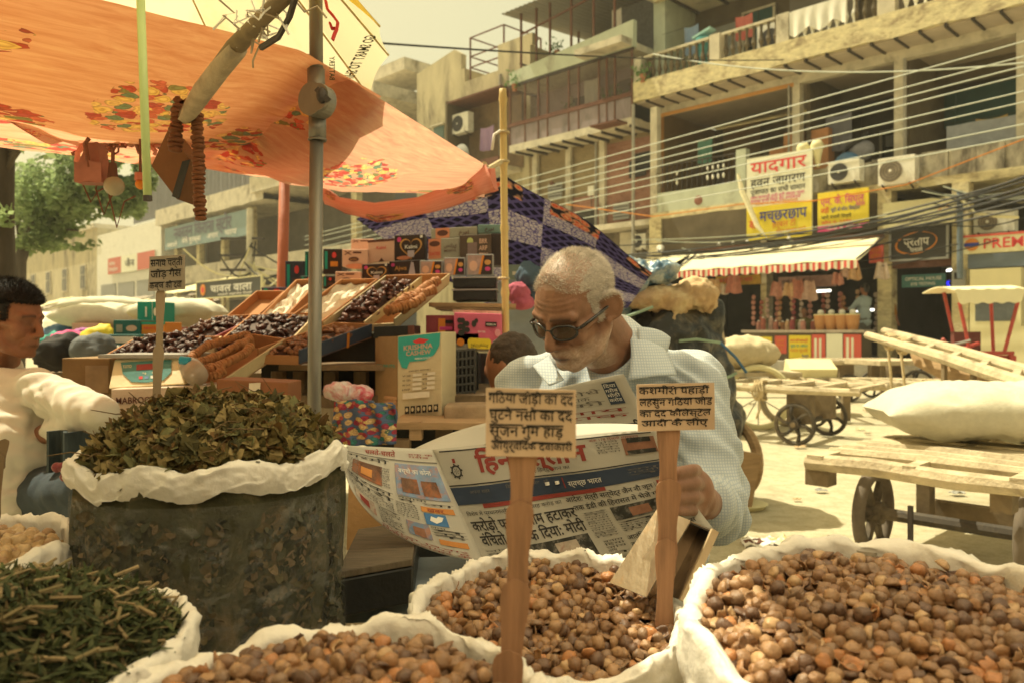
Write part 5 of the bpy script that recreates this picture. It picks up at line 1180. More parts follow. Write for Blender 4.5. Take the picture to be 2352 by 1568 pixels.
e = [HZ(-330, -60, 1.72), HZ(880, 228, 1.77), HZ(-60, 235, 1.66), HZ(640, 418, 1.70)]
def fa(u, v):
 top = Vector((-1.6, .95, 1.74)).lerp(HZ(250, 4, 1.75), u / .35) if u < .35 else (HZ(250, 4, 1.75).lerp(HZ(690, 116, 1.78), (u - .35) / .4) if u < .75 else HZ(690, 116, 1.78).lerp(HZ(876, 222, 1.80), (u - .75) / .25)); bot = Vector((-2.0, 1.9, 1.63)).lerp(HZ(640, 412, 1.74), u ** .9)
 p_ = top.lerp(bot, v); sag = .05 * math.sin(math.pi * v) * math.sin(math.pi * min(1, u * 1.1)); return p_ + Vector((0, 0, -sag + .014 * fbm((u * 6, v * 5, 2), 1, 3) * (.1 + .9 * v) + .006 * abs(fbm((u * 3 + v * 9, v * 16 - u * 7, 5), 1, 3)) * v))
m = MB(); m.sheet(fa, 70, 44); m.build('front_panel', [fl_a], T_, smooth=True)
tip = P(1112, 378, 3.08)
def fb(u, v):
 a = HZ(708, 124, 1.80).lerp(tip, u); b_ = P(240, 330, 3.0).lerp(P(745, 432, 3.35), min(1, u * 1.25)).lerp(tip + Vector((0, .05, -.12)), max(0, u - .8) * 5)
 p_ = a.lerp(b_, v); return p_ + Vector((0, 0, -.10 * math.sin(math.pi * v) * math.sin(math.pi * u) + .016 * fbm((u * 7, v * 5, 7), 1, 3) * (.1 + v) + .03 * math.sin(u * 20 + v * 9) * v * (1 - v)))
m = MB(); m.sheet(fb, 70, 40); m.build('rear_panel', [fl_b], T_, smooth=True)
hem = [(738, 425), (780, 455), (860, 468), (960, 455), (1060, 415), (1116, 378)]
low = [(745, 468), (790, 488), (866, 511), (985, 492), (1100, 452), (1138, 436)]
def curve(pts, t):
 t = t * (len(pts) - 1); i = min(int(t), len(pts) - 2); k = t - i; k = k * k * (3 - 2 * k) * .35 + k * .65
 return pts[i][0] * (1 - k) + pts[i + 1][0] * k, pts[i][1] * (1 - k) + pts[i + 1][1] * k
def fv(u, v):
 a = P(*curve(hem, u), 3.38 - .3 * u); b_ = P(*curve(low, u), 3.30 - .28 * u); p_ = a.lerp(b_, v)
 return p_ + Vector((0, -.03 * math.sin(3.14 * v) + .018 * math.sin(u * 26 + v * 2) * v, .0))
m = MB(); m.sheet(fv, 70, 14, thick=.003); m.build('valance', [fl_v], T_, smooth=True)
m = MB(); m.sheet(lambda u, v: P(-60 + 230 * u, 225 + 95 * u - 10 * u * u + 30 * v * (1 - u), 2.0 + .4 * u) + Vector((0, .25 * v, -.015 * math.sin(9 * u))), 20, 6); m.build('side_flap', [fl_b], T_, smooth=True)
dk = mk('brown_hem', (.20, .08, .05), .9, .4, 20)
m = MB()
for i in range(60):
 u = i / 59; a = P(190 + 240 * u, 312 - 18 * u, 2.45 + .1 * u); q = [a]
 for k in range(4): q.append(q[-1] + Vector((rnd.uniform(-.03, .035), rnd.uniform(-.03, .03), rnd.uniform(-.03, .012))))
 m.tube(q, rnd.uniform(.003, .008), 4, dk if i % 4 else fl_v)
m.tube([P(205, 322, 2.5), P(300, 310, 2.5), P(430, 296, 2.6)], .02, 7, fl_v); m.build('frayed_hem', None, T_)
m = MB(); m.tube([tip, P(1120, 390, 3.2), P(1150, 372, 3.45)], .012, 6, rope_m); m.tube([P(1118, 385, 3.1), P(1122, 430, 3.1)], .010, 5, wht_ink); m.tube([P(1126, 390, 3.1), P(1130, 425, 3.1), P(1134, 440, 3.1)], .022, 6, fl_v); m.build('tie', None, T_)
# parasol
um_w = mk('parasol_white', (.78, .74, .52), .8, .05, 3, trans=.55, stain=(.74, .66, .34), stain_at=.62, bump=.1)
um_y = mk('parasol_yellow', (.80, .58, .06), .8, .06, 3, trans=.6, bump=.1)
px0 = (725 - CX) / FPX * 2.05
T_ = thing('parasol', 'big white and yellow parasol with printed letters, tilted above the orange canopy', 'parasol', (px0, 2.05, 0))
apex = Vector((-.98, 1.55, 2.42))
tips = [Vector((-.55, .75, 2.33)), HZ(800, -60, 2.02) if 0 else P(786, -10, 1.85), P(873, 62, 2.05), P(893, 128, 2.2), P(850, 225, 2.55), P(560, 250, 2.9), P(150, 60, 2.5), Vector((-1.9, 1.3, 2.0)), Vector((-1.5, .6, 2.2))]
for i in range(len(tips)):
 a, b_ = tips[i], tips[(i + 1) % len(tips)]
 m = MB()
 def fu(u, v, a=a, b_=b_):
  rim = a.lerp(b_, u); p_ = apex.lerp(rim, v); mid = (a + b_) / 2 - apex
  return p_ + Vector((0, 0, .05 * math.sin(math.pi * v))) - mid.normalized() * (.015 * math.sin(math.pi * u) * v ** 2)
 m.sheet(fu, 10, 14)
 m.build('canopy_panel', [um_y if i in (1, 6) else um_w], T_, smooth=True, label='yellow canopy panel' if i in (1, 6) else None)
 m = MB(); m.tube([apex + Vector((0, 0, -.01)), apex.lerp(a, .5) + Vector((0, 0, .045)), a], .003, 5, mk('rib_tan', (.5, .38, .16), .6)); m.build('rib', None, T_)
def um_map(i, flip=1):
 a, b_ = tips[i], tips[(i + 1) % len(tips)]
 def f(x, y):          # x along the rim, y towards the apex ; read through the cloth
  rim = a.lerp(b_, x); p_ = apex.lerp(rim, 1 - y); mid = (a + b_) / 2 - apex; v = 1 - y
  return p_ + Vector((0, -.006, .05 * math.sin(math.pi * v) - .008)) - mid.normalized() * (.05 * math.sin(math.pi * min(1, max(0, x))) * v ** 2)
 return f
m = MB(); f3 = um_map(3)
m.text('GO SMART TO SHINE', lambda x, y: P(880 - .18 * x * 330 + y * -36 - 12, 88 + x * 110, 2.12 + .25 * x) + Vector((0, -.02, 0)), 0, 0, 1.0, mk('print_green', (.05, .055, .02), .8), 1.0, .02)
m.build('lettering', None, T_); m = MB()
m.text('BATTERY', lambda x, y: P(757 + y * 17, 185 - x * 55, 2.02), 0, 0, 1.0, mk('print_green', (.05, .055, .02), .8), 1.0, .02)
m.build('lettering', None, T_)
m = MB()
for pts in ([(748, 2), (752, 22), (766, 38), (776, 52), (774, 66), (762, 66), (758, 54)], [(774, 66), (768, 80), (764, 92)]): m.tube([P(x, y, 2.0) for x, y in pts], .012, 6, red_ink, squash=.3)
m.build('logo', None, T_)
steel = mk('pole_steel', (.20, .185, .155), .45, .25, 14, (1, 1, .3), metal=.55, stain=(.13, .10, .07), stain_at=.6)
m = MB(); m.tube([(px0, 2.05, 0), P(722, 900, 2.05), P(727, 325, 2.05)], .0175, 16, steel); m.build('lower_pole', None, T_, smooth=True)
m = MB(); m.tube([P(727, 240, 2.05), P(725, -80, 2.05), P(720, -200, 2.03)], .0175, 16, steel); m.tube([P(720, -200, 2.03), apex], .0175, 14, steel); m.build('upper_pole', None, T_, smooth=True)
m = MB(); m.tube([P(729, 395, 2.05) + Vector((0, 0, .08)), P(729, 265, 2.05)], .0225, 16, steel); m.ring(P(729, 322, 2.05), (0, 0, 1), .022, .003, 16, 5, steel); m.tube([P(727, 235, 2.05), P(726, 160, 2.05)], .0225, 16, steel); m.build('sleeve', None, T_, smooth=True)
m = MB(); c = P(729, 232, 2.02); m.disc(c, (.55, 1, 0), .042, .05, 26, steel); m.disc(c + Vector((.012, -.03, 0)), (.55, 1, 0), .034, .012, 26, steel); k_ = c + Vector((.022, -.045, 0)); m.ell(k_, (.014, .016, .02), iron); m.bar(k_ + Vector((-.012, 0, .016)), k_ + Vector((.018, -.004, -.014)), .012, .014, iron); m.build('tilt_knob', None, T_)
# unseen awning, added out of frame to shade and softly light the bags
m = MB(); m.sheet(patch((-.55, -1.9, 2.35), (1.7, -1.9, 2.4), (-.42, 2.15, 2.42), (1.35, 2.15, 2.42), .06, .02, 3), 20, 20)
m.build('added_awning', [mk('pale_awning', (.93, .88, .85), .9, .03, 4, trans=.9, bump=0)], label='unseen pale cloth awning added overhead to shade the sacks and the reading man', cat='awning')
# bent wrapped branch, fluorescent lamp, hanging things
barkw = mk('cloth_wrap', (.36, .29, .2), .95, .3, 30, bump=.7, bscale=70); fig_m = mk('fig_brown', (.15, .052, .018), .7, .35, 40, bump=.6, bscale=90);
T_ = thing('bamboo_strut', 'slanting bamboo strut wrapped in rags and wire behind the umbrella pole', 'pole', P(430, 270, 1.95))
m = MB(); m.tube([P(428, 268, 1.85), P(470, 205, 1.75), P(540, 110, 1.6), P(600, 45, 1.46), P(680, -30, 1.34)], [.018, .020, .019, .0145, .013], 10, wood_d); m.build('shaft', None, T_, smooth=True)
m = MB(); m.tube([P(425, 272, 1.85), P(440, 250, 1.81), P(468, 208, 1.74), P(505, 160, 1.66), P(545, 112, 1.58)], [.015, .020, .022, .021, .019], 12, barkw)
m.v = [p_ + Vector((fbm(p_, 60, 2), fbm(p_ + Vector((5, 0, 0)), 60, 2), fbm(p_ + Vector((0, 5, 0)), 60, 2))) * .005 for p_ in m.v]; m.build('rag_wrapping', None, T_, smooth=True)
m = MB()
for i in range(26):
 a = P(545 + i * 4, 110 - i * 4.5, 1.56 - .007 * i); q = [a]
 for k in range(4): q.append(q[-1] + Vector((rnd.uniform(-.03, .03), rnd.uniform(-.015, .015), rnd.uniform(-.03, .035))))
 m.tube(q, .002, 4, barkw if i % 2 else wht_ink)
m.tube([P(600, 110, 1.5), P(640, 85, 1.45), P(665, 40, 1.4), P(680, -10, 1.34)], .006, 6, iron); m.build('wire_binding', None, T_)
T_ = thing('tube_lamp', 'unlit pale green fluorescent tube hanging from the canopy', 'lamp', P(339, 460, 1.5))
m = MB(); m.tube([P(321, -60, 1.5), P(339, 452, 1.5)], .0078, 14, mk('tube_glass', (.62, .74, .36), .25, .04, 3, bump=0, trans=.3)); m.build('tube', None, T_, smooth=True); m = MB(); m.tube([P(339, 450, 1.5), P(339.5, 462, 1.5)], .0082, 14, iron); m.build('end_cap', None, T_)
def fig_rope(m, pts, r, mat, step=.0105):
 """string of flat dried figs pressed together"""
 pts = [Vector(q) for q in pts]; L = sum((b - a).length for a, b in zip(pts, pts[1:])); n = max(3, int(L / step)); path = []; rs = []
 def at(t):
  d = t * L
  for a, b in zip(pts, pts[1:]):
   w = (b - a).length
   if d <= w or b is pts[-1]: return a.lerp(b, min(1, d / w))
   d -= w
 for i in range(n):
  rr_ = r * rnd.uniform(.85, 1.1); j = Vector((rnd.uniform(-1, 1), 0, rnd.uniform(-1, 1))) * r * .08
  for q, s_ in ((0, .72), (.25, 1), (.75, 1), (.97, .72)): path.append(at((i + q) / n) + j); rs.append(rr_ * s_)
 m.tube(path, rs, 10, mat)
for i, pts in enumerate(([(412, 240), (405, 290), (402, 350)], [(452, 260), (455, 340), (457, 430), (461, 508)])):
 m = MB(); fig_rope(m, [P(x, y, 1.86) for x, y in pts], .0165 if i == 0 else .0145, fig_m)
 if i == 0:
  for k in range(7): m.tube([P(412, 240, 1.86), P(400 + k * 5, 228 - 6 * math.sin(k), 1.86)], .005, 5, fig_m)
 m.build('dried_fig_string', None, smooth=True, label=['short string of dried figs hanging over the dark carton', 'long string of dried figs hanging straight down'][i], cat='dried figs', group='hanging strings of dried figs')
T_ = thing('date_carton', 'dark brown carton hung by a corner beside the fig strings', 'box', P(400, 455, 1.95)); dkb = mk('carton_brown', (.15, .065, .025), .85, .2, 8)
A4 = [P(385, 300, 1.93), P(437, 368, 1.9), P(406, 458, 1.95), P(348, 382, 1.98)]
m = MB(); m.prism(A4, Vector((.004, .09, 0)), dkb); m.build('body', None, T_); m = MB(); m.prism([P(437, 368, 1.897), P(412, 458, 1.942), P(396, 452, 1.95), P(420, 372, 1.905)], (0, -.004, 0), black); m.build('side_label', None, T_)
m = MB(); m.prism([P(200, 330, 2.1), P(222, 326, 2.1), P(236, 420, 2.1), P(170, 418, 2.1), P(180, 372, 2.1)], (0, .05, 0), mk('pink_bag', (.45, .20, .15), .6, .3, 12, trans=.3)); m.sheet(lambda u, v: P(172 + 62 * u, 372 + 46 * v + 3 * math.sin(u * 9), 2.08), 8, 4, mk('pink_bag', (.4, .2, .15), .6), thick=.004); m.tube([P(205, 385, 2.08), P(196, 330, 2.08), P(205, 318, 2.08)], .006, 5, dk)
m.build('hanging_bag', None, label='crumpled pinkish bag hanging under the canopy by the light bulb', cat='bag')
T_ = thing('light_bulb', 'clear glass light bulb hanging under the canopy', 'lamp', P(258, 450, 2.1)); m = MB(); m.ell(P(262, 428, 2.1), (.026, .026, .026), mk('bulb_glass', (.5, .45, .33), .15, .1, 9, trans=.4)); m.build('glass', None, T_, smooth=True); m = MB(); m.tube([P(259, 340, 2.1), P(259, 375, 2.1)], .005, 5, dk); m.tube([P(259, 375, 2.1), P(259, 410, 2.1)], [.010, .014], 8, rust); m.build('socket', None, T_)
T_ = thing('light_bulb', 'small unlit bulb behind the fluorescent tube', 'lamp', P(322, 420, 2.3)); m = MB(); m.tube([P(322, 320, 2.3), P(322, 400, 2.3)], .004, 5, dk); m.tube([P(322, 398, 2.3), P(322, 415, 2.3)], .016, 8, fl_v); m.build('socket', None, T_); m = MB(); m.ell(P(323, 424, 2.3), .015, org_ink); m.build('glass', None, T_)
for i in range(3):
 m = MB(); a = P(200 + 30 * i, 380 + 12 * i, 2.15); m.tube([a, a + Vector((-.012, 0, -.05)), a + Vector((.01, 0, -.10 - .02 * i)), a + Vector((.03, 0, -.07)), a + Vector((.06, 0, -.055))], .0022, 5, dk); m.build('loose_wire', None, label='loose brown wire dangling under the canopy near the bulbs', cat='wire', group='loose wires under the canopy')
# bamboo poles and the blue checked cloth
bam = mk('bamboo', (.58, .42, .17), .6, .18, 8, (1, 1, .4), bump=.15)
m = MB(); pts = [P(1155, 205, 3.5), P(1158, 500, 3.5), P(1163, 890, 3.5)]; Lz = Vector((pts[2].x, 3.5, 0)); q = [Lz] + [pts[2].lerp(pts[0], i / 60) for i in range(61)]
m.tube(q, [.019] + [.0165 + (.004 if i % 13 in (6,) else 0) for i in range(61)], 10, bam)
for y_ in (372, 305, 640): m.ring(P(1157, y_, 3.5), (0, 0, 1), .022, .006, 12, 5, rope_m)
m.tube([P(1150, 300, 3.48), P(1135, 310, 3.48), P(1130, 345, 3.48)], .006, 5, wht_ink)
m.build('bamboo_pole', None, smooth=True, label='yellow bamboo pole standing at the corner of the date stall', cat='pole')
m = MB(); m.tube([(P(647, 700, 4.6).x, 4.6, 0), P(647, 700, 4.6), P(654, 405, 4.6)], .03, 10, mk('red_bamboo', (.42, .12, .06), .6, .2, 6)); m.build('bamboo_pole', None, smooth=True, label='reddish bamboo pole behind the date boxes', cat='pole')
def mk_checks():
 m_, n, l, b = _nt('blue_checks')
 uvn = n.new('ShaderNodeUVMap'); uvn.uv_map = 'UVMap'; mp = n.new('ShaderNodeMapping'); l.new(uvn.outputs[0], mp.inputs[0]); v = mp.outputs[0]
 ch = n.new('ShaderNodeTexChecker'); ch.inputs['Scale'].default_value = 5; l.new(v, ch.inputs[0])
 def grid(sc, th_, rot=0):
  mp2 = n.new('ShaderNodeMapping'); mp2.inputs['Rotation'].default_value = (0, 0, rot); l.new(uvn.outputs[0], mp2.inputs[0]); o_ = []
  for d in 'XY':
   w = n.new('ShaderNodeTexWave'); w.bands_direction = d; w.inputs['Scale'].default_value = sc; l.new(mp2.outputs[0], w.inputs[0]); g_ = n.new('ShaderNodeMath'); g_.operation = 'GREATER_THAN'; g_.inputs[1].default_value = th_; l.new(w.outputs['Fac'], g_.inputs[0]); o_.append(g_.outputs[0])
  a = n.new('ShaderNodeMath'); a.operation = 'MAXIMUM'; l.new(o_[0], a.inputs[0]); l.new(o_[1], a.inputs[1]); return a.outputs[0]
 dark = _mixc(n, l, grid(7.5, .75, R(45)), (.018, .015, .06), (.14, .12, .33))
 vo = n.new('ShaderNodeTexVoronoi'); vo.feature = 'DISTANCE_TO_EDGE'; vo.inputs['Scale'].default_value = 60; l.new(uvn.outputs[0], vo.inputs['Vector']); vr = _ramp(n, [(.05, (.14, .12, .33)), (.12, (.62, .58, .60))]); l.new(vo.outputs['Distance'], vr.inputs[0])
 ri = n.new('ShaderNodeTexWave'); ri.wave_type = 'RINGS';
 c = _mixc(n, l, ch.outputs['Fac'], dark, vr.outputs[0])
 # flower squares along the hem
 fv_ = n.new('ShaderNodeTexVoronoi'); fv_.inputs['Scale'].default_value = 26; l.new(uvn.outputs[0], fv_.inputs['Vector']); fr = _ramp(n, [(.1, (.75, .55, .35)), (.28, (.62, .09, .05)), (.42, (.72, .45, .3)), (.6, (.02, .02, .05))]); l.new(fv_.outputs['Distance'], fr.inputs[0])
 sp = n.new('ShaderNodeSeparateXYZ'); l.new(uvn.outputs[0], sp.inputs[0])
 gt = n.new('ShaderNodeMath'); gt.operation = 'GREATER_THAN'; gt.inputs[1].default_value = .90; l.new(sp.outputs['Y'], gt.inputs[0])
 gw = n.new('ShaderNodeTexWave'); gw.inputs['Scale'].default_value = 1.1; l.new(uvn.outputs[0], gw.inputs[0]); gg = n.new('ShaderNodeMath'); gg.operation = 'GREATER_THAN'; gg.inputs[1].default_value = .3; l.new(gw.outputs['Fac'], gg.inputs[0])
 mu = n.new('ShaderNodeMath'); mu.operation = 'MULTIPLY'; l.new(gt.outputs[0], mu.inputs[0]); l.new(gg.outputs[0], mu.inputs[1])
 c = _mixc(n, l, mu.outputs[0], c, fr.outputs[0])
 l.new(c, b.inputs['Base Color']); b.inputs['Roughness'].default_value = .9
 t = n.new('ShaderNodeBsdfTranslucent'); l.new(c, t.inputs['Color']); ms = n.new('ShaderNodeMixShader'); ms.inputs[0].default_value = .4
 l.new(b.outputs[0], ms.inputs[1]); l.new(t.outputs[0], ms.inputs[2]); l.new(ms.outputs[0], n['Material Output'].inputs[0]); return m_
def fch(u, v):
 top = P(820, 505, 4.9).lerp(P(1160, 398, 4.1), u / .45) if u < .45 else P(1160, 398, 4.1).lerp(P(1500, 618, 4.0), (u - .45) / .55)
 bot = P(1010, 640, 4.9).lerp(P(1160, 720, 4.9), u / .45) if u < .45 else P(1160, 720, 4.9).lerp(P(1440, 700, 4.7), (u - .45) / .55)
 p_ = bot.lerp(top, v); return p_ + Vector((0, .03 * math.sin(u * 17 + v * 4), .02 * math.sin(u * 11)))
m = MB(); m.sheet(fch, 60, 30, thick=.003, uvs=(1.0, 1.0)); m.build('checked_cloth', [mk_checks()], smooth=True, label='blue checked cloth with red flowers tied to the bamboo pole', cat='cloth')
# ================================================================== SMALL LOOSE GOODS: 300 of a kind as objects, the rest as one heap
PIECES = {}
def drop(kind, M, col):
 """remember one piece (placed by matrix M, variant colour index col)"""
 PIECES.setdefault(kind, []).append((M, col))
def in_view(p_):
 if p_.y < .2: return None
 x, y = CX + p_.x / p_.y * FPX, CY - (p_.z - HC) / p_.y * FPX
 return None if (x < -30 or x > 2382 or y < -30 or y > 1598) else 1 / p_.y
def settle(kind, variants, colors, mat, name, label, group, cat, size, limit=296, stuff_name=None):
 """variants: list of (verts, faces); colours: list"""
 meshes = {}
 items = []
 for M, c in PIECES.get(kind, []):
  s_ = in_view(M.translation); items.append((-(s_ or 0), M, c))
 items.sort(key=lambda t: t[0]); st = MB(); st.col = []
 for i, (s_, M, c) in enumerate(items):
  vi = (i * 7 + c) % len(variants); v, f = variants[vi]
  if i < limit and s_ < 0:
   k = (vi, c)
   if k not in meshes:
    me = bpy.data.meshes.new(name); me.from_pydata(v, [], f); me.materials.append(mat); me.polygons.foreach_set('use_smooth', np.ones(len(f), dtype=bool))
    ca = me.color_attributes.new('Col', 'FLOAT_COLOR', 'POINT'); ca.data.foreach_set('color', np.array([(*colors[c], 1)] * len(v), dtype=np.float32).ravel()); meshes[k] = me
   o = bpy.data.objects.new(name, meshes[k]); COL.objects.link(o); o.matrix_world = M; tag(o, label, cat, group)
  else:
   st.add(v, f, None, M); st.col += [(*colors[c], 1)] * len(v)
 if st.v: st.build(stuff_name or name + '_heap', [mat], kind='stuff', smooth=True, loc=(0, 0, 0), label=label)
def rot_any(r_): return Matrix.Rotation(r_.uniform(0, 6.28), 4, 'Z') @ Matrix.Rotation(r_.uniform(0, 3.14), 4, 'X') @ Matrix.Rotation(r_.uniform(0, 6.28), 4, 'Z')
# ================================================================== DATE STALL
tray_c = mk('tray_cream', (.52, .42, .25), .85, .12, 5, stain=(.36, .27, .15), stain_at=.7); tray_o = mk('tray_board', (.40, .19, .08), .85, .15, 5); tray_b = mk('tray_blue', (.05, .065, .10), .5, .2, 8); tray_m = mk('tray_maroon', (.22, .03, .04), .5, .15, 6)
paper_w = mk('white_paper', (.68, .62, .50), .8, .06, 4, bump=.3)
stall_w = mk('stall_wood', (.20, .14, .08), .9, .3, 9, (1, 1, 1), stain=(.10, .07, .045), bump=.5)
def tray(label, corner, far, left, h=.055, front=tray_c, side=tray_c, inner=tray_o, group='open date trays'):
 """open tray tipped towards the buyer; corner, far, left: (x, y, Y) of three rim corners; the front panel runs corner-far"""
 O, F_, L_ = P(*corner), P(*far), P(*left); a = F_ - O; b_ = L_ - O; nrm = a.cross(b_).normalized();
 if nrm.z < 0: nrm = -nrm
 t = thing('date_tray', label, 'tray', O - nrm * h, 0, group); d = -nrm * h; th_ = .006
 ah, bh = a.normalized(), b_.normalized()
 m = MB(); m.cell(O + d, a, b_, nrm * th_, inner); m.build('base', None, t)
 m = MB(); m.cell(O + d, a, bh * th_, nrm * h, front); m.build('front_panel', None, t)
 m = MB(); m.cell(O + d + b_ - bh * th_, a, bh * th_, nrm * h, side); m.build('back_panel', None, t)
 m = MB(); m.cell(O + d + bh * .007, ah * th_, b_ - bh * .014, nrm * (h * .6), side); m.build('lip', None, t)
 m = MB(); m.cell(O + d + a - ah * th_ + bh * .007, ah * th_, b_ - bh * .014, nrm * (h * 1.02), inner); m.build('end_panel', None, t)
 return O, a, b_, nrm, h, t
def fill_dates(tr, u0, u1, v0, v1, n, r2, hump=.03, cols=(0, 1, 2)):
 O, a, b_, nrm, h, t = tr
 for _ in range(n):
  u, v = r2.uniform(u0, u1), r2.uniform(v0, v1); hh = hump * math.sin(math.pi * (u - u0) / (u1 - u0)) ** .5 * math.sin(math.pi * (v - v0) / (v1 - v0)) ** .5
  c = O + a * u + b_ * v + nrm * (-h * .45 + hh * r2.uniform(.7, 1.05))
  drop('date', Matrix.Translation(c) @ Matrix.Rotation(r2.uniform(0, 6.28), 4, 'Z') @ Matrix.Rotation(r2.gauss(0, .5), 4, 'Y') @ Matrix.Rotation(r2.uniform(0, 6.28), 4, 'X') @ Matrix.Scale(r2.uniform(.85, 1.2), 4), r2.choice(cols))
 m = MB(); m.sheet(lambda p_, q: O + a * (u0 + (u1 - u0) * p_) + b_ * (v0 + (v1 - v0) * q) + nrm * (-h * .6 + hump * .8 * math.sin(math.pi * p_) ** .5 * math.sin(math.pi * q) ** .5), 16, 12, mk('date_bed', (.05, .022, .014), .6, .4, 60, bump=.6)); return m
r2 = random.Random(21)
beds = []
T3 = tray('cream tray at the top holding date lumps and thick fig strings', (908, 732, 3.2), (1034, 628, 3.5), (741, 740, 3.12), .06)
beds.append(fill_dates(T3, .12, .92, .45, .95, 90, r2, .05, (1, 3)))
T3b = T3
m = MB(); O, a, b_, nrm, h, t = T3; m.cell(O + b_ * .42 - nrm * h, a, b_.normalized() * .006, nrm * h * .9, tray_c); m.build('divider', None, t)
T4 = tray('cardboard tray lined with white paper, left of the cream tray', (735, 742, 3.3), (868, 640, 3.6), (640, 745, 3.25), .05, tray_o, tray_o)
m = MB(); O, a, b_, nrm, h, t = T4; m.sheet(lambda u, v: O + a * (.05 + .9 * u) + b_ * (.05 + .9 * v) + nrm * (-.02 + .02 * fbm((u * 5, v * 5, 1), 1)), 14, 12, paper_w, thick=.002); m.build('paper_lining', None, t)
T4b = tray('cardboard tray lined with creased white paper, beside the maroon tray', (640, 745, 3.3), (738, 640, 3.65), (575, 748, 3.3), .05, tray_o, tray_o)
m = MB(); O, a, b_, nrm, h, t = T4b; m.sheet(lambda u, v: O + a * (.05 + .9 * u) + b_ * (.05 + .9 * v) + nrm * (-.02 + .03 * fbm((u * 5, v * 5, 8), 1)), 14, 12, paper_w, thick=.002); m.build('paper_lining', None, t)
T4c = tray('reddish cardboard tray at the far left of the top row', (572, 742, 3.45), (655, 668, 3.75), (500, 742, 3.45), .05, tray_o, tray_o)
T5 = tray('maroon-sided tray of dark dates', (448, 795, 3.0), (600, 722, 3.4), (330, 800, 2.98), .05, tray_m, tray_o)
beds.append(fill_dates(T5, .1, .95, .1, .95, 110, r2, .05))
T6 = tray('wide tray of dark dates between the maroon tray and the parasol pole', (655, 795, 2.95), (730, 718, 3.35), (480, 800, 2.95), .05, tray_c, tray_o)
beds.append(fill_dates(T6, .05, .95, .05, .95, 130, r2, .06, (0, 1)))
T7 = tray('low tray heaped with dates behind the weighing scale', (445, 818, 2.8), (510, 772, 3.05), (228, 822, 2.8), .05, tray_c, tray_o)
beds.append(fill_dates(T7, .0, 1, .05, .95, 120, r2, .06, (0, 1)))
T2 = tray('blue-sided tray of tan dried figs right of the parasol pole', (690, 803, 2.85), (855, 744, 3.15), (590, 800, 2.82), .06, tray_b, tray_o)
beds.append(fill_dates(T2, .05, .95, .1, .95, 90, r2, .03, (4, 5)))
m = MB(); O, a, b_, nrm, h, t = T2; m.cell(O + a * .62 - nrm * h * 1.02 - b_.normalized() * .002, a * .03, -b_.normalized() * .002, nrm * h, org_ink); m.build('tape', None, t)
T1 = tray('cream-sided tray of curved fig strings in front of the dates', (502, 880, 2.62), (655, 778, 2.92), (415, 868, 2.6), .06, tray_c, tray_o)
hp = MB()
for b0 in beds:
 o = len(hp.v); hp.v += b0.v; hp.f += [tuple(o + i for i in f) for f in b0.f]; hp.m += [0] * len(b0.f)
bedmat = mk('date_bed', (.05, .022, .014), .6, .4, 60, bump=.6)
def date_mesh(sd, L_=.019, r_=.0085):
 v, f = [], []; nu, nv = 9, 7; mb = MB(); mb.ell((0, 0, 0), (L_, r_, r_), None, None, nu, nv)
 out = []
 for p_ in mb.v: w = 1 + .16 * math.sin(math.atan2(p_.z, p_.y) * 4 + sd) + .2 * fbm(p_ + Vector((sd, 0, 0)), 90, 2); out.append(Vector((p_.x * (1 + .1 * fbm(p_, 60)), p_.y * w, p_.z * w)))
 return out, mb.f
date_m = mk('date_skin', (1, 1, 1), .38, .25, 90, bump=.5, attr='Col', spec=.45)
settle('date', [date_mesh(i) for i in range(5)], [(.045, .016, .012), (.085, .028, .018), (.12, .045, .025), (.17, .075, .055), (.30, .13, .055), (.22, .09, .04)], date_m, 'date', 'dried date or fig lying in a heap on one of the open trays', 'dates heaped on the trays', 'dried fruit', .02)
hp.build('date_bed', [bedmat], kind='stuff', smooth=True, loc=(0, 0, 0))
# fig strings on trays
fig_l = mk('fig_tan', (.34, .15, .055), .65, .3, 40, bump=.6, bscale=90)
lab = ['tan fig string bent along the back of the cream-sided tray', 'fig string arched over the middle of the cream-sided tray', 'thin fig string along the cream side panel', 'short fig string at the low end of the cream-sided tray', 'fig string at the lower lip of the cream-sided tray']
for i, pts in enumerate(([(440, 830, 2.66), (480, 800, 2.75), (530, 785, 2.84), (570, 775, 2.9), (578, 800, 2.85)], [(452, 842, 2.62), (500, 825, 2.7), (550, 800, 2.78), (580, 785, 2.85)], [(470, 856, 2.6), (520, 840, 2.66), (565, 818, 2.74), (580, 800, 2.78)], [(452, 868, 2.58), (490, 855, 2.6), (515, 848, 2.63)], [(462, 880, 2.56), (500, 868, 2.58), (520, 856, 2.6)])):
 m = MB(); fig_rope(m, [P(*q) + Vector((0, -.015, .01)) for q in pts], .0155, fig_l); m.build('dried_fig_string', None, smooth=True, label=lab[i], cat='dried figs', group='fig strings on the trays')
lab = ['fig string looped at the back of the top cream tray', 'fig string in the middle of the top cream tray', 'fig string lowest on the top cream tray', 'fig string at the top end of the top cream tray']
for i, pts in enumerate(([(935, 722, 3.2), (920, 705, 3.22), (935, 690, 3.26), (970, 684, 3.32), (1000, 672, 3.36)], [(890, 725, 3.18), (925, 700, 3.24), (960, 690, 3.28)], [(900, 720, 3.16), (945, 708, 3.2), (975, 690, 3.26)], [(950, 690, 3.28), (980, 668, 3.38), (1010, 650, 3.42)])):
 m = MB(); fig_rope(m, [P(*q) + Vector((0, -.03, .012)) for q in pts], .021, fig_l, .013); m.build('dried_fig_string', None, smooth=True, label=lab[i], cat='dried figs', group='fig strings on the trays')
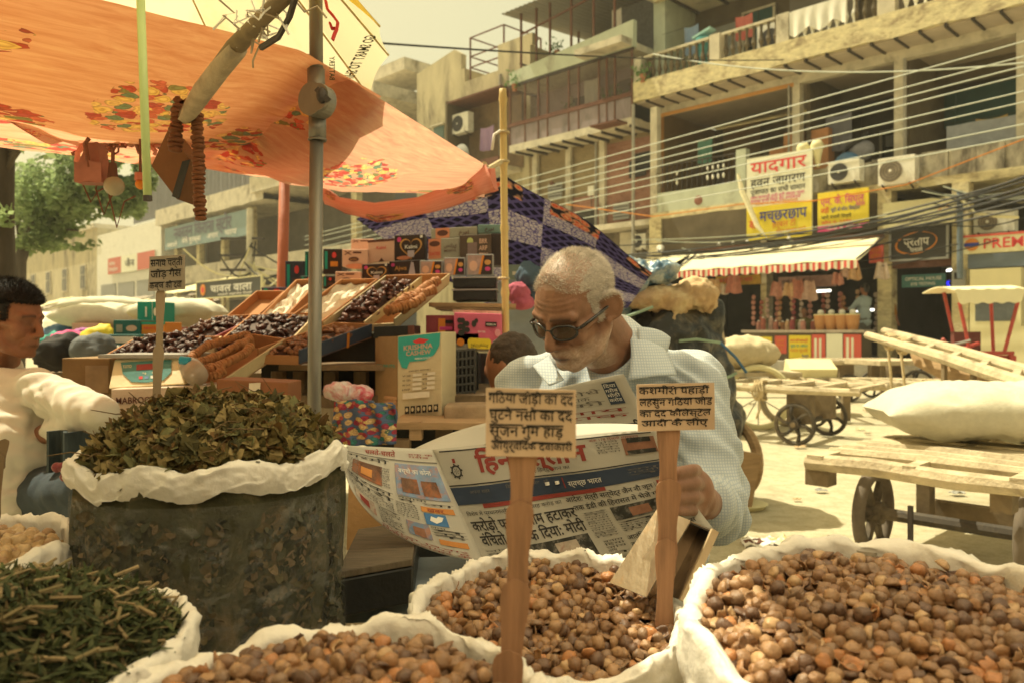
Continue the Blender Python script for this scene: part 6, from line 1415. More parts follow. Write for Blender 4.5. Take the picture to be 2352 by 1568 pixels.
# printed boxes: front face by picture corners, real depth behind
def pbox(label, x0, y0, x1, y1, Y, dep, mat, prints=(), name='carton', cat='box', side=None, dy=0, group=None, yaw=0.0):
 a, b_ = P(x0, y1, Y), P(x1, y1 + dy, Y + yaw); c = P(x0, y0, Y); H_ = c.z - a.z
 t = thing(name, label, cat, a, 0, group); ex = b_ - a; dv = Vector((-ex.y, ex.x, 0)).normalized() * dep
 m = MB(); m.cell(a, ex, dv, (0, 0, H_), mat)
 m.build('body', None, t, bevel=.003)
 def pm(x, y): return a + ex * x + Vector((0, 0, H_ * y)) - dv.normalized() * .0025
 if side:
  m = MB(); m.cell(a - ex.normalized() * .002, ex.normalized() * .001, dv, (0, 0, H_), side); m.build('end_print', None, t)
 if prints:
  m = MB(); k = 0
  for p_ in prints:
   k += 1; off = -dv.normalized() * .0006 * k
   if p_[0] == 'r': _, u0, v0, u1, v1, mt = p_; m.add([pm(u0, v0) + off, pm(u1, v0) + off, pm(u1, v1) + off, pm(u0, v1) + off], [(0, 1, 2, 3)], mt)
   elif p_[0] == 'o':
    _, u, v, ru, rv, mt = p_; m.add([pm(u + ru * math.cos(q * .2618), v + rv * math.sin(q * .2618)) + off for q in range(24)], [tuple(range(24))], mt)
   elif p_[0] == 't': _, body, u, v, hh, wd, mt = p_; m.text(body, lambda x, y: pm(x, y) + off, u, v, hh, mt, wd, .015)
   elif p_[0] == 'h':
    _, u, v, s_, mt = p_; pts = []
    for q in range(40):
     g_ = q / 40 * 6.2832; pts.append((u + s_ * .062 * 16 * math.sin(g_) ** 3 / 16 * 1.0 * 16 / 16, v + s_ * .0625 * (13 * math.cos(g_) - 5 * math.cos(2 * g_) - 2 * math.cos(3 * g_) - math.cos(4 * g_)) / 13))
    pts = [(u + (x - u) * 1, y) for x, y in pts]
    for q in range(40):
     (xa, ya), (xb, yb) = pts[q], pts[(q + 1) % 40]; kx = lambda x, y, g_: (u + (x - u) * g_, v + (y - v) * g_)
     m.add([pm(*kx(xa, ya, .86)) + off, pm(*kx(xb, yb, .86)) + off, pm(xb, yb) + off, pm(xa, ya) + off], [(0, 1, 2, 3)], mt)
   elif p_[0] == 'poly': _, pts, mt = p_; m.add([pm(u, v) + off for u, v in pts], [tuple(range(len(pts)))], mt)
  m.build('print', None, t)
 return t
pink = mk('box_pink', (.62, .38, .28), .6, .08, 6); dkbox = mk('box_dark', (.035, .02, .018), .45, .2, 8); greyp = mk('box_grey', (.30, .28, .22), .6, .1, 6); gold = mk('gold_print', (.52, .27, .08), .45, .1, bump=0); choc = mk('choc_print', (.10, .035, .025), .6, .1, bump=0); salmon = mk('salmon_print', (.58, .22, .12), .6, .1, bump=0)
def kprint(): return [('h', .55, .5, 6.0, gold), ('o', .16, .82, .07, .1, mag_ink), ('t', 'Kalmi', .34, .46, .2, .42, wht_ink), ('r', .44, .12, .66, .38, mk('box_lilac', (.45, .38, .42), .6)), ('r', .86, .86, .94, .96, wht_ink), ('o', .3, .1, .22, .08, salmon)]
palm = [('t', 'X', .08, .68, .3, .3, choc), ('r', .42, .76, .75, .86, choc), ('o', .45, .42, .2, .13, choc), ('t', 'DATES', .33, .38, .1, .24, gold), ('o', .55, .02, .4, .16, salmon)]
pbox('upper pale pink date box with a dark palm print', 806, 549, 858, 575, 3.9, .12, pink, palm[:2])
pbox('pale pink date box with an oval brown label, beside the Kalmi box', 786, 573, 845, 613, 3.78, .12, pink, palm)
pbox('pink box lettered Kalmi with a maroon top edge', 845, 552, 906, 604, 3.8, .12, pink, [('poly', [(0, .88), (1, .9), (1, 1), (0, .99)], choc), ('t', 'Kalmi', .32, .56, .2, .36, red_ink), ('poly', [(.4, 0), (.62, 0), (.52, .18)], choc)], dy=-4)
pbox('black box with a gold heart, larger one in the upper row', 906, 541, 975, 600, 3.8, .14, dkbox, kprint(), dy=-3)
pbox('grey and salmon box lettered DATES in the upper row', 984, 550, 1056, 596, 3.82, .12, greyp, [('r', 0, 0, .4, 1, salmon), ('o', .2, .75, .17, .14, choc), ('t', 'DATES', .04, .18, .22, .32, red_ink), ('t', 'سكري', .5, .55, .25, .4, choc), ('t', 'MEDJOUL', .5, .32, .14, .4, choc)], dy=-4)
pbox('grey date box lying on top of the DATES box', 990, 526, 1096, 549, 3.9, .1, greyp, [('r', .1, 0, .4, 1, salmon), ('o', .25, .5, .12, .3, choc), ('t', 'خرما', .6, .3, .5, .22, choc)], dy=-6)
pbox('teal-grey box highest at the corner of the date boxes', 1098, 516, 1150, 536, 3.9, .12, mk('box_teal', (.15, .24, .22), .6), [('t', 'خرما', .3, .3, .5, .4, choc)])
pbox('tall brown box with pale block lettering beside the bamboo pole', 1056, 541, 1128, 600, 3.8, .12, mk('box_brown', (.08, .05, .035), .5, .2), [('o', .33, .75, .1, .14, mk('box_lime', (.4, .42, .15), .6)), ('r', .25, .15, .55, .7, mk('box_mauve', (.2, .13, .12), .6)), ('t', 'BRR', .62, .65, .26, .26, pink), ('t', 'ARP', .62, .38, .26, .26, pink), ('t', 'TRN', .62, .1, .26, .26, pink)], dy=-3)
pbox('dark plain box behind the bamboo pole', 1128, 537, 1152, 610, 3.86, .12, dkbox)
pbox('small pink date box at the low end of the lower row', 770, 624, 829, 656, 3.62, .12, pink, palm[:4])
pbox('black box with a gold heart, smaller one in the lower row', 831, 608, 893, 650, 3.65, .12, dkbox, kprint(), dy=-3)
pbox('black box lettered Ajwa in gold', 894, 601, 966, 640, 3.68, .12, dkbox, [('o', .12, .78, .06, .1, mag_ink), ('t', 'Ajwa', .18, .45, .35, .38, gold), ('poly', [(.6, 0), (.85, 0), (.78, .85), (.7, .92)], mk('box_lilac', (.45, .38, .42), .6)), ('o', .3, .15, .2, .12, choc)], dy=-4)
plast = mk('tray_plastic', (.30, .30, .30), .25, .1, 5); lil = mk('date_pack', (.36, .25, .23), .3, .3, 40)
for i, (x0, y0, x1, y1, lb) in enumerate(((964, 599, 1017, 636, 'clear plastic date pack next to the Ajwa box'), (1019, 592, 1069, 634, 'clear plastic date pack, middle one of the three'), (1071, 584, 1134, 634, 'clear plastic date pack, largest, by the bamboo pole'))):
 pbox(lb, x0, y0, x1, y1, 3.6, .05, plast, [('r', .06, .06, .94, .94, lil), ('poly', [(.48, .06), (.62, .94), (.94, .94), (.94, .06)], dkbox), ('poly', [(.44, .06), (.52, .06), (.66, .94), (.58, .94)], org_ink), ('o', .26, .45, .15, .24, pink), ('o', .78, .62, .12, .12, gold), ('o', .78, .32, .1, .1, mag_ink)], 'date_pack', 'packet', group='clear plastic date packs')
blk = mk('black_plastic', (.016, .017, .017), .35, .2, 6)
for i, (y0, y1) in enumerate(((636, 662), (664, 691))):
 t = thing('plastic_box', ['upper', 'lower'][i] + ' of the two stacked black plastic boxes under the date packs', 'box', P(1046, y1, 3.55)); a = P(1040, y1, 3.55); b_ = P(1140, y1 - 1, 3.55); H_ = (y1 - y0) / FPX * 3.55
 m = MB(); m.cell(a, b_ - a, (0, .25, 0), (0, 0, H_ * .85), blk); m.build('body', None, t, bevel=.004); m = MB(); m.cell(a + Vector((-.006, -.006, H_ * .86)), b_ - a + Vector((.012, 0, 0)), (0, .262, 0), (0, 0, H_ * .12), plast); m.build('rim', None, t)
for i, (x0, y0, x1, y1, Y, lb) in enumerate(((985, 694, 1185, 704, 3.5, 'topmost'), (1000, 704, 1150, 711, 3.45, 'middle'), (1040, 711, 1153, 719, 3.42, 'lowest'))):
 m = MB(); a = P(x0, y1, Y); b_ = P(x1, y1 + 3, Y); m.cell(a, b_ - a, (0, .35, 0), (0, 0, (y1 - y0) / FPX * Y * .9), [wood_t, stall_w, wood][i]); m.build('plank', None, label=lb + ' of the rough planks bearing the date boxes', cat='plank', group='planks of the date stall')
pinkc = mk('carton_pink', (.62, .13, .22), .6, .08, 6);
cluster = [('o', .12 + .05 * (i % 4) + .01 * (i % 3), .80 - .08 * (i // 2) , .055, .07, mk('fruit_dark', (.03, .03, .025), .5)) for i in range(10)] + [('o', .42, .72, .05, .09, mk('fruit_dark', (.03, .03, .025), .5)), ('o', .47, .80, .04, .06, mk('fruit_dark', (.03, .03, .025), .5))]
pbox('bright pink carton with a dark fruit cluster and yellow label', 1043, 718, 1152, 806, 3.3, .22, pinkc, [('r', 0, 0, 1, .2, greyp)] + cluster + [('r', .66, .66, .9, .78, ink), ('poly', [(.3, .12), (.33, .08), (.74, .08), (.78, .14), (.78, .3), (.74, .35), (.33, .35), (.29, .3)], yel_bd), ('t', 'خرمای مضافتی', .36, .15, .12, .36, ink), ('t', 'DATES', .5, .5, .06, .16, wht_ink), ('o', .14, .24, .08, .1, org_ink), ('o', .9, .2, .06, .1, org_ink), ('t', 'PREMIUM', .68, .69, .07, .2, wht_ink), ('o', .92, .5, .06, .1, mk('pink_leaf', (.7, .3, .35), .6))], dy=3)
pbox('red and yellow carton beside the pink fruit carton', 978, 724, 1042, 800, 3.36, .2, mk('carton_red', (.25, .04, .05), .5), [('r', .4, .1, .8, .3, yel_bd), ('r', .45, .45, .7, .9, org_ink), ('r', .7, .75, .98, .85, ink), ('r', .5, .55, .95, .65, mag_ink)])
pbox('flat black tray jutting out under the top cream tray', 858, 750, 952, 777, 3.0, .2, blk, [('r', .84, 0, 1, 1, choc)], dy=-3)
# cashew carton
kc = mk('cashew_cream', (.56, .47, .30), .75, .1, 4, stain=(.42, .32, .18), stain_at=.68); tealp = mk('cashew_teal', (.04, .36, .32), .5, .1, 6)
pr = [('poly', [(.02, .74), (.10, .62), (.22, .60), (.28, .68), (.62, .68), (.84, .74), (.95, .84), (.97, .99), (.02, .99)], tealp), ('poly', [(.35, .92), (.5, .95), (.72, .92), (.6, .885), (.42, .89)], red_ink), ('t', 'KRISHNA', .14, .82, .085, .66, pink), ('t', 'CASHEW', .2, .755, .075, .56, pink), ('t', 'PREMIUM QUALITY', .4, .70, .03, .36, wht_ink)]
for r_ in range(4):
 for c_ in range(2): pr += [('r', .36 + .32 * c_, .50 - .055 * r_, .56 + .3 * c_, .535 - .055 * r_, paper_w), ('t', ['W 240', 'W 320', 'W 210', 'LWP'][r_], .13 + .46 * c_, .505 - .055 * r_, .03, .18 if c_ == 0 else .1, ink)]
pr += [('t', 'CASHEW KERNELS', .28, .56, .025, .5, ink), ('r', .15, .24, .75, .31, paper_w)] + [('r', .2 + .13 * i, .06, .3 + .13 * i, .15, ink) for i in range(6)] + [('o', .25 + .13 * i, .11, .03, .025, kc) for i in range(6)]
pbox('cream and teal carton lettered KRISHNA CASHEW', 913, 772, 1015, 962, 2.85, .2, kc, pr, dy=-8, yaw=-.03)
m = MB(); a = P(913, 958, 2.86); c = P(862, 950, 3.02); m.cell(a, c - a, (.02, .1, 0), (0, 0, P(913, 772, 2.86).z - a.z), mk('cashew_side', (.30, .19, .09), .8, .15, 6, stain=(.2, .12, .06)))
def sm(x, y): return a + (c - a) * (1 - x) + Vector((0, -.004, .29 * y)) + Vector((-.002, -.002, 0))
m.text('PEANUTS', sm, .08, .62, .05, grn_ink, .84, .02)
for i in range(16): m.ell(sm(.55 + .12 * (i % 4), .08 + .05 * (i // 4)), (.011, .004, .008), mk('nut_print', (.42, .24, .12), .8))
m.build('carton', None, label='brown carton with green PEANUTS lettering at the side of the cashew carton', cat='box')
# plastic crate
t = thing('plastic_crate', 'black plastic lattice crate under the pink carton', 'crate', P(1018, 925, 3.1)); a = P(1015, 925, 3.1); b_ = P(1090, 918, 3.1); H_ = P(1015, 808, 3.1).z - a.z; ex = b_ - a
m = MB(); m.cell(a + Vector((0, .05, 0)), ex, (0, .25, 0), (0, 0, H_), blk); m.build('body', None, t)
m = MB()
for i in range(9): m.bar(a + ex * (i / 8), a + ex * (i / 8) + Vector((0, 0, H_)), .006, .012, mk('crate_grey', (.07, .07, .065), .5), (0, 1, 0))
for i in range(7): m.bar(a + Vector((0, -.003, H_ * i / 6)), a + ex + Vector((0, -.003, H_ * i / 6)), .012, .008, mk('crate_grey', (.07, .07, .065), .5))
m.build('lattice', None, t)
# dark boxes left of the pole
for i, (x0, y0, x1, y1, Y, mt, lb) in enumerate(((742, 572, 785, 630, 3.95, dkbox, 'dark box with a green edge behind the parasol pole'), (700, 578, 722, 660, 4.0, mk('box_green', (.02, .09, .07), .5), 'green-black box left of the parasol pole'), (655, 600, 700, 680, 4.1, mk('box_navy', (.03, .035, .06), .4, .4, 30), 'foil-wrapped dark box beside the red pole'), (742, 634, 770, 664, 3.8, dkbox, 'small dark box low behind the parasol pole'), (600, 660, 660, 690, 4.0, mk('box_violet', (.08, .06, .11), .4, .5, 40), 'glossy violet packet stack at the low end of the boxes'), (690, 634, 722, 664, 3.9, mk('box_dkteal', (.02, .07, .06), .5), 'dark teal box with orange lines left of the pole'))):
 pbox(lb, x0, y0, x1, y1, Y, .15, mt, [('r', .1, .2, .25, .9, grn_ink), ('r', .4, .3, .8, .5, org_ink if i in (0, 5) else choc), ('o', .6, .75, .12, .12, red_ink)])
# stall front clutter
m = MB(); m.cell(P(560, 935, 3.0), (1.15, 0, 0), (0, 1.0, 0), (0, 0, .045), stall_w); m.cell(P(560, 935, 3.0) - Vector((0, 0, .8)), (.06, 0, 0), (0, .06, 0), (0, 0, .8), stall_w); m.cell(P(1000, 980, 2.95) - Vector((0, 0, .65)), (.06, 0, 0), (0, .06, 0), (0, 0, .65), stall_w)
m.cell(P(640, 850, 2.95), (.55, 0, 0), (0, .5, 0), (0, 0, .02), stall_w)
for x in (640, 690, 760, 830): m.tube([P(x, 935, 3.0 + .1), P(x, 852, 3.1)], .03, 8, stall_w)
m.cell(P(600, 905, 3.3), (.9, 0, 0), (0, .02, 0), (0, 0, .25), blk)
m.cell(P(840, 1110, 3.35), (.68, 0, 0), (0, .02, 0), (0, 0, .30), blk)  # black sheet added to stand for the shade under the stall
m.build('date_stall_frame', None, label='rough dark timber frame and boards under the date trays, with a black sheet added for the shade below', cat='stall')
m = MB(); m.cell(P(900, 985, 2.6), (.32, -.02, 0), (0, .3, 0), (0, 0, .022), wood_t); m.cell(P(940, 1010, 2.6), (.04, 0, 0), (0, .05, 0), (0, 0, .06), wood_t); m.cell(P(1090, 1010, 2.6) - Vector((.05, 0, .6)), (.05, 0, 0), (0, .05, 0), (0, 0, .64), stall_w); m.cell(P(905, 1010, 2.6) - Vector((0, 0, .6)), (.05, 0, 0), (0, .05, 0), (0, 0, .6), stall_w)
m.build('wooden_bench', None, label='rough wooden bench under the cashew carton', cat='bench')
m = MB(); m.cell(P(1020, 975, 2.72), (.16, .03, 0), (0, .15, 0), (0, 0, .065), mk('old_block', (.33, .24, .15), .95, .35, 12, bump=.8)); m.build('wooden_block', None, label='weathered square block beside the cashew carton', cat='block', bevel=.008)
# flowered bag and red-white packet
flw = mk_floral('flower_bag', (.10, .14, .24), (.06, .09, .16), [(.5, .5, .9, .9)], .05, 9)
m = MB(); m.sheet(lambda u, v: P(765 + 145 * u, 1018 - (105 - 25 * abs(u - .4)) * v, 2.45) + Vector((0, -.05 * math.sin(3.14 * u) - .012 * math.sin(u * 22 + v * 5), 0)), 36, 16, flw, thick=.01); m.build('cloth_bag', None, smooth=True, label='blue bag printed with red flowers hanging at the stall front', cat='bag')
m = fuse([E(785, 898, 2.55, .06, .04, .03), E(825, 905, 2.55, .045, .04, .028)], .006, 2); crinkle(m, .012, 25, 2); m.build('packet', [mk('packet_rw', (.62, .55, .52), .3, .1, 8, stain=(.5, .06, .09), stain_at=.52, stain_sc=16)], smooth=True, label='shiny red and white plastic packet lying above the flowered bag', cat='packet')
m = MB(); m.sheet(lambda u, v: P(1090 + 75 * u, 890 - 80 * v, 3.7) + Vector((0, .03 * math.sin(u * 8), 0)), 10, 4, mk('greycloth', (.20, .22, .25), .9, .1, 6), thick=.01); m.build('hanging_cloth', None, label='grey-blue cloth hanging behind the lattice crate', cat='cloth')
# weighing scale, cartons, bottle
scm = mk('scale_cream', (.66, .58, .36), .5, .06, 4); t = thing('weighing_scale', 'cream electronic weighing scale with a teal panel and red display', 'scale', P(335, 890, 2.6))
m = MB(); A_, B_, C_, D_ = P(248, 893, 2.55), P(428, 882, 2.55), P(412, 818, 2.62), P(262, 824, 2.62); back = Vector((0, .2, 0))
m.add([A_, B_, C_, D_, A_ + back, B_ + back, C_ + back * .8, D_ + back * .8], [(0, 1, 2, 3), (5, 4, 7, 6), (3, 2, 6, 7), (1, 0, 4, 5), (1, 5, 6, 2), (0, 3, 7, 4)], scm); m.build('body', None, t, bevel=.006)
def sp_(x, y): q = A_ * (1 - x) * (1 - y) + B_ * x * (1 - y) + D_ * (1 - x) * y + C_ * x * y; return q + Vector((0, -.004, 0))
m = MB(); m.add([sp_(.12, .88), sp_(.88, .9), sp_(.84, .45), sp_(.72, .2), sp_(.5, .15), sp_(.3, .2), sp_(.17, .5)], [(6, 5, 4, 3, 2, 1, 0)], mk('scale_teal', (.05, .20, .19), .4)); m.build('panel', None, t)
def sq_(k): return lambda x, y: sp_(x, y) + Vector((0, -.0012 * k, 0))
m = MB(); q = sq_(1); m.add([q(.36, .58), q(.70, .6), q(.70, .80), q(.36, .78)], [(0, 1, 2, 3)], mk('display_red', (.25, .025, .025), .3)); m.text('TOTO', q, .16, .68, .14, cream_bd, .13, .02)
m.text('kg', q, .45, .45, .08, cream_bd, .05); m.text('Rs', q, .58, .45, .08, cream_bd, .05)
for i in range(3): m.add([q(.40 + .08 * i, .28), q(.45 + .08 * i, .28), q(.45 + .08 * i, .37), q(.40 + .08 * i, .37)], [(0, 1, 2, 3)], [red_ink, bluep, wht_ink][i])
m.build('display', None, t)
m = MB(); m.cell(P(225, 822, 2.6), (.27, 0, 0), (0, .26, 0), (0, 0, .012), grey_m); m.build('pan', None, t)
pbox('white carton lettered MABROO under the weighing scale', 255, 893, 480, 965, 2.5, .25, mk('mabroo_white', (.58, .47, .36), .7, .06, 5), [('t', 'MABROO', .05, .52, .3, .36, choc), ('o', .66, .75, .06, .18, red_ink), ('o', .74, .78, .05, .16, mk('date_print', (.25, .08, .05), .5)), ('o', .34, .2, .05, .14, org_ink)], dy=-8)
pbox('long brown carton edge beside the scale with a pale label', 142, 822, 252, 905, 2.72, .3, mk('carton_tan', (.26, .17, .08), .8, .12, 5), [('r', .5, .05, .98, .8, mk('tape_clear', (.34, .25, .15), .35))])
pbox('low brown carton with a pale sticker and a wire handle', 497, 870, 662, 925, 2.4, .15, mk('carton_rust', (.24, .10, .045), .8, .12, 5), [('poly', [(.45, .25), (.6, .2), (.62, .95), (.46, .9)], paper_w)], dy=8)
t = thing('water_bottle', 'clear plastic bottle with a blue cap lying by the figs', 'bottle', P(440, 850, 2.5)); m = MB(); m.tube([P(452, 862, 2.45), P(440, 845, 2.55), P(428, 838, 2.62)], [.034, .036, .026], 12, mk('bottle_clear', (.45, .36, .27), .15, .15, 20, alpha=.75)); m.build('body', None, t, smooth=True); m = MB(); m.tube([P(414, 826, 2.5), P(436, 829, 2.5)], .013, 12, mk('cap_blue', (.02, .30, .45), .4)); m.build('cap', None, t)
# goods behind on the left
for i, (x0, y0, x1, y1, Y, mt, lb, pr_) in enumerate(((315, 693, 365, 740, 4.2, grn_ink, 'tall teal box with white marks on the stack behind the dates', [('r', .38, .25, .46, .75, wht_ink), ('r', .7, 0, .72, 1, wht_ink), ('o', .85, .5, .08, .2, wht_ink)]), (260, 735, 323, 770, 4.0, mk('box_dteal', (.02, .12, .11), .5), 'dark teal box printed with nuts behind the dates', [('r', .12, .2, .35, .7, greyp), ('o', .68, .45, .2, .2, pink)]), (325, 740, 380, 768, 4.0, org_ink, 'orange box with green stripes beside the dark teal one', [('r', 0, .8, 1, 1, grn_ink), ('t', 'NUTS', .1, .4, .3, .5, red_ink)]), (248, 768, 320, 792, 3.9, teal_bd, 'flat teal box lowest in the stack behind the dates', [('r', .05, .2, .9, .8, wht_ink)]), (165, 742, 235, 785, 5.0, pink, 'pink and white open carton among the goods behind', [('r', .2, .3, .8, .6, mag_ink)]))):
 pbox(lb, x0, y0, x1, y1, Y, .2, mt, pr_)
c = P(300, 738, 5.2); sack('white sack lying across the stacks behind the dates, left of the teal box', (c.x - .1, c.y, c.z - .05), .75, .35, .16, R(4), seed=11)
c = P(410, 735, 4.6); sack('plump white sack right of the teal box behind the dates', (c.x, c.y, c.z - .03), .5, .3, .15, R(-3), seed=12)
c = P(250, 715, 5.6); sack('thin white sack on top of the pile behind the dates', (c.x, c.y, c.z - .02), .6, .35, .12, R(10), seed=13)
for i, (x, y, Y, r_, mt, lb) in enumerate(((155, 790, 4.6, .1, mag_ink, 'magenta cloth bundle'), (190, 782, 4.8, .09, mk('violet', (.3, .08, .3), .7), 'violet cloth bundle'), (225, 775, 4.4, .08, yel_bd, 'yellow plastic bundle'), (130, 775, 5.2, .1, bluep, 'blue plastic bundle'), (180, 760, 5.6, .1, paper_w, 'white plastic bundle'), (110, 795, 4.9, .1, grn_ink, 'green cloth bundle'), (215, 805, 3.8, .1, mk('slate', (.1, .11, .12), .7), 'slate grey cloth bundle'), (140, 812, 3.9, .12, ink, 'black cloth bundle'))):
 m = fuse([E(x, y, Y, r_, r_, r_ * .7), E(x + 14, y - 6, Y, r_ * .7, r_ * .7, r_ * .7)], .014, 2); crinkle(m, .03, 11, i); m.build('goods_bundle', [mt], smooth=True, label=lb + ' in the heap of goods behind the young man', cat='bundle', group='bundles behind the young man')
m = MB(); m.cell((P(100, 762, 4.6).x, 3.9, 0), (1.5, 0, 0), (0, 1.6, 0), (0, 0, .9), stall_w); m.build('goods_table', None, label='dark table carrying the heaped goods behind the dates', cat='table')
m = fuse([E(1215, 640, 4.1, .07, .08, .09), E(1232, 670, 4.1, .05, .06, .06)], .01, 2); crinkle(m, .02, 14, 6); m.build('cloth_bundle', [mk('dusk_blue', (.07, .11, .16), .85, .2, 10)], smooth=True, label='dusky blue cloth bundle just right of the bamboo pole', cat='bundle')
m = fuse([E(1190, 672, 4.0, .06, .06, .05), E(1200, 695, 4.0, .06, .06, .035)], .009, 2); crinkle(m, .014, 18, 3); m.build('cloth_bundle', [mk('rose_cloth', (.45, .10, .16), .85, .2, 10)], smooth=True, label='rose pink cloth bundle under the dusky blue one', cat='bundle')
pbox('small grey-green box with a pale label right of the bamboo pole', 1168, 608, 1212, 640, 4.3, .1, mk('box_sage', (.20, .25, .22), .6), [('r', .2, .25, .75, .5, paper_w)])
# ================================================================== SACKS OF NUTS AND LEAVES IN FRONT
poly_w = mk('woven_white', (.72, .68, .60), .55, .06, 40, (1, 1, 1), stain=(.58, .50, .37), stain_at=.66, stain_sc=9, bump=.8, bscale=30, trans=.08)
poly_g = mk('woven_dirty', (.46, .40, .30), .7, .12, 30, stain=(.30, .24, .16), stain_at=.58, stain_sc=8, bump=.4, bscale=120)
def open_sack(label, c, rx, ry, z, tilt, seed, rim_r=.022, body=None, cuff=.05, taper=.97, lvl=.03, rot=0, notch=()):
 """open sack with its mouth rolled outwards; z = rim height in the middle, tilt = rise per metre towards the back"""
 cx, cy = c; t = thing('open_sack', label, 'sack', (cx, cy, 0), 0, 'open sacks on the ground')
 def rim(a, k=1.0):
  w = 1 + .05 * fbm((math.cos(a) * 1.5 + seed, math.sin(a) * 1.5, seed), 1.3, 3) + .02 * math.sin(5 * a + seed)
  x = cx + rx * k * w * math.cos(a); y = cy + ry * k * w * math.sin(a)
  dz = .016 * fbm((math.cos(a) * 2, math.sin(a) * 2 + seed, 3), 1, 3) + tilt * (y - cy)
  for na, dep, wd in notch: dz += dep * math.exp(-((math.atan2(math.sin(a - na), math.cos(a - na))) / wd) ** 2)
  return Vector((x, y, z + dz))
 m = MB()
 def roll(u, v):
  a = 2 * math.pi * u; p_ = rim(a); o_ = Vector((p_.x - cx, p_.y - cy, 0)).normalized()
  r_ = rim_r * (1 + .55 * fbm((math.cos(a) * 3, math.sin(a) * 3, seed + 9), 1, 3))
  ln = -.5 + v * 4.1
  rid = lambda q_, k_: max(0, 1 - abs(noise.noise(Vector(q_))) * k_) ** 2
  cr = .0012 * fbm((math.cos(a) * 22, math.sin(a) * 22, v * 7 + seed), 1, 3) + .0042 * rid((math.cos(a) * 5 + v * 1.6, math.sin(a) * 5, v * 2.2 + seed), 4) + .0015 * rid((math.cos(a) * 13 - v, math.sin(a) * 13 + v * 2, v * 3 + seed), 4) - .002 * min(1, v * 3)
  if v < .16: k = v / .16; q = p_ - o_ * (r_ * 1.0) - Vector((0, 0, 1)) * (.06 * (1 - k)); q -= o_ * .006 * (1 - k)
  elif v < .6: k = (v - .16) / .44; th_ = math.pi * (1 - k); q = p_ + o_ * (r_ * math.cos(th_)) + Vector((0, 0, 1)) * (r_ * 1.1 * math.sin(th_))
  else: k = (v - .6) / .4; q = p_ + o_ * (r_ * (1 + .15 * math.sin(3.14 * k) - .5 * k * k)) - Vector((0, 0, 1)) * (cuff * (1 + .22 * fbm((math.cos(a) * 1.2, math.sin(a) * 1.2, seed + 3), 1, 1)) * k)
  return q + o_ * cr + Vector((0, 0, cr))
 m.sheet(roll, 260, 34); m.build('rolled_rim', [poly_w], t, smooth=True)
 m = MB()
 def bod(u, v):
  a = 2 * math.pi * u; k = (1 - .02) * (1 - (1 - taper) * v) + .05 * math.sin(3.14 * v); p_ = rim(a, k); zz = p_.z * (1 - v) + .01 * v
  cr = .010 * fbm((math.cos(a) * 4, math.sin(a) * 4, v * 6 + seed), 1, 4) + .004 * math.sin(17 * a + 9 * v)
  o_ = Vector((p_.x - cx, p_.y - cy, 0)).normalized(); return Vector((p_.x, p_.y, zz)) + o_ * cr
 m.sheet(bod, 90, 24); m.build('body', [body or poly_g], t, smooth=True)
 return rim, t
def nut_mesh(sd, r_=.0085, half=False):
 mb = MB(); mb.ell((0, 0, 0), r_, None, None, 13, 10); out = []
 for p_ in mb.v:
  d = p_.normalized(); w = 1 + .22 * fbm(d * 1.0 + Vector((sd, 0, 0)), 1.5, 3) + .07 * noise.noise(d * 5 + Vector((0, sd, 0))) + (.28 * max(0, d.z - .86) / .14 if sd % 3 == 0 else 0) - .10 * math.exp(-((d.x * .8 + d.y * .6) / .12) ** 2) * (d.z > -.2)
  if half and d.z > .05: w *= .42 - .75 * d.z * (abs(d.z) > .3);
  out.append(Vector((d.x * (1.05 if sd % 2 else .95), d.y, d.z * (.92 + .05 * (sd % 3)))) * r_ * w)
 return out, mb.f
def shard_mesh(sd, r_=.009):
 mb = MB(); mb.sheet(lambda u, v: Vector(((u - .5) * 2.0 * r_ * (1 - .5 * abs(v - .5)), (v - .5) * 1.7 * r_, r_ * (.55 * math.cos((u - .5) * 3) * math.cos((v - .5) * 2.6)) + .12 * r_ * math.sin(u * 7 + sd))), 6, 6, thick=.0012); return mb.v, mb.f
nut_m = mk('soapnut_skin', (1, 1, 1), .34, .28, 120, bump=.35, bscale=300, attr='Col', spec=.45)
NC = [(.22, .112, .052), (.28, .152, .072), (.36, .205, .100), (.13, .066, .036), (.36, .185, .080), (.48, .30, .15), (.25, .15, .085), (.44, .19, .07)]
NW = [0, 0, 1, 1, 1, 2, 2, 3, 3, 4, 5, 6, 6, 2, 1, 7]
def fill_nuts(kind, rim, c, rx, ry, zl, tilt, n, r_, r3, hump=.02, lo=None, front_cut=None, inset=.86):
 cx, cy = c; placed = 0; rowy = r_ * 1.5; rowx = r_ * 1.72
 ny = int(2 * ry / rowy); nx = int(2 * rx / rowx)
 for layer in range(2):
  for j in range(ny + 1):
   for i in range(nx + 1):
    x = -rx + i * rowx + (j % 2) * rowx / 2 + r3.uniform(-.3, .3) * r_; y = -ry + j * rowy + r3.uniform(-.3, .3) * r_
    q = (x / rx) ** 2 + (y / ry) ** 2
    if q > inset ** 2: continue
    if layer == 1 and r3.random() > .42: continue
    z_ = zl + tilt * y + hump * (1 - q) + .008 * fbm((x * 14, y * 14, cx * 9), 1, 2) + layer * r_ * 1.15 + r3.uniform(-.25, .25) * r_
    s_ = r3.uniform(.80, 1.18)
    drop(kind, Matrix.Translation((cx + x, cy + y, z_)) @ rot_any(r3) @ Matrix.Scale(s_, 4), r3.choice(NW))
r3 = random.Random(5)
ra, t = open_sack('big white sack of brown soapnuts nearest the carts', (.425, .835), .235, .235, .784, .12, 2, .0115, cuff=.07, notch=((2.6, -.01, .3),))
fill_nuts('nut', ra, (.425, .835), .235, .235, .769, .12, 0, .0078, r3, .022, inset=.93)
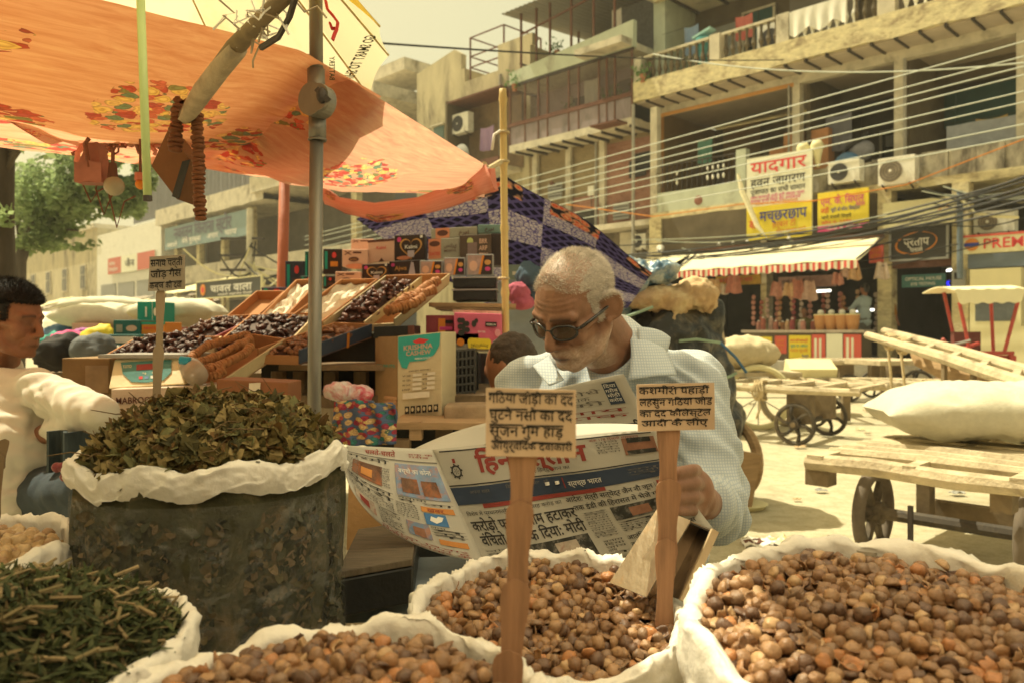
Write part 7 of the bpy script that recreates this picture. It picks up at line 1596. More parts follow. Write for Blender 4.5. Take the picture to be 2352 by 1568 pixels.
rb_, t = open_sack('white sack of brown soapnuts in the middle, holding the tin scoop', (.050, 1.055), .172, .158, .730, .18, 5, .0095, cuff=.06)
fill_nuts('nut', rb_, (.050, 1.055), .172, .158, .716, .18, 0, .0076, r3, .010, inset=.93)
rc, t = open_sack('white sack of brown soapnuts at the front with a spoon-stick sign', (-.150, .640), .190, .180, .786, .03, 9, .0105, cuff=.06)
fill_nuts('nut', rc, (-.150, .640), .190, .180, .772, .03, 0, .0080, r3, .030, inset=.93)
settle('nut', [nut_mesh(i) for i in range(6)] + [nut_mesh(11, half=True), nut_mesh(13, half=True), nut_mesh(16, half=True), nut_mesh(19, half=True), shard_mesh(1), shard_mesh(4), shard_mesh(6)], NC, nut_m, 'soapnut', 'brown wrinkled soapnut heaped in one of the open white sacks', 'soapnuts in the open sacks', 'soapnut', .02, stuff_name='soapnut_heap')
bedn = mk('nut_bed', (.05, .028, .016), .8, .4, 60, bump=.6)  # dark bed: shade of the gaps between nuts put into its colour
m = MB()
for (c_, rx, ry, zl, tl, hp_) in (((.425, .835), .235, .235, .762, .12, .022), ((.05, 1.055), .172, .158, .710, .18, .010), ((-.15, .64), .19, .18, .766, .03, .030)):
 m.sheet(lambda u, v: (c_[0] + rx * .93 * v * math.cos(6.2832 * u), c_[1] + ry * .93 * v * math.sin(6.2832 * u), zl + tl * ry * v * math.sin(6.2832 * u) + hp_ * (1 - v * v) - .004), 30, 8)
m.build('soapnut_bed', [bedn], kind='stuff', smooth=True, loc=(0, 0, 0))
rd, t = open_sack('small white sack of pale dried nuts beside the leaf sack', (-.80, 1.12), .172, .15, .790, .05, 14, .011)
NC2 = [(.42, .27, .12), (.50, .33, .16), (.34, .20, .09), (.55, .38, .20)]
r4 = random.Random(8)
for j in range(22):
 for i in range(22):
  x = -.17 + i * .0155 + (j % 2) * .008 + r4.uniform(-.003, .003); y = -.15 + j * .0138 + r4.uniform(-.003, .003); q = (x / .172) ** 2 + (y / .15) ** 2
  if q < .74: drop('pale_nut', Matrix.Translation((-.80 + x, 1.12 + y, .772 + .05 * y + .028 * (1 - q) + r4.uniform(-.004, .006))) @ rot_any(r4) @ Matrix.Scale(r4.uniform(.75, 1.25), 4), r4.randrange(4))
settle('pale_nut', [nut_mesh(i + 20, .0098) for i in range(5)], NC2, nut_m, 'dried_nut', 'pale tan dried nut heaped in the small white sack', 'pale nuts in the small sack', 'nut', .02, stuff_name='dried_nut_heap')
m = MB(); m.sheet(lambda u, v: (-.80 + .16 * v * math.cos(6.2832 * u), 1.12 + .14 * v * math.sin(6.2832 * u), .770 + .028 * (1 - v * v)), 24, 6); m.build('dried_nut_bed', [bedn], kind='stuff', smooth=True, loc=(0, 0, 0))
# ---- dried leaf sack: clear plastic over packed leaves
leaf_d = mk('dried_leaf', (1, 1, 1), .85, .3, 60, bump=.4, attr='Col', trans=.18)
def leaf_pile(name, n, place, size, cols, seed, curl=1.0, narrow=1.0, kind='stuff', label=None, mat=None, parent=None):
 r5 = random.Random(seed); m = MB(); m.col = []
 for k in range(n):
  p_, nr = place(r5); a = Vector((r5.gauss(0, 1), r5.gauss(0, 1), r5.gauss(0, 1))); a = (a - nr * a.dot(nr) * r5.uniform(.2, .9)).normalized(); b_ = nr.cross(a)
  if b_.length < .05: continue
  b_.normalize(); nn = a.cross(b_); L_ = size * r5.uniform(.45, 1.35); w_ = L_ * r5.uniform(.32, .62) * narrow; cu = r5.gauss(0, .45) * curl; fo = r5.uniform(-.6, .6) * curl; tw = r5.gauss(0, .5) * curl
  vs = []
  for i in range(5):
   s_ = i / 4 - .5; wd = w_ * (math.sin(math.pi * (i + .35) / 4.7) ** .8)
   ce = p_ + a * (L_ * s_) + nn * (cu * L_ * (s_ * s_ * 2 - .2)); bb = b_ * math.cos(tw * s_ * 2) + nn * math.sin(tw * s_ * 2)
   vs += [ce - bb * wd / 2 + nn * abs(fo) * wd * .5 * r5.uniform(.3, 1.5), ce + nn * r5.uniform(-.05, .05) * L_ * curl, ce + bb * wd / 2 + nn * fo * wd * .6 * r5.uniform(.3, 1.5)]
  c_ = r5.choice(cols); kk = r5.uniform(.7, 1.3); m.add(vs, [(i * 3 + j, i * 3 + j + 1, i * 3 + j + 4, i * 3 + j + 3) for i in range(4) for j in range(2)])
  m.col += [(c_[0] * kk, c_[1] * kk, c_[2] * kk, 1)] * 15
 return m.build(name, [mat or leaf_d], kind=kind if parent is None else None, label=label, loc=(0, 0, 0) if parent is None else None, parent=parent)
LC = [(.14, .105, .030), (.19, .145, .046), (.085, .072, .024), (.25, .19, .07), (.16, .09, .030), (.32, .24, .10), (.07, .065, .025), (.155, .15, .06)]
lx0, ly0 = -.457, 1.215
def pl_leaf(r5):
 a = r5.uniform(0, 6.28); k = r5.random() ** .5; x, y = .178 * k * math.cos(a), .16 * k * math.sin(a)
 h = .074 * max(0, 1 - k ** 2.4) + .022 * fbm((x * 9, y * 9, 1), 1, 3) + .02 * x / .2 + r5.uniform(-.012, .012)
 return Vector((lx0 + x, ly0 + y, .918 + h)), Vector((x * 1.2, y * 1.2, .2 + r5.gauss(0, .06))).normalized()
leaf_pile('dried_leaves', 7500, pl_leaf, .027, LC, 4, curl=1.5, label='crumpled dried green-brown leaves heaped in the tall sack')
m = MB(); m.sheet(lambda u, v: (lx0 + .17 * v * math.cos(6.2832 * u), ly0 + .15 * v * math.sin(6.2832 * u), .905 + .065 * (1 - v ** 2.4)), 30, 8); m.build('dried_leaf_bed', [mk('leaf_bed', (.03, .028, .012), .95, .4, 40)], kind='stuff', loc=(0, 0, 0), smooth=True)
m = MB(); r5 = random.Random(77); m.col = []
for k in range(90):
 p_, nr = pl_leaf(r5); q = p_ + Vector((0, 0, .008)); d = Vector((r5.gauss(0, 1), r5.gauss(0, 1), r5.gauss(.15, .35))).normalized() * r5.uniform(.03, .075); n0 = len(m.v)
 m.tube([q, q + d * .5 + Vector((0, 0, r5.uniform(-.006, .008))), q + d], [.0011, .0009, .0006], 4); m.col += [(.17, .11, .05, 1)] * (len(m.v) - n0)
m.build('dried_stalks', [leaf_d], kind='stuff', loc=(0, 0, 0))
re_, t = open_sack('tall clear plastic sack packed with dried leaves, its white mouth folded down', (lx0, ly0), .189, .172, .910, .0, 21, .009, mk('packed_leaves', (.042, .040, .017), .9, .5, 26, stain=(.14, .10, .05), stain_at=.60, stain_sc=16, bump=1.0, bscale=50), cuff=.03, taper=.98, notch=((0, .012, .6),))
def pl_side(r5):
 a = r5.uniform(math.pi * .95, math.pi * 2.05); z_ = r5.uniform(.45, .85); k = .995 - .02 * (0.9 - z_) + .05 * math.sin(3.14 * (1 - z_ / .91)); return Vector((lx0 + .187 * k * math.cos(a), ly0 + .170 * k * math.sin(a), z_)), Vector((math.cos(a), math.sin(a), 0))
leaf_pile('pressed_leaves', 4200, pl_side, .019, [(.08, .066, .026), (.12, .085, .032), (.04, .042, .018), (.18, .125, .062), (.06, .058, .026), (.025, .027, .012)], 6, curl=.12, parent=t)
def mk_film():
 m_, n, l, b = _nt('clear_film'); v = _coord(n, l, 'Object', (1, 1, 1.8)); f = _noise(n, l, 16, 6, v, .65, 1.5); q = _ramp(n, [(.52, (0, 0, 0)), (.66, (1, 1, 1))]); l.new(f, q.inputs[0])
 b.inputs['Base Color'].default_value = (.42, .42, .38, 1); b.inputs['Roughness'].default_value = .16; b.inputs['Specular IOR Level'].default_value = .7
 mr = n.new('ShaderNodeMapRange'); mr.inputs[3].default_value = .09; mr.inputs[4].default_value = .36; l.new(q.outputs[0], mr.inputs[0]); l.new(mr.outputs[0], b.inputs['Alpha'])
 h = _noise(n, l, 9, 8, v, .7, 2); bn = n.new('ShaderNodeBump'); bn.inputs['Strength'].default_value = .9; bn.inputs['Distance'].default_value = .02; l.new(h, bn.inputs['Height']); l.new(bn.outputs[0], b.inputs['Normal']); return m_
m = MB()
def film(u, v):
 a = math.pi * (.9 + 1.2 * u); z_ = .87 - .5 * v; k = 1.04 + .05 * math.sin(3.14 * (1 - z_ / .91)) + .012 * fbm((math.cos(a) * 5, z_ * 9, 4), 1, 4); return Vector((lx0 + .187 * k * math.cos(a), ly0 + .170 * k * math.sin(a), z_))
m.sheet(film, 60, 30); m.build('plastic_film', [mk_film()], t, smooth=True)
# ---- green herb sack, lower left
hx, hy = -.515, .76
def pl_herb(r5):
 a = r5.uniform(0, 6.28); k = r5.random() ** .5; x, y = .185 * k * math.cos(a), .19 * k * math.sin(a)
 return Vector((hx + x, hy + y, .796 + .055 * max(0, 1 - k ** 2) + .010 * fbm((x * 12, y * 12, 5), 1, 3) + r5.uniform(-.006, .008))), Vector((r5.gauss(0, .25), r5.gauss(0, .25), 1)).normalized()
leaf_pile('dried_herb', 5200, pl_herb, .024, [(.055, .07, .022), (.08, .095, .032), (.04, .055, .02), (.11, .11, .045), (.15, .11, .05), (.07, .08, .03)], 12, curl=.35, narrow=.36, label='dark green dried herb stems heaped in the sack at the corner')
m = MB(); r5 = random.Random(14); m.col = []
for k in range(170):
 p_, nr = pl_herb(r5); d = Vector((r5.gauss(0, 1), r5.gauss(0, 1), r5.gauss(0, .15))).normalized() * r5.uniform(.015, .035); n0 = len(m.v); m.tube([p_ + Vector((0, 0, .006)), p_ + d + Vector((0, 0, .006))], r5.uniform(.0012, .0022), 5); c_ = r5.choice([(.30, .22, .11), (.24, .19, .09), (.36, .27, .14)]); m.col += [(*c_, 1)] * (len(m.v) - n0)
m.build('herb_stalks', [leaf_d], kind='stuff', loc=(0, 0, 0))
m = MB(); m.sheet(lambda u, v: (hx + .185 * v * math.cos(6.2832 * u), hy + .19 * v * math.sin(6.2832 * u), .786 + .05 * (1 - v * v)), 24, 6); m.build('dried_herb_bed', [mk('leaf_bed2', (.03, .035, .014), .95, .4, 40)], kind='stuff', loc=(0, 0, 0), smooth=True)
rf, t = open_sack('grey-white sack of dark green dried herb at the corner', (hx, hy), .190, .195, .790, .02, 31, .011, mk('grey_sack', (.40, .37, .31), .7, .1, 20))
# ---- dark boxes between the leaf sack and the middle sack
T_ = thing('wooden_box', 'flat dark wooden box with a worn plank lid between the sacks', 'box', P(860, 1400, 1.3))
m = MB(); A_ = P(782, 1322, 1.24); B_ = P(950, 1292, 1.30); m.cell(A_ - Vector((0, 0, .065)), B_ - A_, (-.02, .26, 0), (0, 0, .06), blk); m.build('body', None, T_, bevel=.004)
m = MB(); m.cell(A_ - Vector((.004, .004, .004)), (B_ - A_) * 1.02, (-.02, .27, 0), (0, 0, .012), mk('dark_plank', (.11, .085, .055), .8, .35, 14, (1, 8, 1), bump=.5)); m.build('lid', None, T_, bevel=.002)
m = MB(); m.cell(P(790, 1430, 1.32), (.2, .02, 0), (0, .2, 0), (0, 0, .05), mk('slate_box', (.13, .16, .18), .7, .3, 12)); m.build('slate_slab', None, label='blue-grey slab under the flat dark box', cat='slab')
m = MB(); m.cell(P(796, 1262, 1.62), (.07, 0, 0), (0, .02, 0), (.0, .02, .13), mk('orange_ply', (.42, .24, .10), .7, .1, 6)); m.build('plywood_board', None, label='small orange plywood board behind the newspaper', cat='board')
m = fuse([E(862, 1240, 1.66, .016, .02, .045), E(880, 1262, 1.66, .02, .02, .02)], .004, 2); crinkle(m, .006, 40, 3); m.build('maroon_cloth', [mk('maroon', (.10, .025, .02), .9, .3, 20)], smooth=True, label='dark maroon cloth tuck behind the newspaper edge', cat='cloth')
m = MB(); m.cell(P(900, 1330, 1.7), (.24, 0, 0), (0, .02, 0), (0, 0, .09), mk('navy_cover', (.03, .035, .04), .6)); m.build('dark_board', None, label='dark board below the open newspaper', cat='board')
# ---- tin scoop
tinm = mk('bright_tin', (.20, .16, .115), .30, .18, 10, (1, 1, .2), metal=.75, stain=(.30, .18, .08), stain_at=.62, stain_sc=7)
T_ = thing('tin_scoop', 'open tin scoop standing mouth-down in the middle sack', 'scoop', P(1500, 1340, 1.05))
def plate(nm, q, mat, th_=.0022):
 q = [P(*c_) for c_ in q]; n_ = (q[1] - q[0]).cross(q[3] - q[0]).normalized(); m = MB(); m.prism(q, n_ * th_, mat); m.build(nm, None, T_)
L1t, L1b, L2t, L2b, R1t, R1b, RFt, RFb = (1513, 1166, 1.13), (1402, 1338, 1.09), (1588, 1196, 1.075), (1486, 1372, 1.04), (1640, 1218, 1.08), (1566, 1378, 1.05), (1612, 1206, 1.135), (1532, 1366, 1.10)
plate('side_wall', [L1t, L1b, L2b, L2t], tinm); plate('floor', [L1t, L1b, RFb, RFt], mk('tin_floor', (.36, .25, .15), .28, .2, 10, (1, 1, .2), metal=.7, stain=(.16, .09, .05), stain_at=.6, stain_sc=9)); plate('side_wall', [RFt, RFb, R1b, R1t], tinm)  # floor tin browner: a brown reflection put into its colour
plate('end_wall', [(1516, 1169, 1.128), (1609, 1207, 1.132), (1637, 1219, 1.082), (1587, 1198, 1.078)], mk('tin_dark', (.07, .06, .05), .5, .3, 10, metal=.4))  # darker tin: the shade inside the scoop put into its colour
m = MB(); m.bar(P(1642, 1217, 1.078), P(1568, 1380, 1.048), .010, .007, mk('scoop_edge', (.46, .34, .20), .6, .2, 10), (0, -1, 0)); m.build('rolled_edge', None, T_)
# ---- hand-lettered signs on spoon sticks
spoon = mk('stick_wood', (.31, .165, .088), .75, .38, 14, (7, 7, .6), stain=(.19, .095, .05), stain_at=.64, bump=.2)
spoon_g = mk('stick_grey', (.30, .22, .14), .8, .2, 10, (1, 1, .25))
cardm = mk('sign_card', (.52, .375, .25), .85, .08, 14, stain=(.42, .29, .19), stain_at=.66); card_g = mk('sign_card_grey', (.30, .25, .19), .85, .1, 14)
marker = mk('marker_black', (.012, .011, .012), .6, .1, bump=0)
def spoon_sign(label, card, top, segs, Y, lines, cm=cardm, st=spoon, wv=.0):
 """card: (x0, y0, x1, y1) ; segs: list of (x_top, y_top, x_bot, y_bot, width) wavy sticks lapped end over end"""
 x0, y0, x1, y1 = card; t = thing('stick_sign', label, 'sign', P(segs[-1][2], segs[-1][3], Y))
 TL, TR, BL, BR = P(x0, y0, Y), P(x1, y0 + top[0], Y), P(x0 + top[1], y1, Y), P(x1 + top[1], y1 + top[0], Y)
 def cp(x, y, o=0.0): return TL * (1 - x) * y + TR * x * y + BL * (1 - x) * (1 - y) + BR * x * (1 - y) + Vector((0, -.0025 - o + .003 * math.sin(3 * x + 2 * y), 0))
 m = MB(); m.sheet(lambda u, v: cp(u, v), 12, 10, cm, thick=.0016); m.build('card', None, t)
 m = MB()
 for body, x, y, hh, wd in lines:
  m.text(body, lambda a, b_: cp(a, b_, .0008), x, y, hh, marker, wd, .009, .10)
  for sx, ex in ((x, x + wd * .46), (x + wd * .50, x + wd)):
   p1, p2 = (sx, y + hh * .63 + rnd.uniform(-.01, .01)), (ex, y + hh * .66 + rnd.uniform(-.01, .02)); th_ = .022
   m.add([cp(p1[0], p1[1], .001), cp(p2[0], p2[1], .001), cp(p2[0], p2[1] + th_, .001), cp(p1[0], p1[1] + th_ * 1.3, .001)], [(0, 1, 2, 3)], marker)
 m.build('lettering', None, t)
 for k, (xa, ya, xb, yb, w) in enumerate(segs):
  m = MB(); n = 24; wpx = w / FPX * Y; L_, R__ = [], []
  for i in range(n + 1):
   u = i / n; c = P(xa + (xb - xa) * u, ya + (yb - ya) * u, Y) + Vector((0, .004 - .0022 * k, 0)); ww = wpx / 2 * (1 - .20 * math.sin(u * math.pi) ** 2 + .10 * math.sin(u * 6.28))
   e = min(1, min(u, 1 - u) * 9); ww *= math.sqrt(max(.02, 1 - (1 - e) ** 2)); L_.append(c - Vector((ww, 0, 0))); R__.append(c + Vector((ww, 0, 0)))
  m.prism(L_ + R__[::-1], (0, .0016, 0), st); m.build('stick', None, t)
 return t
spoon_sign('hand-lettered brown card on spoon sticks rising from the front sack', (1116, 890, 1322, 890 + 156), (4, 0), [(1203, 1010, 1195, 1215, 66), (1195, 1150, 1186, 1400, 62), (1186, 1330, 1168, 1600, 66), (1168, 1490, 1160, 1760, 68)], .70,
 [('गठिया जोड़ो का दद', .03, .78, .21, .94), ('घुटने नसो का दद', .04, .54, .21, .92), ('सूजन गुम हाड़', .04, .31, .21, .82), ('आयुर्वेदिक दवाकारी', .06, .10, .16, .9)])
spoon_sign('hand-lettered brown card on spoon sticks rising from the middle sack', (1462, 882, 1638, 882 + 108), (-5, 3), [(1537, 960, 1536, 1150, 52), (1537, 1100, 1532, 1290, 56), (1530, 1235, 1526, 1450, 48), (1526, 1430, 1524, 1560, 30)], 1.03,
 [('कशमीरी पहाड़ी', .03, .78, .20, .9), ('लहसुन गठिया जोड', .03, .54, .20, .94), ('का दद कोलेस्टेल', .03, .31, .18, .92), ('आदी के लीए', .05, .10, .17, .86)])
spoon_sign('small grey hand-lettered card on a thin stick in the leaf sack', (343, 590, 428, 590 + 79), (-4, -2), [(366, 660, 362, 830, 20), (363, 790, 356, 960, 24)], 1.25,
 [('सनाय पत्ती', .04, .7, .28, .9), ('जोड़ गैस', .05, .38, .28, .86), ('कब्ज की दवा', .04, .06, .26, .88)], card_g, spoon_g)
spoon_sign('tip of a dark stick at the very edge beside the young man', (-60, 960, -12, 1000), (0, 0), [(6, 1008, -4, 1080, 22), (-4, 1040, -12, 1200, 22)], 1.2, [('दवा', .1, .3, .4, .7)], card_g, stall_w)
# ================================================================== NEWSPAPER
newsp = mk('newsprint', (.55, .52, .45), .85, .05, 8, bump=.08, trans=.25); nink = mk('news_ink', (.045, .042, .04), .85, .1, bump=0); ngrey = mk('news_grey', (.16, .15, .135), .85, .1, bump=0)
nred = mk('news_red', (.26, .045, .035), .8, .1, bump=0); nblue = mk('news_blue', (.035, .05, .085), .8, .1, bump=0); nsky = mk('news_sky', (.20, .28, .36), .8, .2, 30, bump=0); nora = mk('news_orange', (.52, .22, .06), .8, .15, 30, bump=0)
npho = [mk('photo_brown', (.15, .08, .05), .8, .8, 45, stain=(.34, .12, .05), stain_sc=40, stain_at=.55, bump=0), mk('photo_dark', (.04, .04, .035), .8, .6, 60, stain=(.24, .22, .19), stain_sc=60, stain_at=.58, bump=0), mk('photo_sky', (.18, .26, .38), .8, .25, 40, stain=(.4, .2, .14), stain_sc=45, stain_at=.56, bump=0), mk('photo_face', (.27, .13, .08), .8, .3, 60, bump=0), mk('photo_pale', (.42, .35, .28), .8, .25, 60, stain=(.32, .14, .12), stain_sc=50, stain_at=.6, bump=0)]
WORDS = 'करोड़ो फरजी नाम हटाकर वंचितो को हक दिया मोदी ने कहा सरकार की योजना का लाभ सीधे गरीब तक पहुंचा दिल्ली में आज बैठक हुई नगर निगम के चुनाव पर विचार किया गया जिला पुलिस ने बताया कि मामले की जांच जारी है राजधानी में गरमी से राहत नही मिली'.split()
NP = thing('newspaper', 'open Hindi newspaper held up before the reading man', 'newspaper', P(1200, 1260, 1.38))
def qbez(a, b, c, t): return a * (1 - t) ** 2 + b * 2 * t * (1 - t) + c * t * t
RT = [P(994, 1032, 1.47), P(1220, 1012, 1.44), P(1512, 985, 1.37)]; RB = [P(1128, 1335, 1.41), P(1340, 1320, 1.40), P(1640, 1215, 1.36)]
def rp(u, v):                       # right page: u across, v up
 p_ = qbez(*RB, u).lerp(qbez(*RT, u), v); s_ = .010 * math.sin(math.pi * v) * math.sin(math.pi * u)
 return p_ + Vector((-.012 * math.sin(math.pi * v), s_ + .004 * math.sin(u * 13 + v * 3), 0))
LT = [P(797, 1022, 1.36), P(890, 1026, 1.41), P(993, 1031, 1.47)]; LB = [P(806, 1120, 1.33), P(880, 1262, 1.35), P(1112, 1290, 1.41)]
def lp(u, v):
 p_ = qbez(*LB, u).lerp(qbez(*LT, u), v); return p_ + Vector((0, -.02 * math.sin(math.pi * v) * math.sin(math.pi * u), 0)) + Vector((-.008, 0, 0)) * math.sin(math.pi * v) * (1 - u)
m = MB(); m.sheet(rp, 40, 30, thick=.0006); m.build('right_page', [newsp], NP, smooth=True)
m = MB(); m.sheet(lp, 30, 30, thick=.0006); m.build('left_page', [newsp], NP, smooth=True)
BT = [P(1132, 935, 1.50), P(1260, 890, 1.54), P(1432, 858, 1.46)]; BB = [P(1130, 1015, 1.50), P(1300, 1010, 1.55), P(1510, 1000, 1.46)]
def bp(u, v): return qbez(*BB, u).lerp(qbez(*BT, u), v) + Vector((0, .012 * math.sin(3.14 * v), 0))
m = MB(); m.sheet(bp, 24, 16, thick=.0006); m.build('back_page', [newsp], NP, smooth=True)
CT = [P(950, 1030, 1.52), P(1040, 985, 1.56), P(1140, 965, 1.54)]
m = MB(); m.sheet(lambda u, v: qbez(P(960, 1034, 1.5), P(1060, 1030, 1.5), P(1150, 1020, 1.5), u).lerp(qbez(*CT, u), v), 12, 8, thick=.0006); m.sheet(lambda u, v: rp(.25 + .75 * u, 1).lerp(qbez(P(1180, 985, 1.45), P(1330, 965, 1.47), P(1500, 975, 1.40), u), v), 20, 4, thick=.0006); m.build('inner_page', [newsp], NP, smooth=True)
def page(fn, off=.0012):
 e_ = 1e-3
 def g_(x, y):
  p_ = fn(x, y); n_ = (fn(x + e_, y) - p_).cross(fn(x, y + e_) - p_).normalized()
  if n_.y > 0: n_ = -n_
  return p_ + n_ * off
 return g_
def lines(m, g_, x0, x1, y0, y1, n, mat, rs, fill=.95):
 lh = (y1 - y0) / n
 for i in range(n):
  w = x1 - x0 if rs.random() < fill else (x1 - x0) * rs.uniform(.4, .9); k = max(2, int((x1 - x0) / lh * .42)); body = ' '.join(rs.choice(WORDS) for _ in range(max(1, k // 4 + 1)))[:max(4, k)]
  m.text(body, g_, x0, y1 - (i + 1) * lh + lh * .2, lh * .95, mat, w * .98)
def block(m, g_, x0, y0, x1, y1, mat, n=8):
 for i in range(n):
  a, b_ = x0 + (x1 - x0) * i / n, x0 + (x1 - x0) * (i + 1) / n; m.add([g_(a, y0), g_(b_, y0), g_(b_, (y0 + y1) / 2), g_(b_, y1), g_(a, y1), g_(a, (y0 + y1) / 2)], [(0, 1, 2, 5), (5, 2, 3, 4)], mat)
rs = random.Random(3); g1 = page(rp); g2 = page(rp, .0018); m = MB()
block(m, g1, .03, .975, .97, .985, nink); m.text('अंक 178 दिल्ली संस्करण', g1, .72, .945, .03, nred, .2)
m.text('हिन्दुस्तान', g1, .20, .80, .20, nred, .50, .03); m.text('भरोसा नए हिन्दुस्तान का', g1, .36, .745, .04, nink, .25)
for k in range(24):
 cs = [(math.cos(q * .2618), math.sin(q * .2618)) for q in (k, k + 1)]; ro = .05 if k % 3 else .062
 m.add([g1(.09 + .5 * r_ * c_[0], .82 + r_ * c_[1]) for r_, c_ in ((.036, cs[0]), (.036, cs[1]), (ro, cs[1]), (ro, cs[0]))], [(0, 1, 2, 3)], nink)
 if k % 4 == 0: m.add([g1(.09, .82), g1(.09 + .012 * cs[0][0], .82 + .024 * cs[0][1]), g1(.09 + .012 * cs[1][0], .82 + .024 * cs[1][1])], [(0, 1, 2)], nink)
block(m, g1, .083, .885, .097, .92, nred, 2)
lines(m, g1, .74, .84, .83, .94, 5, ngrey, rs); block(m, g1, .85, .79, .975, .945, npho[3]); block(m, g2, .86, .79, .97, .83, npho[1]); block(m, g2, .87, .90, .96, .945, npho[1])
block(m, g1, .02, .705, .98, .715, nink); block(m, g1, .02, .56, .98, .695, nblue, 14); block(m, g1, .16, .525, .72, .558, nred, 10)
m.text('डिजिटल संस्करण पढ़ें', g2, .30, .65, .035, ngrey, .2); m.text('स्वच्छ भारत', g2, .58, .60, .06, wht_ink, .14); block(m, g2, .56, .59, .565, .68, nred, 2); m.text('अपना शहर', g2, .12, .64, .035, ngrey, .1); lines(m, g2, .83, .96, .60, .67, 3, ngrey, rs)
for x in (.49, .535): m.tube([g2(x, .63), g2(x + .002, .655)], .004, 8, wht_ink)
m.text('विशेष में प्रधानमंत्री ने कहा अठारह करोड़ का', g1, .06, .475, .04, nink, .46)
m.text('करोड़ो फरजी नाम हटाकर', g1, .06, .36, .11, nink, .50, .02); m.text('वंचितो को हक दिया: मोदी', g1, .07, .25, .11, nink, .50, .02)
lines(m, g1, .06, .20, .03, .22, 9, ngrey, rs); block(m, g1, .22, .03, .56, .225, npho[1], 10); block(m, g2, .28, .03, .44, .11, npho[0], 5); block(m, g2, .40, .10, .50, .2, npho[4], 3)
m.text('आदेश: मंत्री सत्येंद्र जैन नौ जून', g1, .54, .475, .055, nink, .36, .015); m.text('तक ईडी की हिरासत में भेजे गए', g1, .56, .405, .055, nink, .36, .015)
lines(m, g1, .58, .685, .17, .38, 12, ngrey, rs); block(m, g1, .70, .275, .90, .385, npho[1], 6); block(m, g2, .77, .29, .85, .36, npho[3], 3)
lines(m, g1, .70, .86, .18, .262, 5, nink, rs); block(m, g1, .865, .18, .905, .262, npho[3], 2); block(m, g2, .87, .235, .90, .262, npho[1], 2)
m.text('आतंकियों ने स्कूल में घुस', g1, .70, .115, .05, nink, .27, .01); m.text('कर शिक्षिका को मार', g1, .70, .06, .05, nink, .22, .01); lines(m, g1, .60, .685, .03, .15, 5, nink, rs); lines(m, g1, .70, .92, -.0, .05, 3, ngrey, rs)
block(m, g1, .92, .50, .98, .53, nred, 3); lines(m, g1, .915, .985, .27, .49, 12, ngrey, rs); block(m, g1, .908, .16, .910, .52, ngrey, 1)
m.build('print_right', None, NP, label='front page print with a red masthead over a navy band')
g1 = page(lp); g2 = page(lp, .0018); m = MB()
m.text('चलते-चलते', g1, .22, .90, .075, nred, .34, .015); block(m, g1, .02, .865, .98, .875, ngrey); lines(m, g1, .7, .97, .90, .95, 2, nred, rs)
lines(m, g1, .03, .50, .80, .855, 1, nink, rs); lines(m, g1, .03, .18, .45, .79, 15, ngrey, rs); block(m, g1, .10, .55, .42, .77, npho[0]); block(m, g2, .2, .6, .32, .7, nora, 3); lines(m, g1, .40, .50, .55, .77, 8, ngrey, rs)
block(m, g1, .55, .52, .96, .84, npho[2]); block(m, g2, .60, .56, .74, .70, npho[0], 4); block(m, g2, .77, .55, .9, .69, npho[0], 4); m.text('बच्चो का कोना', g2, .58, .75, .06, wht_ink, .3)
lines(m, g1, .04, .52, .40, .52, 2, nink, rs); lines(m, g1, .04, .52, .30, .40, 5, ngrey, rs); lines(m, g1, .55, .97, .46, .515, 2, nink, rs); block(m, g1, .72, .40, .95, .45, nora, 4); m.text('खबर', g2, .76, .405, .05, nred, .12)
lines(m, g1, .52, .70, .30, .45, 7, ngrey, rs); block(m, g1, .73, .28, .88, .39, mk('bird_blue', (.06, .17, .36), .8), 3)
m.add([g2(.76, .32), g2(.80, .30), g2(.84, .325), g2(.86, .365), g2(.825, .37), g2(.81, .35), g2(.775, .365)], [tuple(range(7))], wht_ink)
block(m, g1, .10, .10, .32, .28, npho[4], 5); block(m, g2, .16, .13, .26, .24, nred, 3); lines(m, g1, .35, .55, .08, .29, 9, ngrey, rs); block(m, g1, .58, .12, .74, .27, npho[2], 3); block(m, g2, .62, .13, .70, .22, npho[3], 2); lines(m, g1, .75, .97, .17, .27, 4, nink, rs); block(m, g1, .78, .10, .95, .15, nora, 4); lines(m, g1, .35, .95, .01, .07, 3, nred, rs)
m.build('print_left', None, NP, label='inside page print with small coloured pictures')
g1 = page(bp); m = MB(); lines(m, g1, .55, .82, .55, .85, 3, ngrey, rs, .6); block(m, g1, .84, .55, .93, .92, nblue, 3); lines(m, page(bp, .0018), .845, .925, .58, .9, 4, wht_ink, rs); lines(m, g1, .35, .93, .32, .50, 2, nred, rs); m.text('आवश्यक सूचना जारी', g1, .32, .08, .22, nink, .64, .02); block(m, g1, .12, .05, .34, .34, mag_bd, 3); lines(m, g1, .4, .95, .0, .07, 2, ngrey, rs)
m.build('print_back', None, NP)
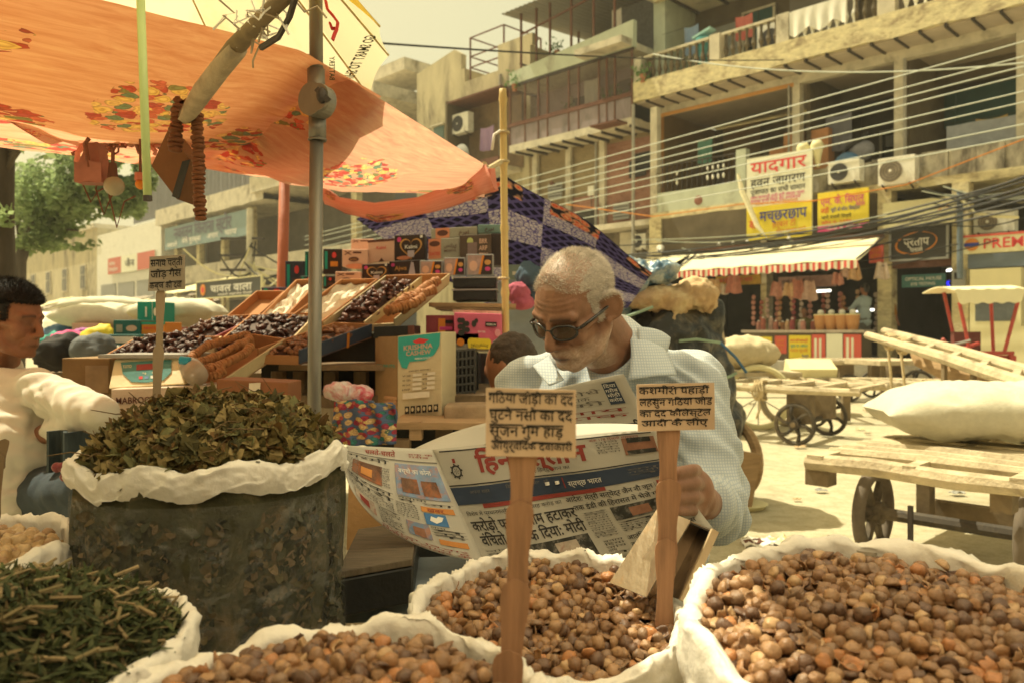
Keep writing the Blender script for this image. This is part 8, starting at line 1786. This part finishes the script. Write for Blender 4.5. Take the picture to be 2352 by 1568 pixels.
# ================================================================== THE READING MAN
def mk_skin(name, base, red=(.30, .085, .05)):
 m_, n, l, b = _nt(name); v = _coord(n, l, 'Object'); f = _noise(n, l, 28, 6, v, .65); r_ = _ramp(n, [(.3, tuple(x * .8 for x in base)), (.7, tuple(x * 1.15 for x in base))]); l.new(f, r_.inputs[0])
 a = n.new('ShaderNodeAttribute'); a.attribute_name = 'Col'; c = _mixc(n, l, 1, r_.outputs[0], a.outputs['Color'], 'MULTIPLY'); l.new(c, b.inputs['Base Color'])
 b.inputs['Roughness'].default_value = .48; b.inputs['Specular IOR Level'].default_value = .4; b.inputs['Subsurface Weight'].default_value = .12; b.inputs['Subsurface Radius'].default_value = (.010, .004, .002); b.inputs['Subsurface Scale'].default_value = .5
 h = _noise(n, l, 420, 3, v); h2 = _noise(n, l, 90, 4, v); ad = n.new('ShaderNodeMath'); ad.operation = 'ADD'; l.new(h, ad.inputs[0]); l.new(h2, ad.inputs[1]); bn = n.new('ShaderNodeBump'); bn.inputs['Strength'].default_value = .28; bn.inputs['Distance'].default_value = .002; l.new(ad.outputs[0], bn.inputs['Height']); l.new(bn.outputs[0], b.inputs['Normal']); return m_
skin_m = mk_skin('skin_man', (.24, .118, .068)); skin_y = mk_skin('skin_young', (.24, .105, .055))
def head_prims(M, ear_out=1.0):
 """head about its middle facing -Y (chin -.118, crown +.12); M places it"""
 def e(c, r, rot=None):
  Rm = M.to_3x3(); return ('e', M @ Vector(c), r, (Rm @ rot).to_4x4().to_3x3() if rot is not None else Rm)
 def c(a, b_, r1, r2): return ('c', M @ Vector(a), M @ Vector(b_), r1, r2)
 p_ = [e((0, .012, .036), (.075, .097, .082)), e((0, -.03, .02), (.068, .062, .07)), e((0, -.035, -.035), (.060, .055, .07)), e((0, -.074, -.098), (.030, .022, .020)), e((0, -.05, -.085), (.045, .04, .035)), e((0, -.086, -.072), (.030, .016, .024))]
 for s in (-1, 1):
  p_ += [c((s * .058, .004, -.045), (s * .046, -.03, -.085), .020, .022), c((s * .046, -.03, -.085), (s * .014, -.076, -.102), .022, .018), e((s * .038, -.066, -.030), (.026, .022, .026)), c((s * .052, -.06, -.012), (s * .066, -.01, -.01), .014, .012),
    c((s * .012, -.088, .020), (s * .050, -.070, .018), .0105, .011), e((s * .031, -.077, -.002), (.0165, .011, .0115)), c((s * .013, -.088, -.012), (s * .045, -.074, -.014), .004, .004), e((s * .0135, -.099, -.042), (.0095, .011, .0085)), c((s * .022, -.088, -.045), (s * .032, -.080, -.075), .008, .008),
    e((s * .083 * ear_out, .016, -.006), (.0055, .020, .033), Matrix.Rotation(s * -.62, 3, 'Z') @ Matrix.Rotation(.15, 3, 'X')), e((s * .072, .010, -.008), (.010, .014, .022))]
  for k in range(12):
   a0, a1 = 2.2 - k * .36, 2.2 - (k + 1) * .36; f_ = lambda a: (s * (.0865 + .011 * math.cos(a)) * ear_out, .017 + .018 * math.cos(a), -.004 + .031 * math.sin(a))
   p_.append(c(f_(a0), f_(a1), .0045, .0045))
  p_.append(e((s * .078, .002, -.034), (.006, .008, .009)))
 p_ += [c((0, -.089, .010), (0, -.111, -.030), .0085, .0115), e((0, -.113, -.036), (.0125, .0125, .0115)), c((0, -.1, -.052), (0, -.098, -.063), .006, .006),
   c((-.020, -.0915, -.0705), (0, -.0995, -.067), .0035, .0055), c((.020, -.0915, -.0705), (0, -.0995, -.067), .0035, .0055), c((-.017, -.0905, -.0795), (.017, -.0905, -.0795), .0055, .0055), c((0, -.097, -.080), (0, -.0965, -.0805), .0058, .0058)]
 return p_
def paint(mb, M, stubble=1.0, hairline=True):
 inv = M.inverted(); mb.col = []
 for p_ in mb.v:
  q = inv @ p_; c = [1.0, 1.0, 1.0]
  if abs(q.x) < .10 and abs(q.z) < .16 and abs(q.y) < .14:
   jaw = max(0, min(1, (-.045 - q.z) / .02)) * max(0, min(1, (.03 - q.y) / .03)); lip = math.exp(-((abs(q.x) / .022) ** 4)) * math.exp(-(((q.z + .074) / .0085) ** 4)) * (q.y < -.08)
   mous = math.exp(-((q.z + .060) / .007) ** 2) * (abs(q.x) < .03) * (q.y < -.07)
   st = max(jaw * (1 - lip), mous) * stubble * (.55 + .45 * noise.noise(q * 300))
   c = [1 + 1.2 * st, 1 + 2.4 * st, 1 + 3.6 * st]
   ln = math.exp(-((q.z + .0745) / .0022) ** 2) * (abs(q.x) < .024) * (q.y < -.07)
   c = [x * (1 - .22 * lip) * (1 - .75 * ln) for x in c];
   eye = math.exp(-((abs(q.x) - .031) / .018) ** 4) * math.exp(-((q.z - .0) / .012) ** 4) * (q.y < -.05); c = [x * (1 - .30 * eye) for x in c]
   nos = math.exp(-(((abs(q.x) - .007) / .005) ** 2)) * math.exp(-((q.z + .049) / .004) ** 2) * (q.y < -.09); c = [x * (1 - .7 * nos) for x in c]
   brow = math.exp(-((q.z - .021 - .12 * abs(q.x) + 4 * q.x * q.x) / .0055) ** 2) * (.010 < abs(q.x) < .052) * (q.y < -.055); c = [x * (1 - .7 * brow) for x in c]
  if stubble and q.z > .045 and q.y < .05 and abs(q.x) < .07 and (q.z > .062 + .018 * math.cos(q.x * 30)): hf = .46 + .25 * noise.noise(q * 160); c = [x * (1 + k_ * hf) for x, k_ in zip(c, (.5, 1.2, 2.0))]
  mb.col.append((*c, 1))
Y0 = 1.62
HM = Matrix.Translation(P(1322, 701, Y0)) @ Matrix.Rotation(R(-47), 4, 'Z') @ Matrix.Rotation(R(33), 4, 'X') @ Matrix.Rotation(R(6), 4, 'Y') @ Matrix.Scale(.93, 4)
MAN = thing('person', 'grey-haired man in glasses and a pale checked shirt reading a newspaper', 'person', (.25, 1.85, 0))
nb = P(1408, 800, 1.74); pr = head_prims(HM)
shL, shR = P(1590, 885, 1.80), P(1215, 890, 1.80); elL, wrL = P(1640, 1165, 1.62), P(1612, 1150, 1.43)
elR, wrR = P(1130, 1150, 1.76), P(1100, 1200, 1.62); hipc = Vector((.30, 2.02, .40))
pr += [('c', HM @ Vector((0, .035, -.05)), nb, .052, .058), ('c', HM @ Vector((0, -.01, -.07)), nb + Vector((-.02, -.03, -.01)), .038, .05), ('e', nb + Vector((0, .08, -.14)), (.12, .06, .10)), ('e', Vector((.27, 1.92, .72)), (.17, .12, .22)), ('e', hipc, (.17, .13, .13)),
  ('c', shL, elL, .05, .042), ('c', elL, wrL, .042, .030), ('c', shR, elR, .05, .042), ('c', elR, wrR, .042, .030)]
for s_, kx, fx in ((-1, .12, .10), (1, .52, .50)): pr += [('c', hipc + Vector((s_ * .09, 0, 0)), Vector((kx, 1.62, .47)), .075, .055), ('c', Vector((kx, 1.62, .47)), Vector((fx, 1.72, .07)), .05, .038), ('c', Vector((fx, 1.74, .04)), Vector((fx - .02, 1.54, .03)), .036, .03)]
# his left hand closes on the edge of the page: palm behind, four fingers in front
def Ph(x, y, Y): return P(x, y, Y)
pr += [('e', Ph(1600, 1130, 1.415), (.032, .026, .042)), ('e', Ph(1592, 1108, 1.41), (.026, .024, .030)), ('e', Ph(1594, 1158, 1.412), (.026, .024, .028))]
for kx, ky, mx, tx, ty, r_ in ((1598, 1080, 1578, 1528, 1088, .0098), (1606, 1110, 1584, 1520, 1117, .0102), (1606, 1142, 1584, 1522, 1147, .0098), (1598, 1172, 1578, 1532, 1174, .0088)):
 k0, k1, k2, k3 = Ph(kx, ky, 1.405), Ph(mx + 12, ky - 1, 1.362), Ph((mx + tx) / 2, (ky + ty) / 2, 1.335), Ph(tx, ty, 1.342)
 pr += [('c', k0, k1, r_ * 1.25, r_ * 1.1), ('c', k1, k2, r_ * 1.1, r_), ('c', k2, k3, r_, r_ * .85)]
pr += [('c', Ph(1585, 1100, 1.41), Ph(1545, 1082, 1.415), .011, .0105), ('c', Ph(1545, 1082, 1.415), Ph(1512, 1085, 1.405), .0105, .009)]
# his right hand holds the far page from behind
pr += [('e', wrR + Vector((0, -.03, .02)), (.028, .03, .04))]
for q in range(4): b_ = wrR + Vector((-.02 + .018 * q, -.05, .045)); pr += [('c', b_, b_ + Vector((0, -.012, .035)), .010, .0095), ('c', b_ + Vector((0, -.012, .035)), b_ + Vector((0, -.02, .06)), .0095, .008)]
pr += [('c', wrR + Vector((-.03, -.02, .01)), wrR + Vector((-.05, -.045, .04)), .011, .009)]
mb = fuse(pr, .0034, 4, 24, 16); paint(mb, HM); _i = HM.inverted(); _n = vnormals(mb)
def wrinkle(q):
 if q.y > -.03 or abs(q.x) > .07 or abs(q.z) > .12: return 0
 f_ = math.exp(-((q.z - .045) / .018) ** 2) * math.sin(q.z * 640 + 2 * math.sin(q.x * 30)) * (abs(q.x) < .055)
 nl_ = math.exp(-((abs(q.x) - .026 + (q.z + .055) * .45) / .0035) ** 2) * math.exp(-((q.z + .055) / .022) ** 2) * -1.6
 cf = math.exp(-((abs(q.x) - .056) / .008) ** 2) * math.exp(-(q.z / .02) ** 2) * math.sin(q.z * 900 + q.x * 200)
 bag = -1.3 * math.exp(-((q.z + .016 + 6 * (abs(q.x) - .032) ** 2) / .003) ** 2) * (abs(abs(q.x) - .032) < .018)
 return .0011 * (f_ * .7 + nl_ + cf * .6 + bag)
mb.v = [p_ + n_ * wrinkle(_i @ p_) for p_, n_ in zip(mb.v, _n)]; mb.build('body', [skin_m], MAN, smooth=True)
# hair: close grey crop, thin on top
hair_g = mk('hair_grey', (.54, .49, .42), .75, .35, 90, (1, 1, 1), stain=(.36, .31, .26), stain_at=.60, stain_sc=22, bump=.6, bscale=260)
def hairzone(q):
 """how thick hair is at a point of the head (own frame)"""
 if q.z < -.055 or abs(q.x) > .1: return 0
 line = .062 + .018 * math.cos(q.x * 30)                  # hairline recedes above the temples
 front = q.y - (-.058 + max(0, (.080 - q.z)) * .0)
 top = (q.z > line and q.y > -.062) or (q.y > -.015 + max(0, .03 - q.z) * .25 and q.z > -.02) or (q.y > .045)
 near_ear = abs(q.x) > .055 and abs(q.y - .012) < .020 and q.z < .020
 side = abs(q.x) > .05 and -.035 < q.y < .0 and -.02 < q.z < .05 and q.y > -.03 + (.03 - q.z) * .1
 return 0 if near_ear else (1 if top or side else 0)
inv = HM.inverted(); src = fuse(head_prims(HM), .0042, 3); nn = vnormals(src); rh = random.Random(4); hb = MB(); R3 = HM.to_3x3(); strands = 0
for p_, n_ in zip(src.v, nn):
 q = inv @ p_;
 if not hairzone(q): continue
 nl = R3.inverted() @ n_
 thin = q.z > .045 and q.y < .035 and abs(q.x) < .06
 for _ in range(4 if thin else 7):
  comb = Vector((.25 * (1 if q.x > 0 else -1), .9 if q.y > -.05 else .2, -.45 if abs(q.x) > .05 or q.y > .06 else .1)) + Vector((rh.gauss(0, .4), rh.gauss(0, .4), rh.gauss(0, .4)))
  if q.y < -.04: comb = Vector((rh.gauss(0, .4), -.5 + rh.gauss(0, .4), .4))
  d = (nl * (rh.uniform(.05, .3) if thin else rh.uniform(.15, .5)) + comb.normalized() * .75).normalized(); L_ = rh.uniform(.005, .0105); w_ = .0005
  b0 = q + Vector((rh.uniform(-.003, .003), rh.uniform(-.003, .003), rh.uniform(-.003, .003))); sd_ = d.cross(nl); sd_ = sd_.normalized() if sd_.length > 1e-4 else Vector((1, 0, 0))
  hb.add([HM @ (b0 - sd_ * w_ - nl * .001), HM @ (b0 + sd_ * w_ - nl * .001), HM @ (b0 + d * L_)], [(0, 1, 2)])
hb.build('hair', [hair_g], MAN)
cap_ = MB(); keep = {}
for f in src.f:
 if all(hairzone(inv @ src.v[i]) and not ((inv @ src.v[i]).z > .05 + .012 * noise.noise(src.v[i] * 90) and (inv @ src.v[i]).y < .025 + .02 * noise.noise(src.v[i] * 70) and abs((inv @ src.v[i]).x) < .058) for i in f):
  for i in f:
   if i not in keep: keep[i] = len(cap_.v); cap_.v.append(src.v[i] + nn[i] * (.0012 + .0012 * fbm(src.v[i], 120, 2)))
  cap_.f.append(tuple(keep[i] for i in f)); cap_.m.append(0)
cap_.build('scalp_hair', [mk('hair_under', (.40, .34, .28), .85, .3, 70, bump=.6, bscale=240)], MAN, smooth=True)
# glasses
gf = mk('glasses_frame', (.018, .014, .013), .25, .2, 20, spec=.6); gl = mk('glasses_lens', (.05, .055, .035), .08, 0, bump=0, alpha=.42, spec=.8)
GM = HM @ Matrix.Translation((0, -.103, -.006)) @ Matrix.Rotation(R(-8), 4, 'X')
m = MB()
def lens_pt(s, a, k=1.0):
 x = .0270 * k * math.copysign(abs(math.cos(a)) ** .85, math.cos(a)); z = .0160 * k * math.copysign(abs(math.sin(a)) ** .9, math.sin(a)); return Vector((s * .0340 + x, .0 + abs(s * .0340 + x) ** 2 * 5.6, z))
for s in (-1, 1):
 n_ = 36; m.tube([GM @ lens_pt(s, 2 * math.pi * i / n_) for i in range(n_ + 1)], .0028, 7, gf)
 m.tube([GM @ lens_pt(s, .3 if s > 0 else math.pi - .3), GM @ Vector((s * .070, .024, .008))], .0030, 7, gf)
m.tube([GM @ Vector((-.008, .0005, .004)), GM @ Vector((0, -.002, .007)), GM @ Vector((.008, .0005, .004))], .0020, 7, gf)
gt = m.build('glasses', None, MAN, smooth=True)
for s in (-1, 1):
 m = MB(); m.tube([GM @ Vector((s * .070, .024, .008)), GM @ Vector((s * .078, .07, .014)), GM @ Vector((s * .0815, .112, .020)), GM @ Vector((s * .080, .125, .008))], [.0034, .0034, .003, .0024], 7, gf); m.build('temple_arm', None, gt, smooth=True)
 m = MB(); m.add([GM @ lens_pt(s, 2 * math.pi * i / 36, .98) for i in range(36)], [tuple(range(36))], gl); m.build('lens', None, gt)
# shirt
def mk_check_shirt():
 m_, n, l, b = _nt('checked_shirt'); v = _coord(n, l, 'Object'); acc = None
 for d in 'XYZ':
  w = n.new('ShaderNodeTexWave'); w.bands_direction = d; w.inputs['Scale'].default_value = 56; w.inputs['Distortion'].default_value = .6; w.inputs['Detail Scale'].default_value = .5; l.new(v, w.inputs[0]); q = _ramp(n, [(.70, (0, 0, 0)), (.86, (1, 1, 1))]); l.new(w.outputs['Fac'], q.inputs[0])
  if d == 'Y': continue
  if acc is None: acc = q.outputs[0]
  else: mx = n.new('ShaderNodeMath'); mx.operation = 'MAXIMUM'; l.new(acc, mx.inputs[0]); l.new(q.outputs[0], mx.inputs[1]); acc = mx.outputs[0]
 c = _mixc(n, l, acc, (.55, .59, .59), (.38, .45, .52)); l.new(c, b.inputs['Base Color']); b.inputs['Roughness'].default_value = .9; b.inputs['Sheen Weight'].default_value = .2
 h = _noise(n, l, 24, 5, v, .6, .8); bn = n.new('ShaderNodeBump'); bn.inputs['Strength'].default_value = .35; bn.inputs['Distance'].default_value = .01; l.new(h, bn.inputs['Height']); l.new(bn.outputs[0], b.inputs['Normal'])
 t = n.new('ShaderNodeBsdfTranslucent'); l.new(c, t.inputs['Color']); ms = n.new('ShaderNodeMixShader'); ms.inputs[0].default_value = .15; l.new(b.outputs[0], ms.inputs[1]); l.new(t.outputs[0], ms.inputs[2]); l.new(ms.outputs[0], n['Material Output'].inputs[0]); return m_
shirt_m = mk_check_shirt()
def folds(mb, lines_, amp, seed=0):
 """soft cloth folds: noise plus creases running along the given segments"""
 nn = vnormals(mb); out = []
 for p_, n_ in zip(mb.v, nn):
  d = .010 * fbm((p_.x + seed, p_.y, p_.z), 8, 4)
  for a, b_, w in lines_:
   ab = b_ - a; t = max(0, min(1, (p_ - a).dot(ab) / ab.length_squared)); r_ = (p_ - (a + ab * t)).length; k = math.exp(-(r_ / w) ** 2)
   ax_ = ab.normalized(); s_ = (p_ - a).dot(ax_) / ab.length; ang = (p_ - a).dot(ax_.cross(Vector((.3, .2, .9))).normalized())
   d += amp * k * math.sin(s_ * 26 + ang * 70 + 3 * fbm((p_.x, p_.y, p_.z), 10, 2))
  out.append(p_ + n_ * d)
 mb.v = out
neck_r = nb + Vector((0, .01, -.045))
sp_prims = [('c', neck_r + Vector((0, .02, 0)), neck_r + Vector((0, .03, -.05)), .075, .10), ('c', shL + Vector((-.03, .0, .0)), shR + Vector((.03, .0, -.01)), .072, .07), ('c', neck_r + Vector((.0, .02, 0)), shL, .062, .07), ('c', neck_r + Vector((.0, .02, 0)), shR, .058, .065), ('e', Vector((.235, 1.87, .86)), (.215, .135, .22)), ('e', Vector((.27, 1.93, .62)), (.21, .155, .24)), ('e', hipc + Vector((0, -.02, .06)), (.20, .16, .14)), ('e', P(1330, 960, 1.74), (.12, .06, .12)), ('e', P(1400, 940, 1.72), (.10, .07, .10)),
   ('c', shL, elL, .078, .066), ('c', elL, elL.lerp(wrL, .62), .064, .056), ('e', elL + Vector((.008, .0, -.028)), (.062, .06, .05)), ('c', shR, elR, .072, .064), ('c', elR, elR.lerp(wrR, .7), .062, .052)]
mb = fuse(sp_prims, .0065, 5); folds(mb, [(shL, elL, .1), (elL, wrL, .09), (shR, elR, .1), (Vector((.2, 1.75, .95)), Vector((.3, 1.8, .6)), .12), (P(1560, 880, 1.72), P(1470, 1000, 1.68), .09)], .0075, 2)
mb.build('shirt', [shirt_m], MAN, smooth=True)
# collar: stand round the neck with two wings
m = MB(); cn = nb + Vector((.0, .0, -.005)); cax = (HM @ Vector((0, .02, -.06)) - nb).normalized(); cx_, cy_, _ = bas(cax)
def collar(u, v):
 a = R(-215) + R(250) * u; d = cx_ * math.cos(a) + cy_ * math.sin(a); open_ = (abs(u - .5) * 2) ** 3
 top = cn + d * (.070 + .004 * open_) + cax * .030;
 if v < .35: k = v / .35; p_ = (cn + d * .072 - cax * .02).lerp(top, k)
 else: k = (v - .35) / .65; p_ = top.lerp(cn + d * (.094 + .02 * open_) - cax * (.022 + .045 * open_), k) + d * .010 * math.sin(3.14 * k)
 return p_
m.sheet(collar, 50, 12, thick=.0016);
w0 = [P(1438, 735, 1.78), P(1470, 790, 1.70), P(1508, 838, 1.66), P(1548, 858, 1.66)]
def wing(u, v):
 a = qbez(P(1425, 722, 1.80), P(1460, 770, 1.68), P(1440, 872, 1.62), u); b_ = qbez(P(1462, 745, 1.80), P(1535, 790, 1.72), P(1552, 860, 1.65), u); return a.lerp(b_, v) + Vector((0, -.014 * math.sin(3.14 * v) - .012, .004 * math.sin(3.14 * v)))
m.sheet(wing, 20, 10, thick=.002)
def wing2(u, v):
 a = qbez(P(1262, 818, 1.70), P(1268, 835, 1.63), P(1295, 872, 1.60), u); b_ = qbez(P(1225, 840, 1.70), P(1240, 862, 1.64), P(1262, 885, 1.60), u); return a.lerp(b_, v) + Vector((0, -.008 * math.sin(3.14 * v) - .004, 0))
m.sheet(wing2, 14, 8, thick=.002); m.build('collar', [shirt_m], MAN, smooth=True)
m = MB(); a = elL.lerp(wrL, .60); b_ = elL.lerp(wrL, .80); m.tube([a, a.lerp(b_, .5), b_], [.056, .053, .046], 20, shirt_m); m.build('cuff', None, MAN, smooth=True)
tr = [('e', hipc, (.19, .15, .14))]
for s_, kx, fx in ((-1, .12, .10), (1, .52, .50)): tr += [('c', hipc + Vector((s_ * .09, 0, 0)), Vector((kx, 1.60, .48)), .095, .082), ('c', Vector((kx, 1.62, .47)), Vector((fx, 1.72, .10)), .08, .065)]
mb = fuse(tr, .012, 3); mb.build('trousers', [mk('navy_trousers', (.025, .035, .06), .9, .2, 20, bump=.3)], MAN, smooth=True)
m = MB(); m.cell((.1, 1.88, .24), (.4, 0, 0), (0, .3, 0), (0, 0, .05), wood_t);
for x in (.12, .46):
 for y in (1.90, 2.13): m.cell((x, y, 0), (.03, 0, 0), (0, .03, 0), (0, 0, .24), wood_d)
m.build('low_stool', None, label='low wooden stool under the reading man', cat='stool')
# ================================================================== YOUNG MAN AT THE LEFT
YM = Matrix.Translation(P(24, 732, 2.62)) @ Matrix.Rotation(R(84), 4, 'Z') @ Matrix.Rotation(R(9), 4, 'X')
YG = thing('person', 'young dark-haired man in a white shirt sitting by the scale, leaning on his arm', 'person', (-1.62, 2.65, 0))
pr = head_prims(YM); nb2 = P(-2, 838, 2.70); sR2 = P(84, 892, 2.52); sL2 = P(-120, 890, 2.85); eR2 = P(226, 950, 2.34); wR2 = P(90, 1000, 2.50); eL2 = P(-160, 1080, 2.8); wL2 = P(-70, 1060, 2.65); hip2 = Vector((-1.62, 2.66, .56))
pr += [('c', YM @ Vector((0, .03, -.06)), nb2, .055, .065), ('c', sR2, eR2, .05, .042), ('c', eR2, wR2, .042, .03), ('c', sL2, eL2, .05, .042), ('c', eL2, wL2, .042, .03), ('e', P(0, 1000, 2.62), (.16, .11, .2)), ('e', hip2, (.17, .14, .14))]
for w_, d_ in ((wR2, Vector((-1, -.1, -.1))), (wL2, Vector((1, -.1, 0)))):
 d_.normalize(); c_ = w_ + d_ * .05; pr.append(('e', c_, (.04, .03, .024)))
 for q in range(4): o_ = Vector((0, .0, .016 * (q - 1.5))); pr += [('c', c_ + o_ + d_ * .03, c_ + o_ + d_ * .07 + Vector((0, -.006, 0)), .010, .009), ('c', c_ + o_ + d_ * .07 + Vector((0, -.006, 0)), c_ + o_ * 1.1 + d_ * (.095 - .006 * abs(q - 1)) + Vector((0, .004, -.006)), .009, .0075)]
 pr.append(('c', c_ + Vector((0, -.01, .02)), c_ + d_ * .035 + Vector((0, -.03, .035)), .011, .009))
kn2 = [P(215, 1125, 2.28), P(150, 1165, 2.5)]
for i, k_ in enumerate(kn2): pr += [('c', hip2 + Vector((.08 * i, -.05, 0)), k_, .075, .055), ('c', k_, Vector((k_.x + .02, k_.y + .08, .08)), .05, .038), ('c', Vector((k_.x + .02, k_.y + .08, .05)), Vector((k_.x + .12, k_.y, .04)), .036, .03)]
mb = fuse(pr, .0042, 4, 22, 14); paint(mb, YM, 0.0); mb.build('body', [skin_y], YG, smooth=True)
src = fuse(head_prims(YM), .006, 3); nn = vnormals(src); inv = YM.inverted(); R3 = YM.to_3x3(); hb = MB(); rh = random.Random(9)
def hz2(q):
 if abs(q.x) > .055 and abs(q.y - .010) < .026 and q.z < .026: return 0
 return 1 if ((q.z > .058 and q.y > -.085) or (q.y > .0 + max(0, -q.z) * .4 and q.z > -.05) or (abs(q.x) > .052 and q.y > -.04 and q.z > -.005)) else 0
keep = {}; cap_ = MB()
for p_, n_ in zip(src.v, nn):
 q = inv @ p_
 if not hz2(q): continue
 nl = R3.inverted() @ n_; lng = .026 if q.z > .05 else .009
 for _ in range(9):
  d = (nl * rh.uniform(.5, 1) + Vector((rh.gauss(0, .4), -.3 + rh.gauss(0, .4), .3 if q.z > .05 else -.5))).normalized(); L_ = lng * rh.uniform(.5, 1.2); b0 = q + Vector((rh.uniform(-.004, .004), rh.uniform(-.004, .004), rh.uniform(-.004, .004))); sd_ = d.cross(nl); sd_ = sd_.normalized() if sd_.length > 1e-4 else Vector((1, 0, 0))
  hb.add([YM @ (b0 - sd_ * .0012), YM @ (b0 + sd_ * .0012), YM @ (b0 + d * L_)], [(0, 1, 2)])
for f in src.f:
 if all(hz2(inv @ src.v[i]) for i in f):
  for i in f:
   if i not in keep: keep[i] = len(cap_.v); q = inv @ src.v[i]; cap_.v.append(src.v[i] + nn[i] * (.012 if q.z > .06 else .004))
  cap_.f.append(tuple(keep[i] for i in f)); cap_.m.append(0)
hb.build('hair', [hair_b], YG); cap_.build('scalp_hair', [hair_b], YG, smooth=True)
shw = mk('white_shirt', (.66, .64, .55), .85, .05, 8, bump=.3, bscale=30, trans=.12)
sp2 = [('c', nb2 + Vector((0, .01, -.03)), nb2 + Vector((0, .02, -.08)), .075, .1), ('c', sL2, sR2, .07, .062), ('e', P(22, 950, 2.56), (.15, .14, .15)), ('e', P(12, 1040, 2.50), (.14, .15, .17)), ('e', P(14, 1130, 2.50), (.14, .15, .13)), ('e', P(10, 1185, 2.52), (.13, .14, .06)), ('e', hip2 + Vector((-.02, 0, .02)), (.165, .16, .10)),
  ('c', sR2, eR2, .066, .055), ('e', eR2 + Vector((.005, 0, 0)), (.056, .052, .050)), ('c', eR2, eR2.lerp(wR2, .7), .052, .044), ('c', sL2, eL2, .08, .066), ('c', eL2, eL2.lerp(wL2, .5), .064, .055), ('c', P(55, 1120, 2.48), P(62, 1190, 2.46), .055, .03)]
mb = fuse(sp2, .0075, 5); folds(mb, [(sR2, eR2, .11), (P(70, 900, 2.45), P(60, 1100, 2.45), .10), (P(10, 1050, 2.45), P(50, 1190, 2.45), .1), (P(110, 890, 2.4), P(60, 960, 2.45), .07)], .0045, 5); mb.build('shirt', [shw], YG, smooth=True)
tr = [('e', hip2, (.19, .16, .14))]
for i, k_ in enumerate(kn2): tr += [('c', hip2 + Vector((.08 * i, -.05, 0)), k_, .10, .08), ('c', k_, Vector((k_.x + .02, k_.y + .08, .1)), .08, .065)]
mb = fuse(tr, .011, 3); folds(mb, [(kn2[0], hip2, .1)], .006, 8); mb.build('trousers', [mk('dark_jeans', (.035, .05, .065), .85, .25, 30, bump=.4, bscale=200)], YG, smooth=True)
m = MB(); m.cell((-1.85, 2.45, 0), (.45, 0, 0), (0, .42, 0), (0, 0, .45), wood_d); m.build('wooden_crate', None, label='wooden crate the young man sits on', cat='crate')
m = MB(); m.sheet(lambda u, v: P(112 + 85 * u, 1085 - 95 * v, 2.3) + Vector((0, .03 * math.sin(u * 8), 0)), 12, 6, mk('dark_check', (.035, .05, .055), .9, .5, 40, (1, 1, .3)), thick=.01); m.build('dark_cloth', None, label='dark checked cloth hanging between the young man and the leaf sack', cat='cloth')
m = MB(); rr = random.Random(2)
for i in range(16): m.ell(P(128 + rr.uniform(0, 55), 1085 + rr.uniform(-14, 12), 2.02) , .012, mk('berry_red', (.16, .03, .035), .5, .3, 60))
m.build('berry_bunch', None, smooth=True, label='small dark red bunch of dried berries beside the young man', cat='berries')
# ================================================================== PEOPLE BEHIND THE BAMBOO POLE
person_fig('person with tousled dark hair crouching behind the reading man', (P(1212, 800, 2.9).x + .0, 3.0, .0), 1.68, R(-120), cl('palegrey', (.42, .42, .38)), cl('grey', (.12, .12, .11)), 'crouch', hairm=mk('hair_brown', (.05, .035, .025), .7, .4, 60, bump=.8, bscale=120), voxel=.011, bend=.1)
person_fig('person in a blue-grey shirt and dark cap standing behind the boxes', (P(1212, 700, 4.6).x, 4.6, 0), 1.62, R(150), cl('bluegrey', (.30, .33, .35)), cl('rose', (.35, .08, .14)), cap=mk('cap_blue_d', (.05, .08, .11), .9), voxel=.014)
# ================================================================== AIR
m = MB(); m.box(-258, 258, -18, 398, -1, 16)
hz = m.build('haze', kind='stuff', loc=(0, 0, 0))
hm = bpy.data.materials.new('haze'); hm.use_nodes = True; hn = hm.node_tree.nodes; hn.remove(hn['Principled BSDF'])
pv_ = hn.new('ShaderNodeVolumePrincipled'); pv_.inputs['Color'].default_value = (.95, .90, .80, 1); pv_.inputs['Density'].default_value = .0018
hm.node_tree.links.new(pv_.outputs[0], hn['Material Output'].inputs['Volume']); hz.data.materials.append(hm)
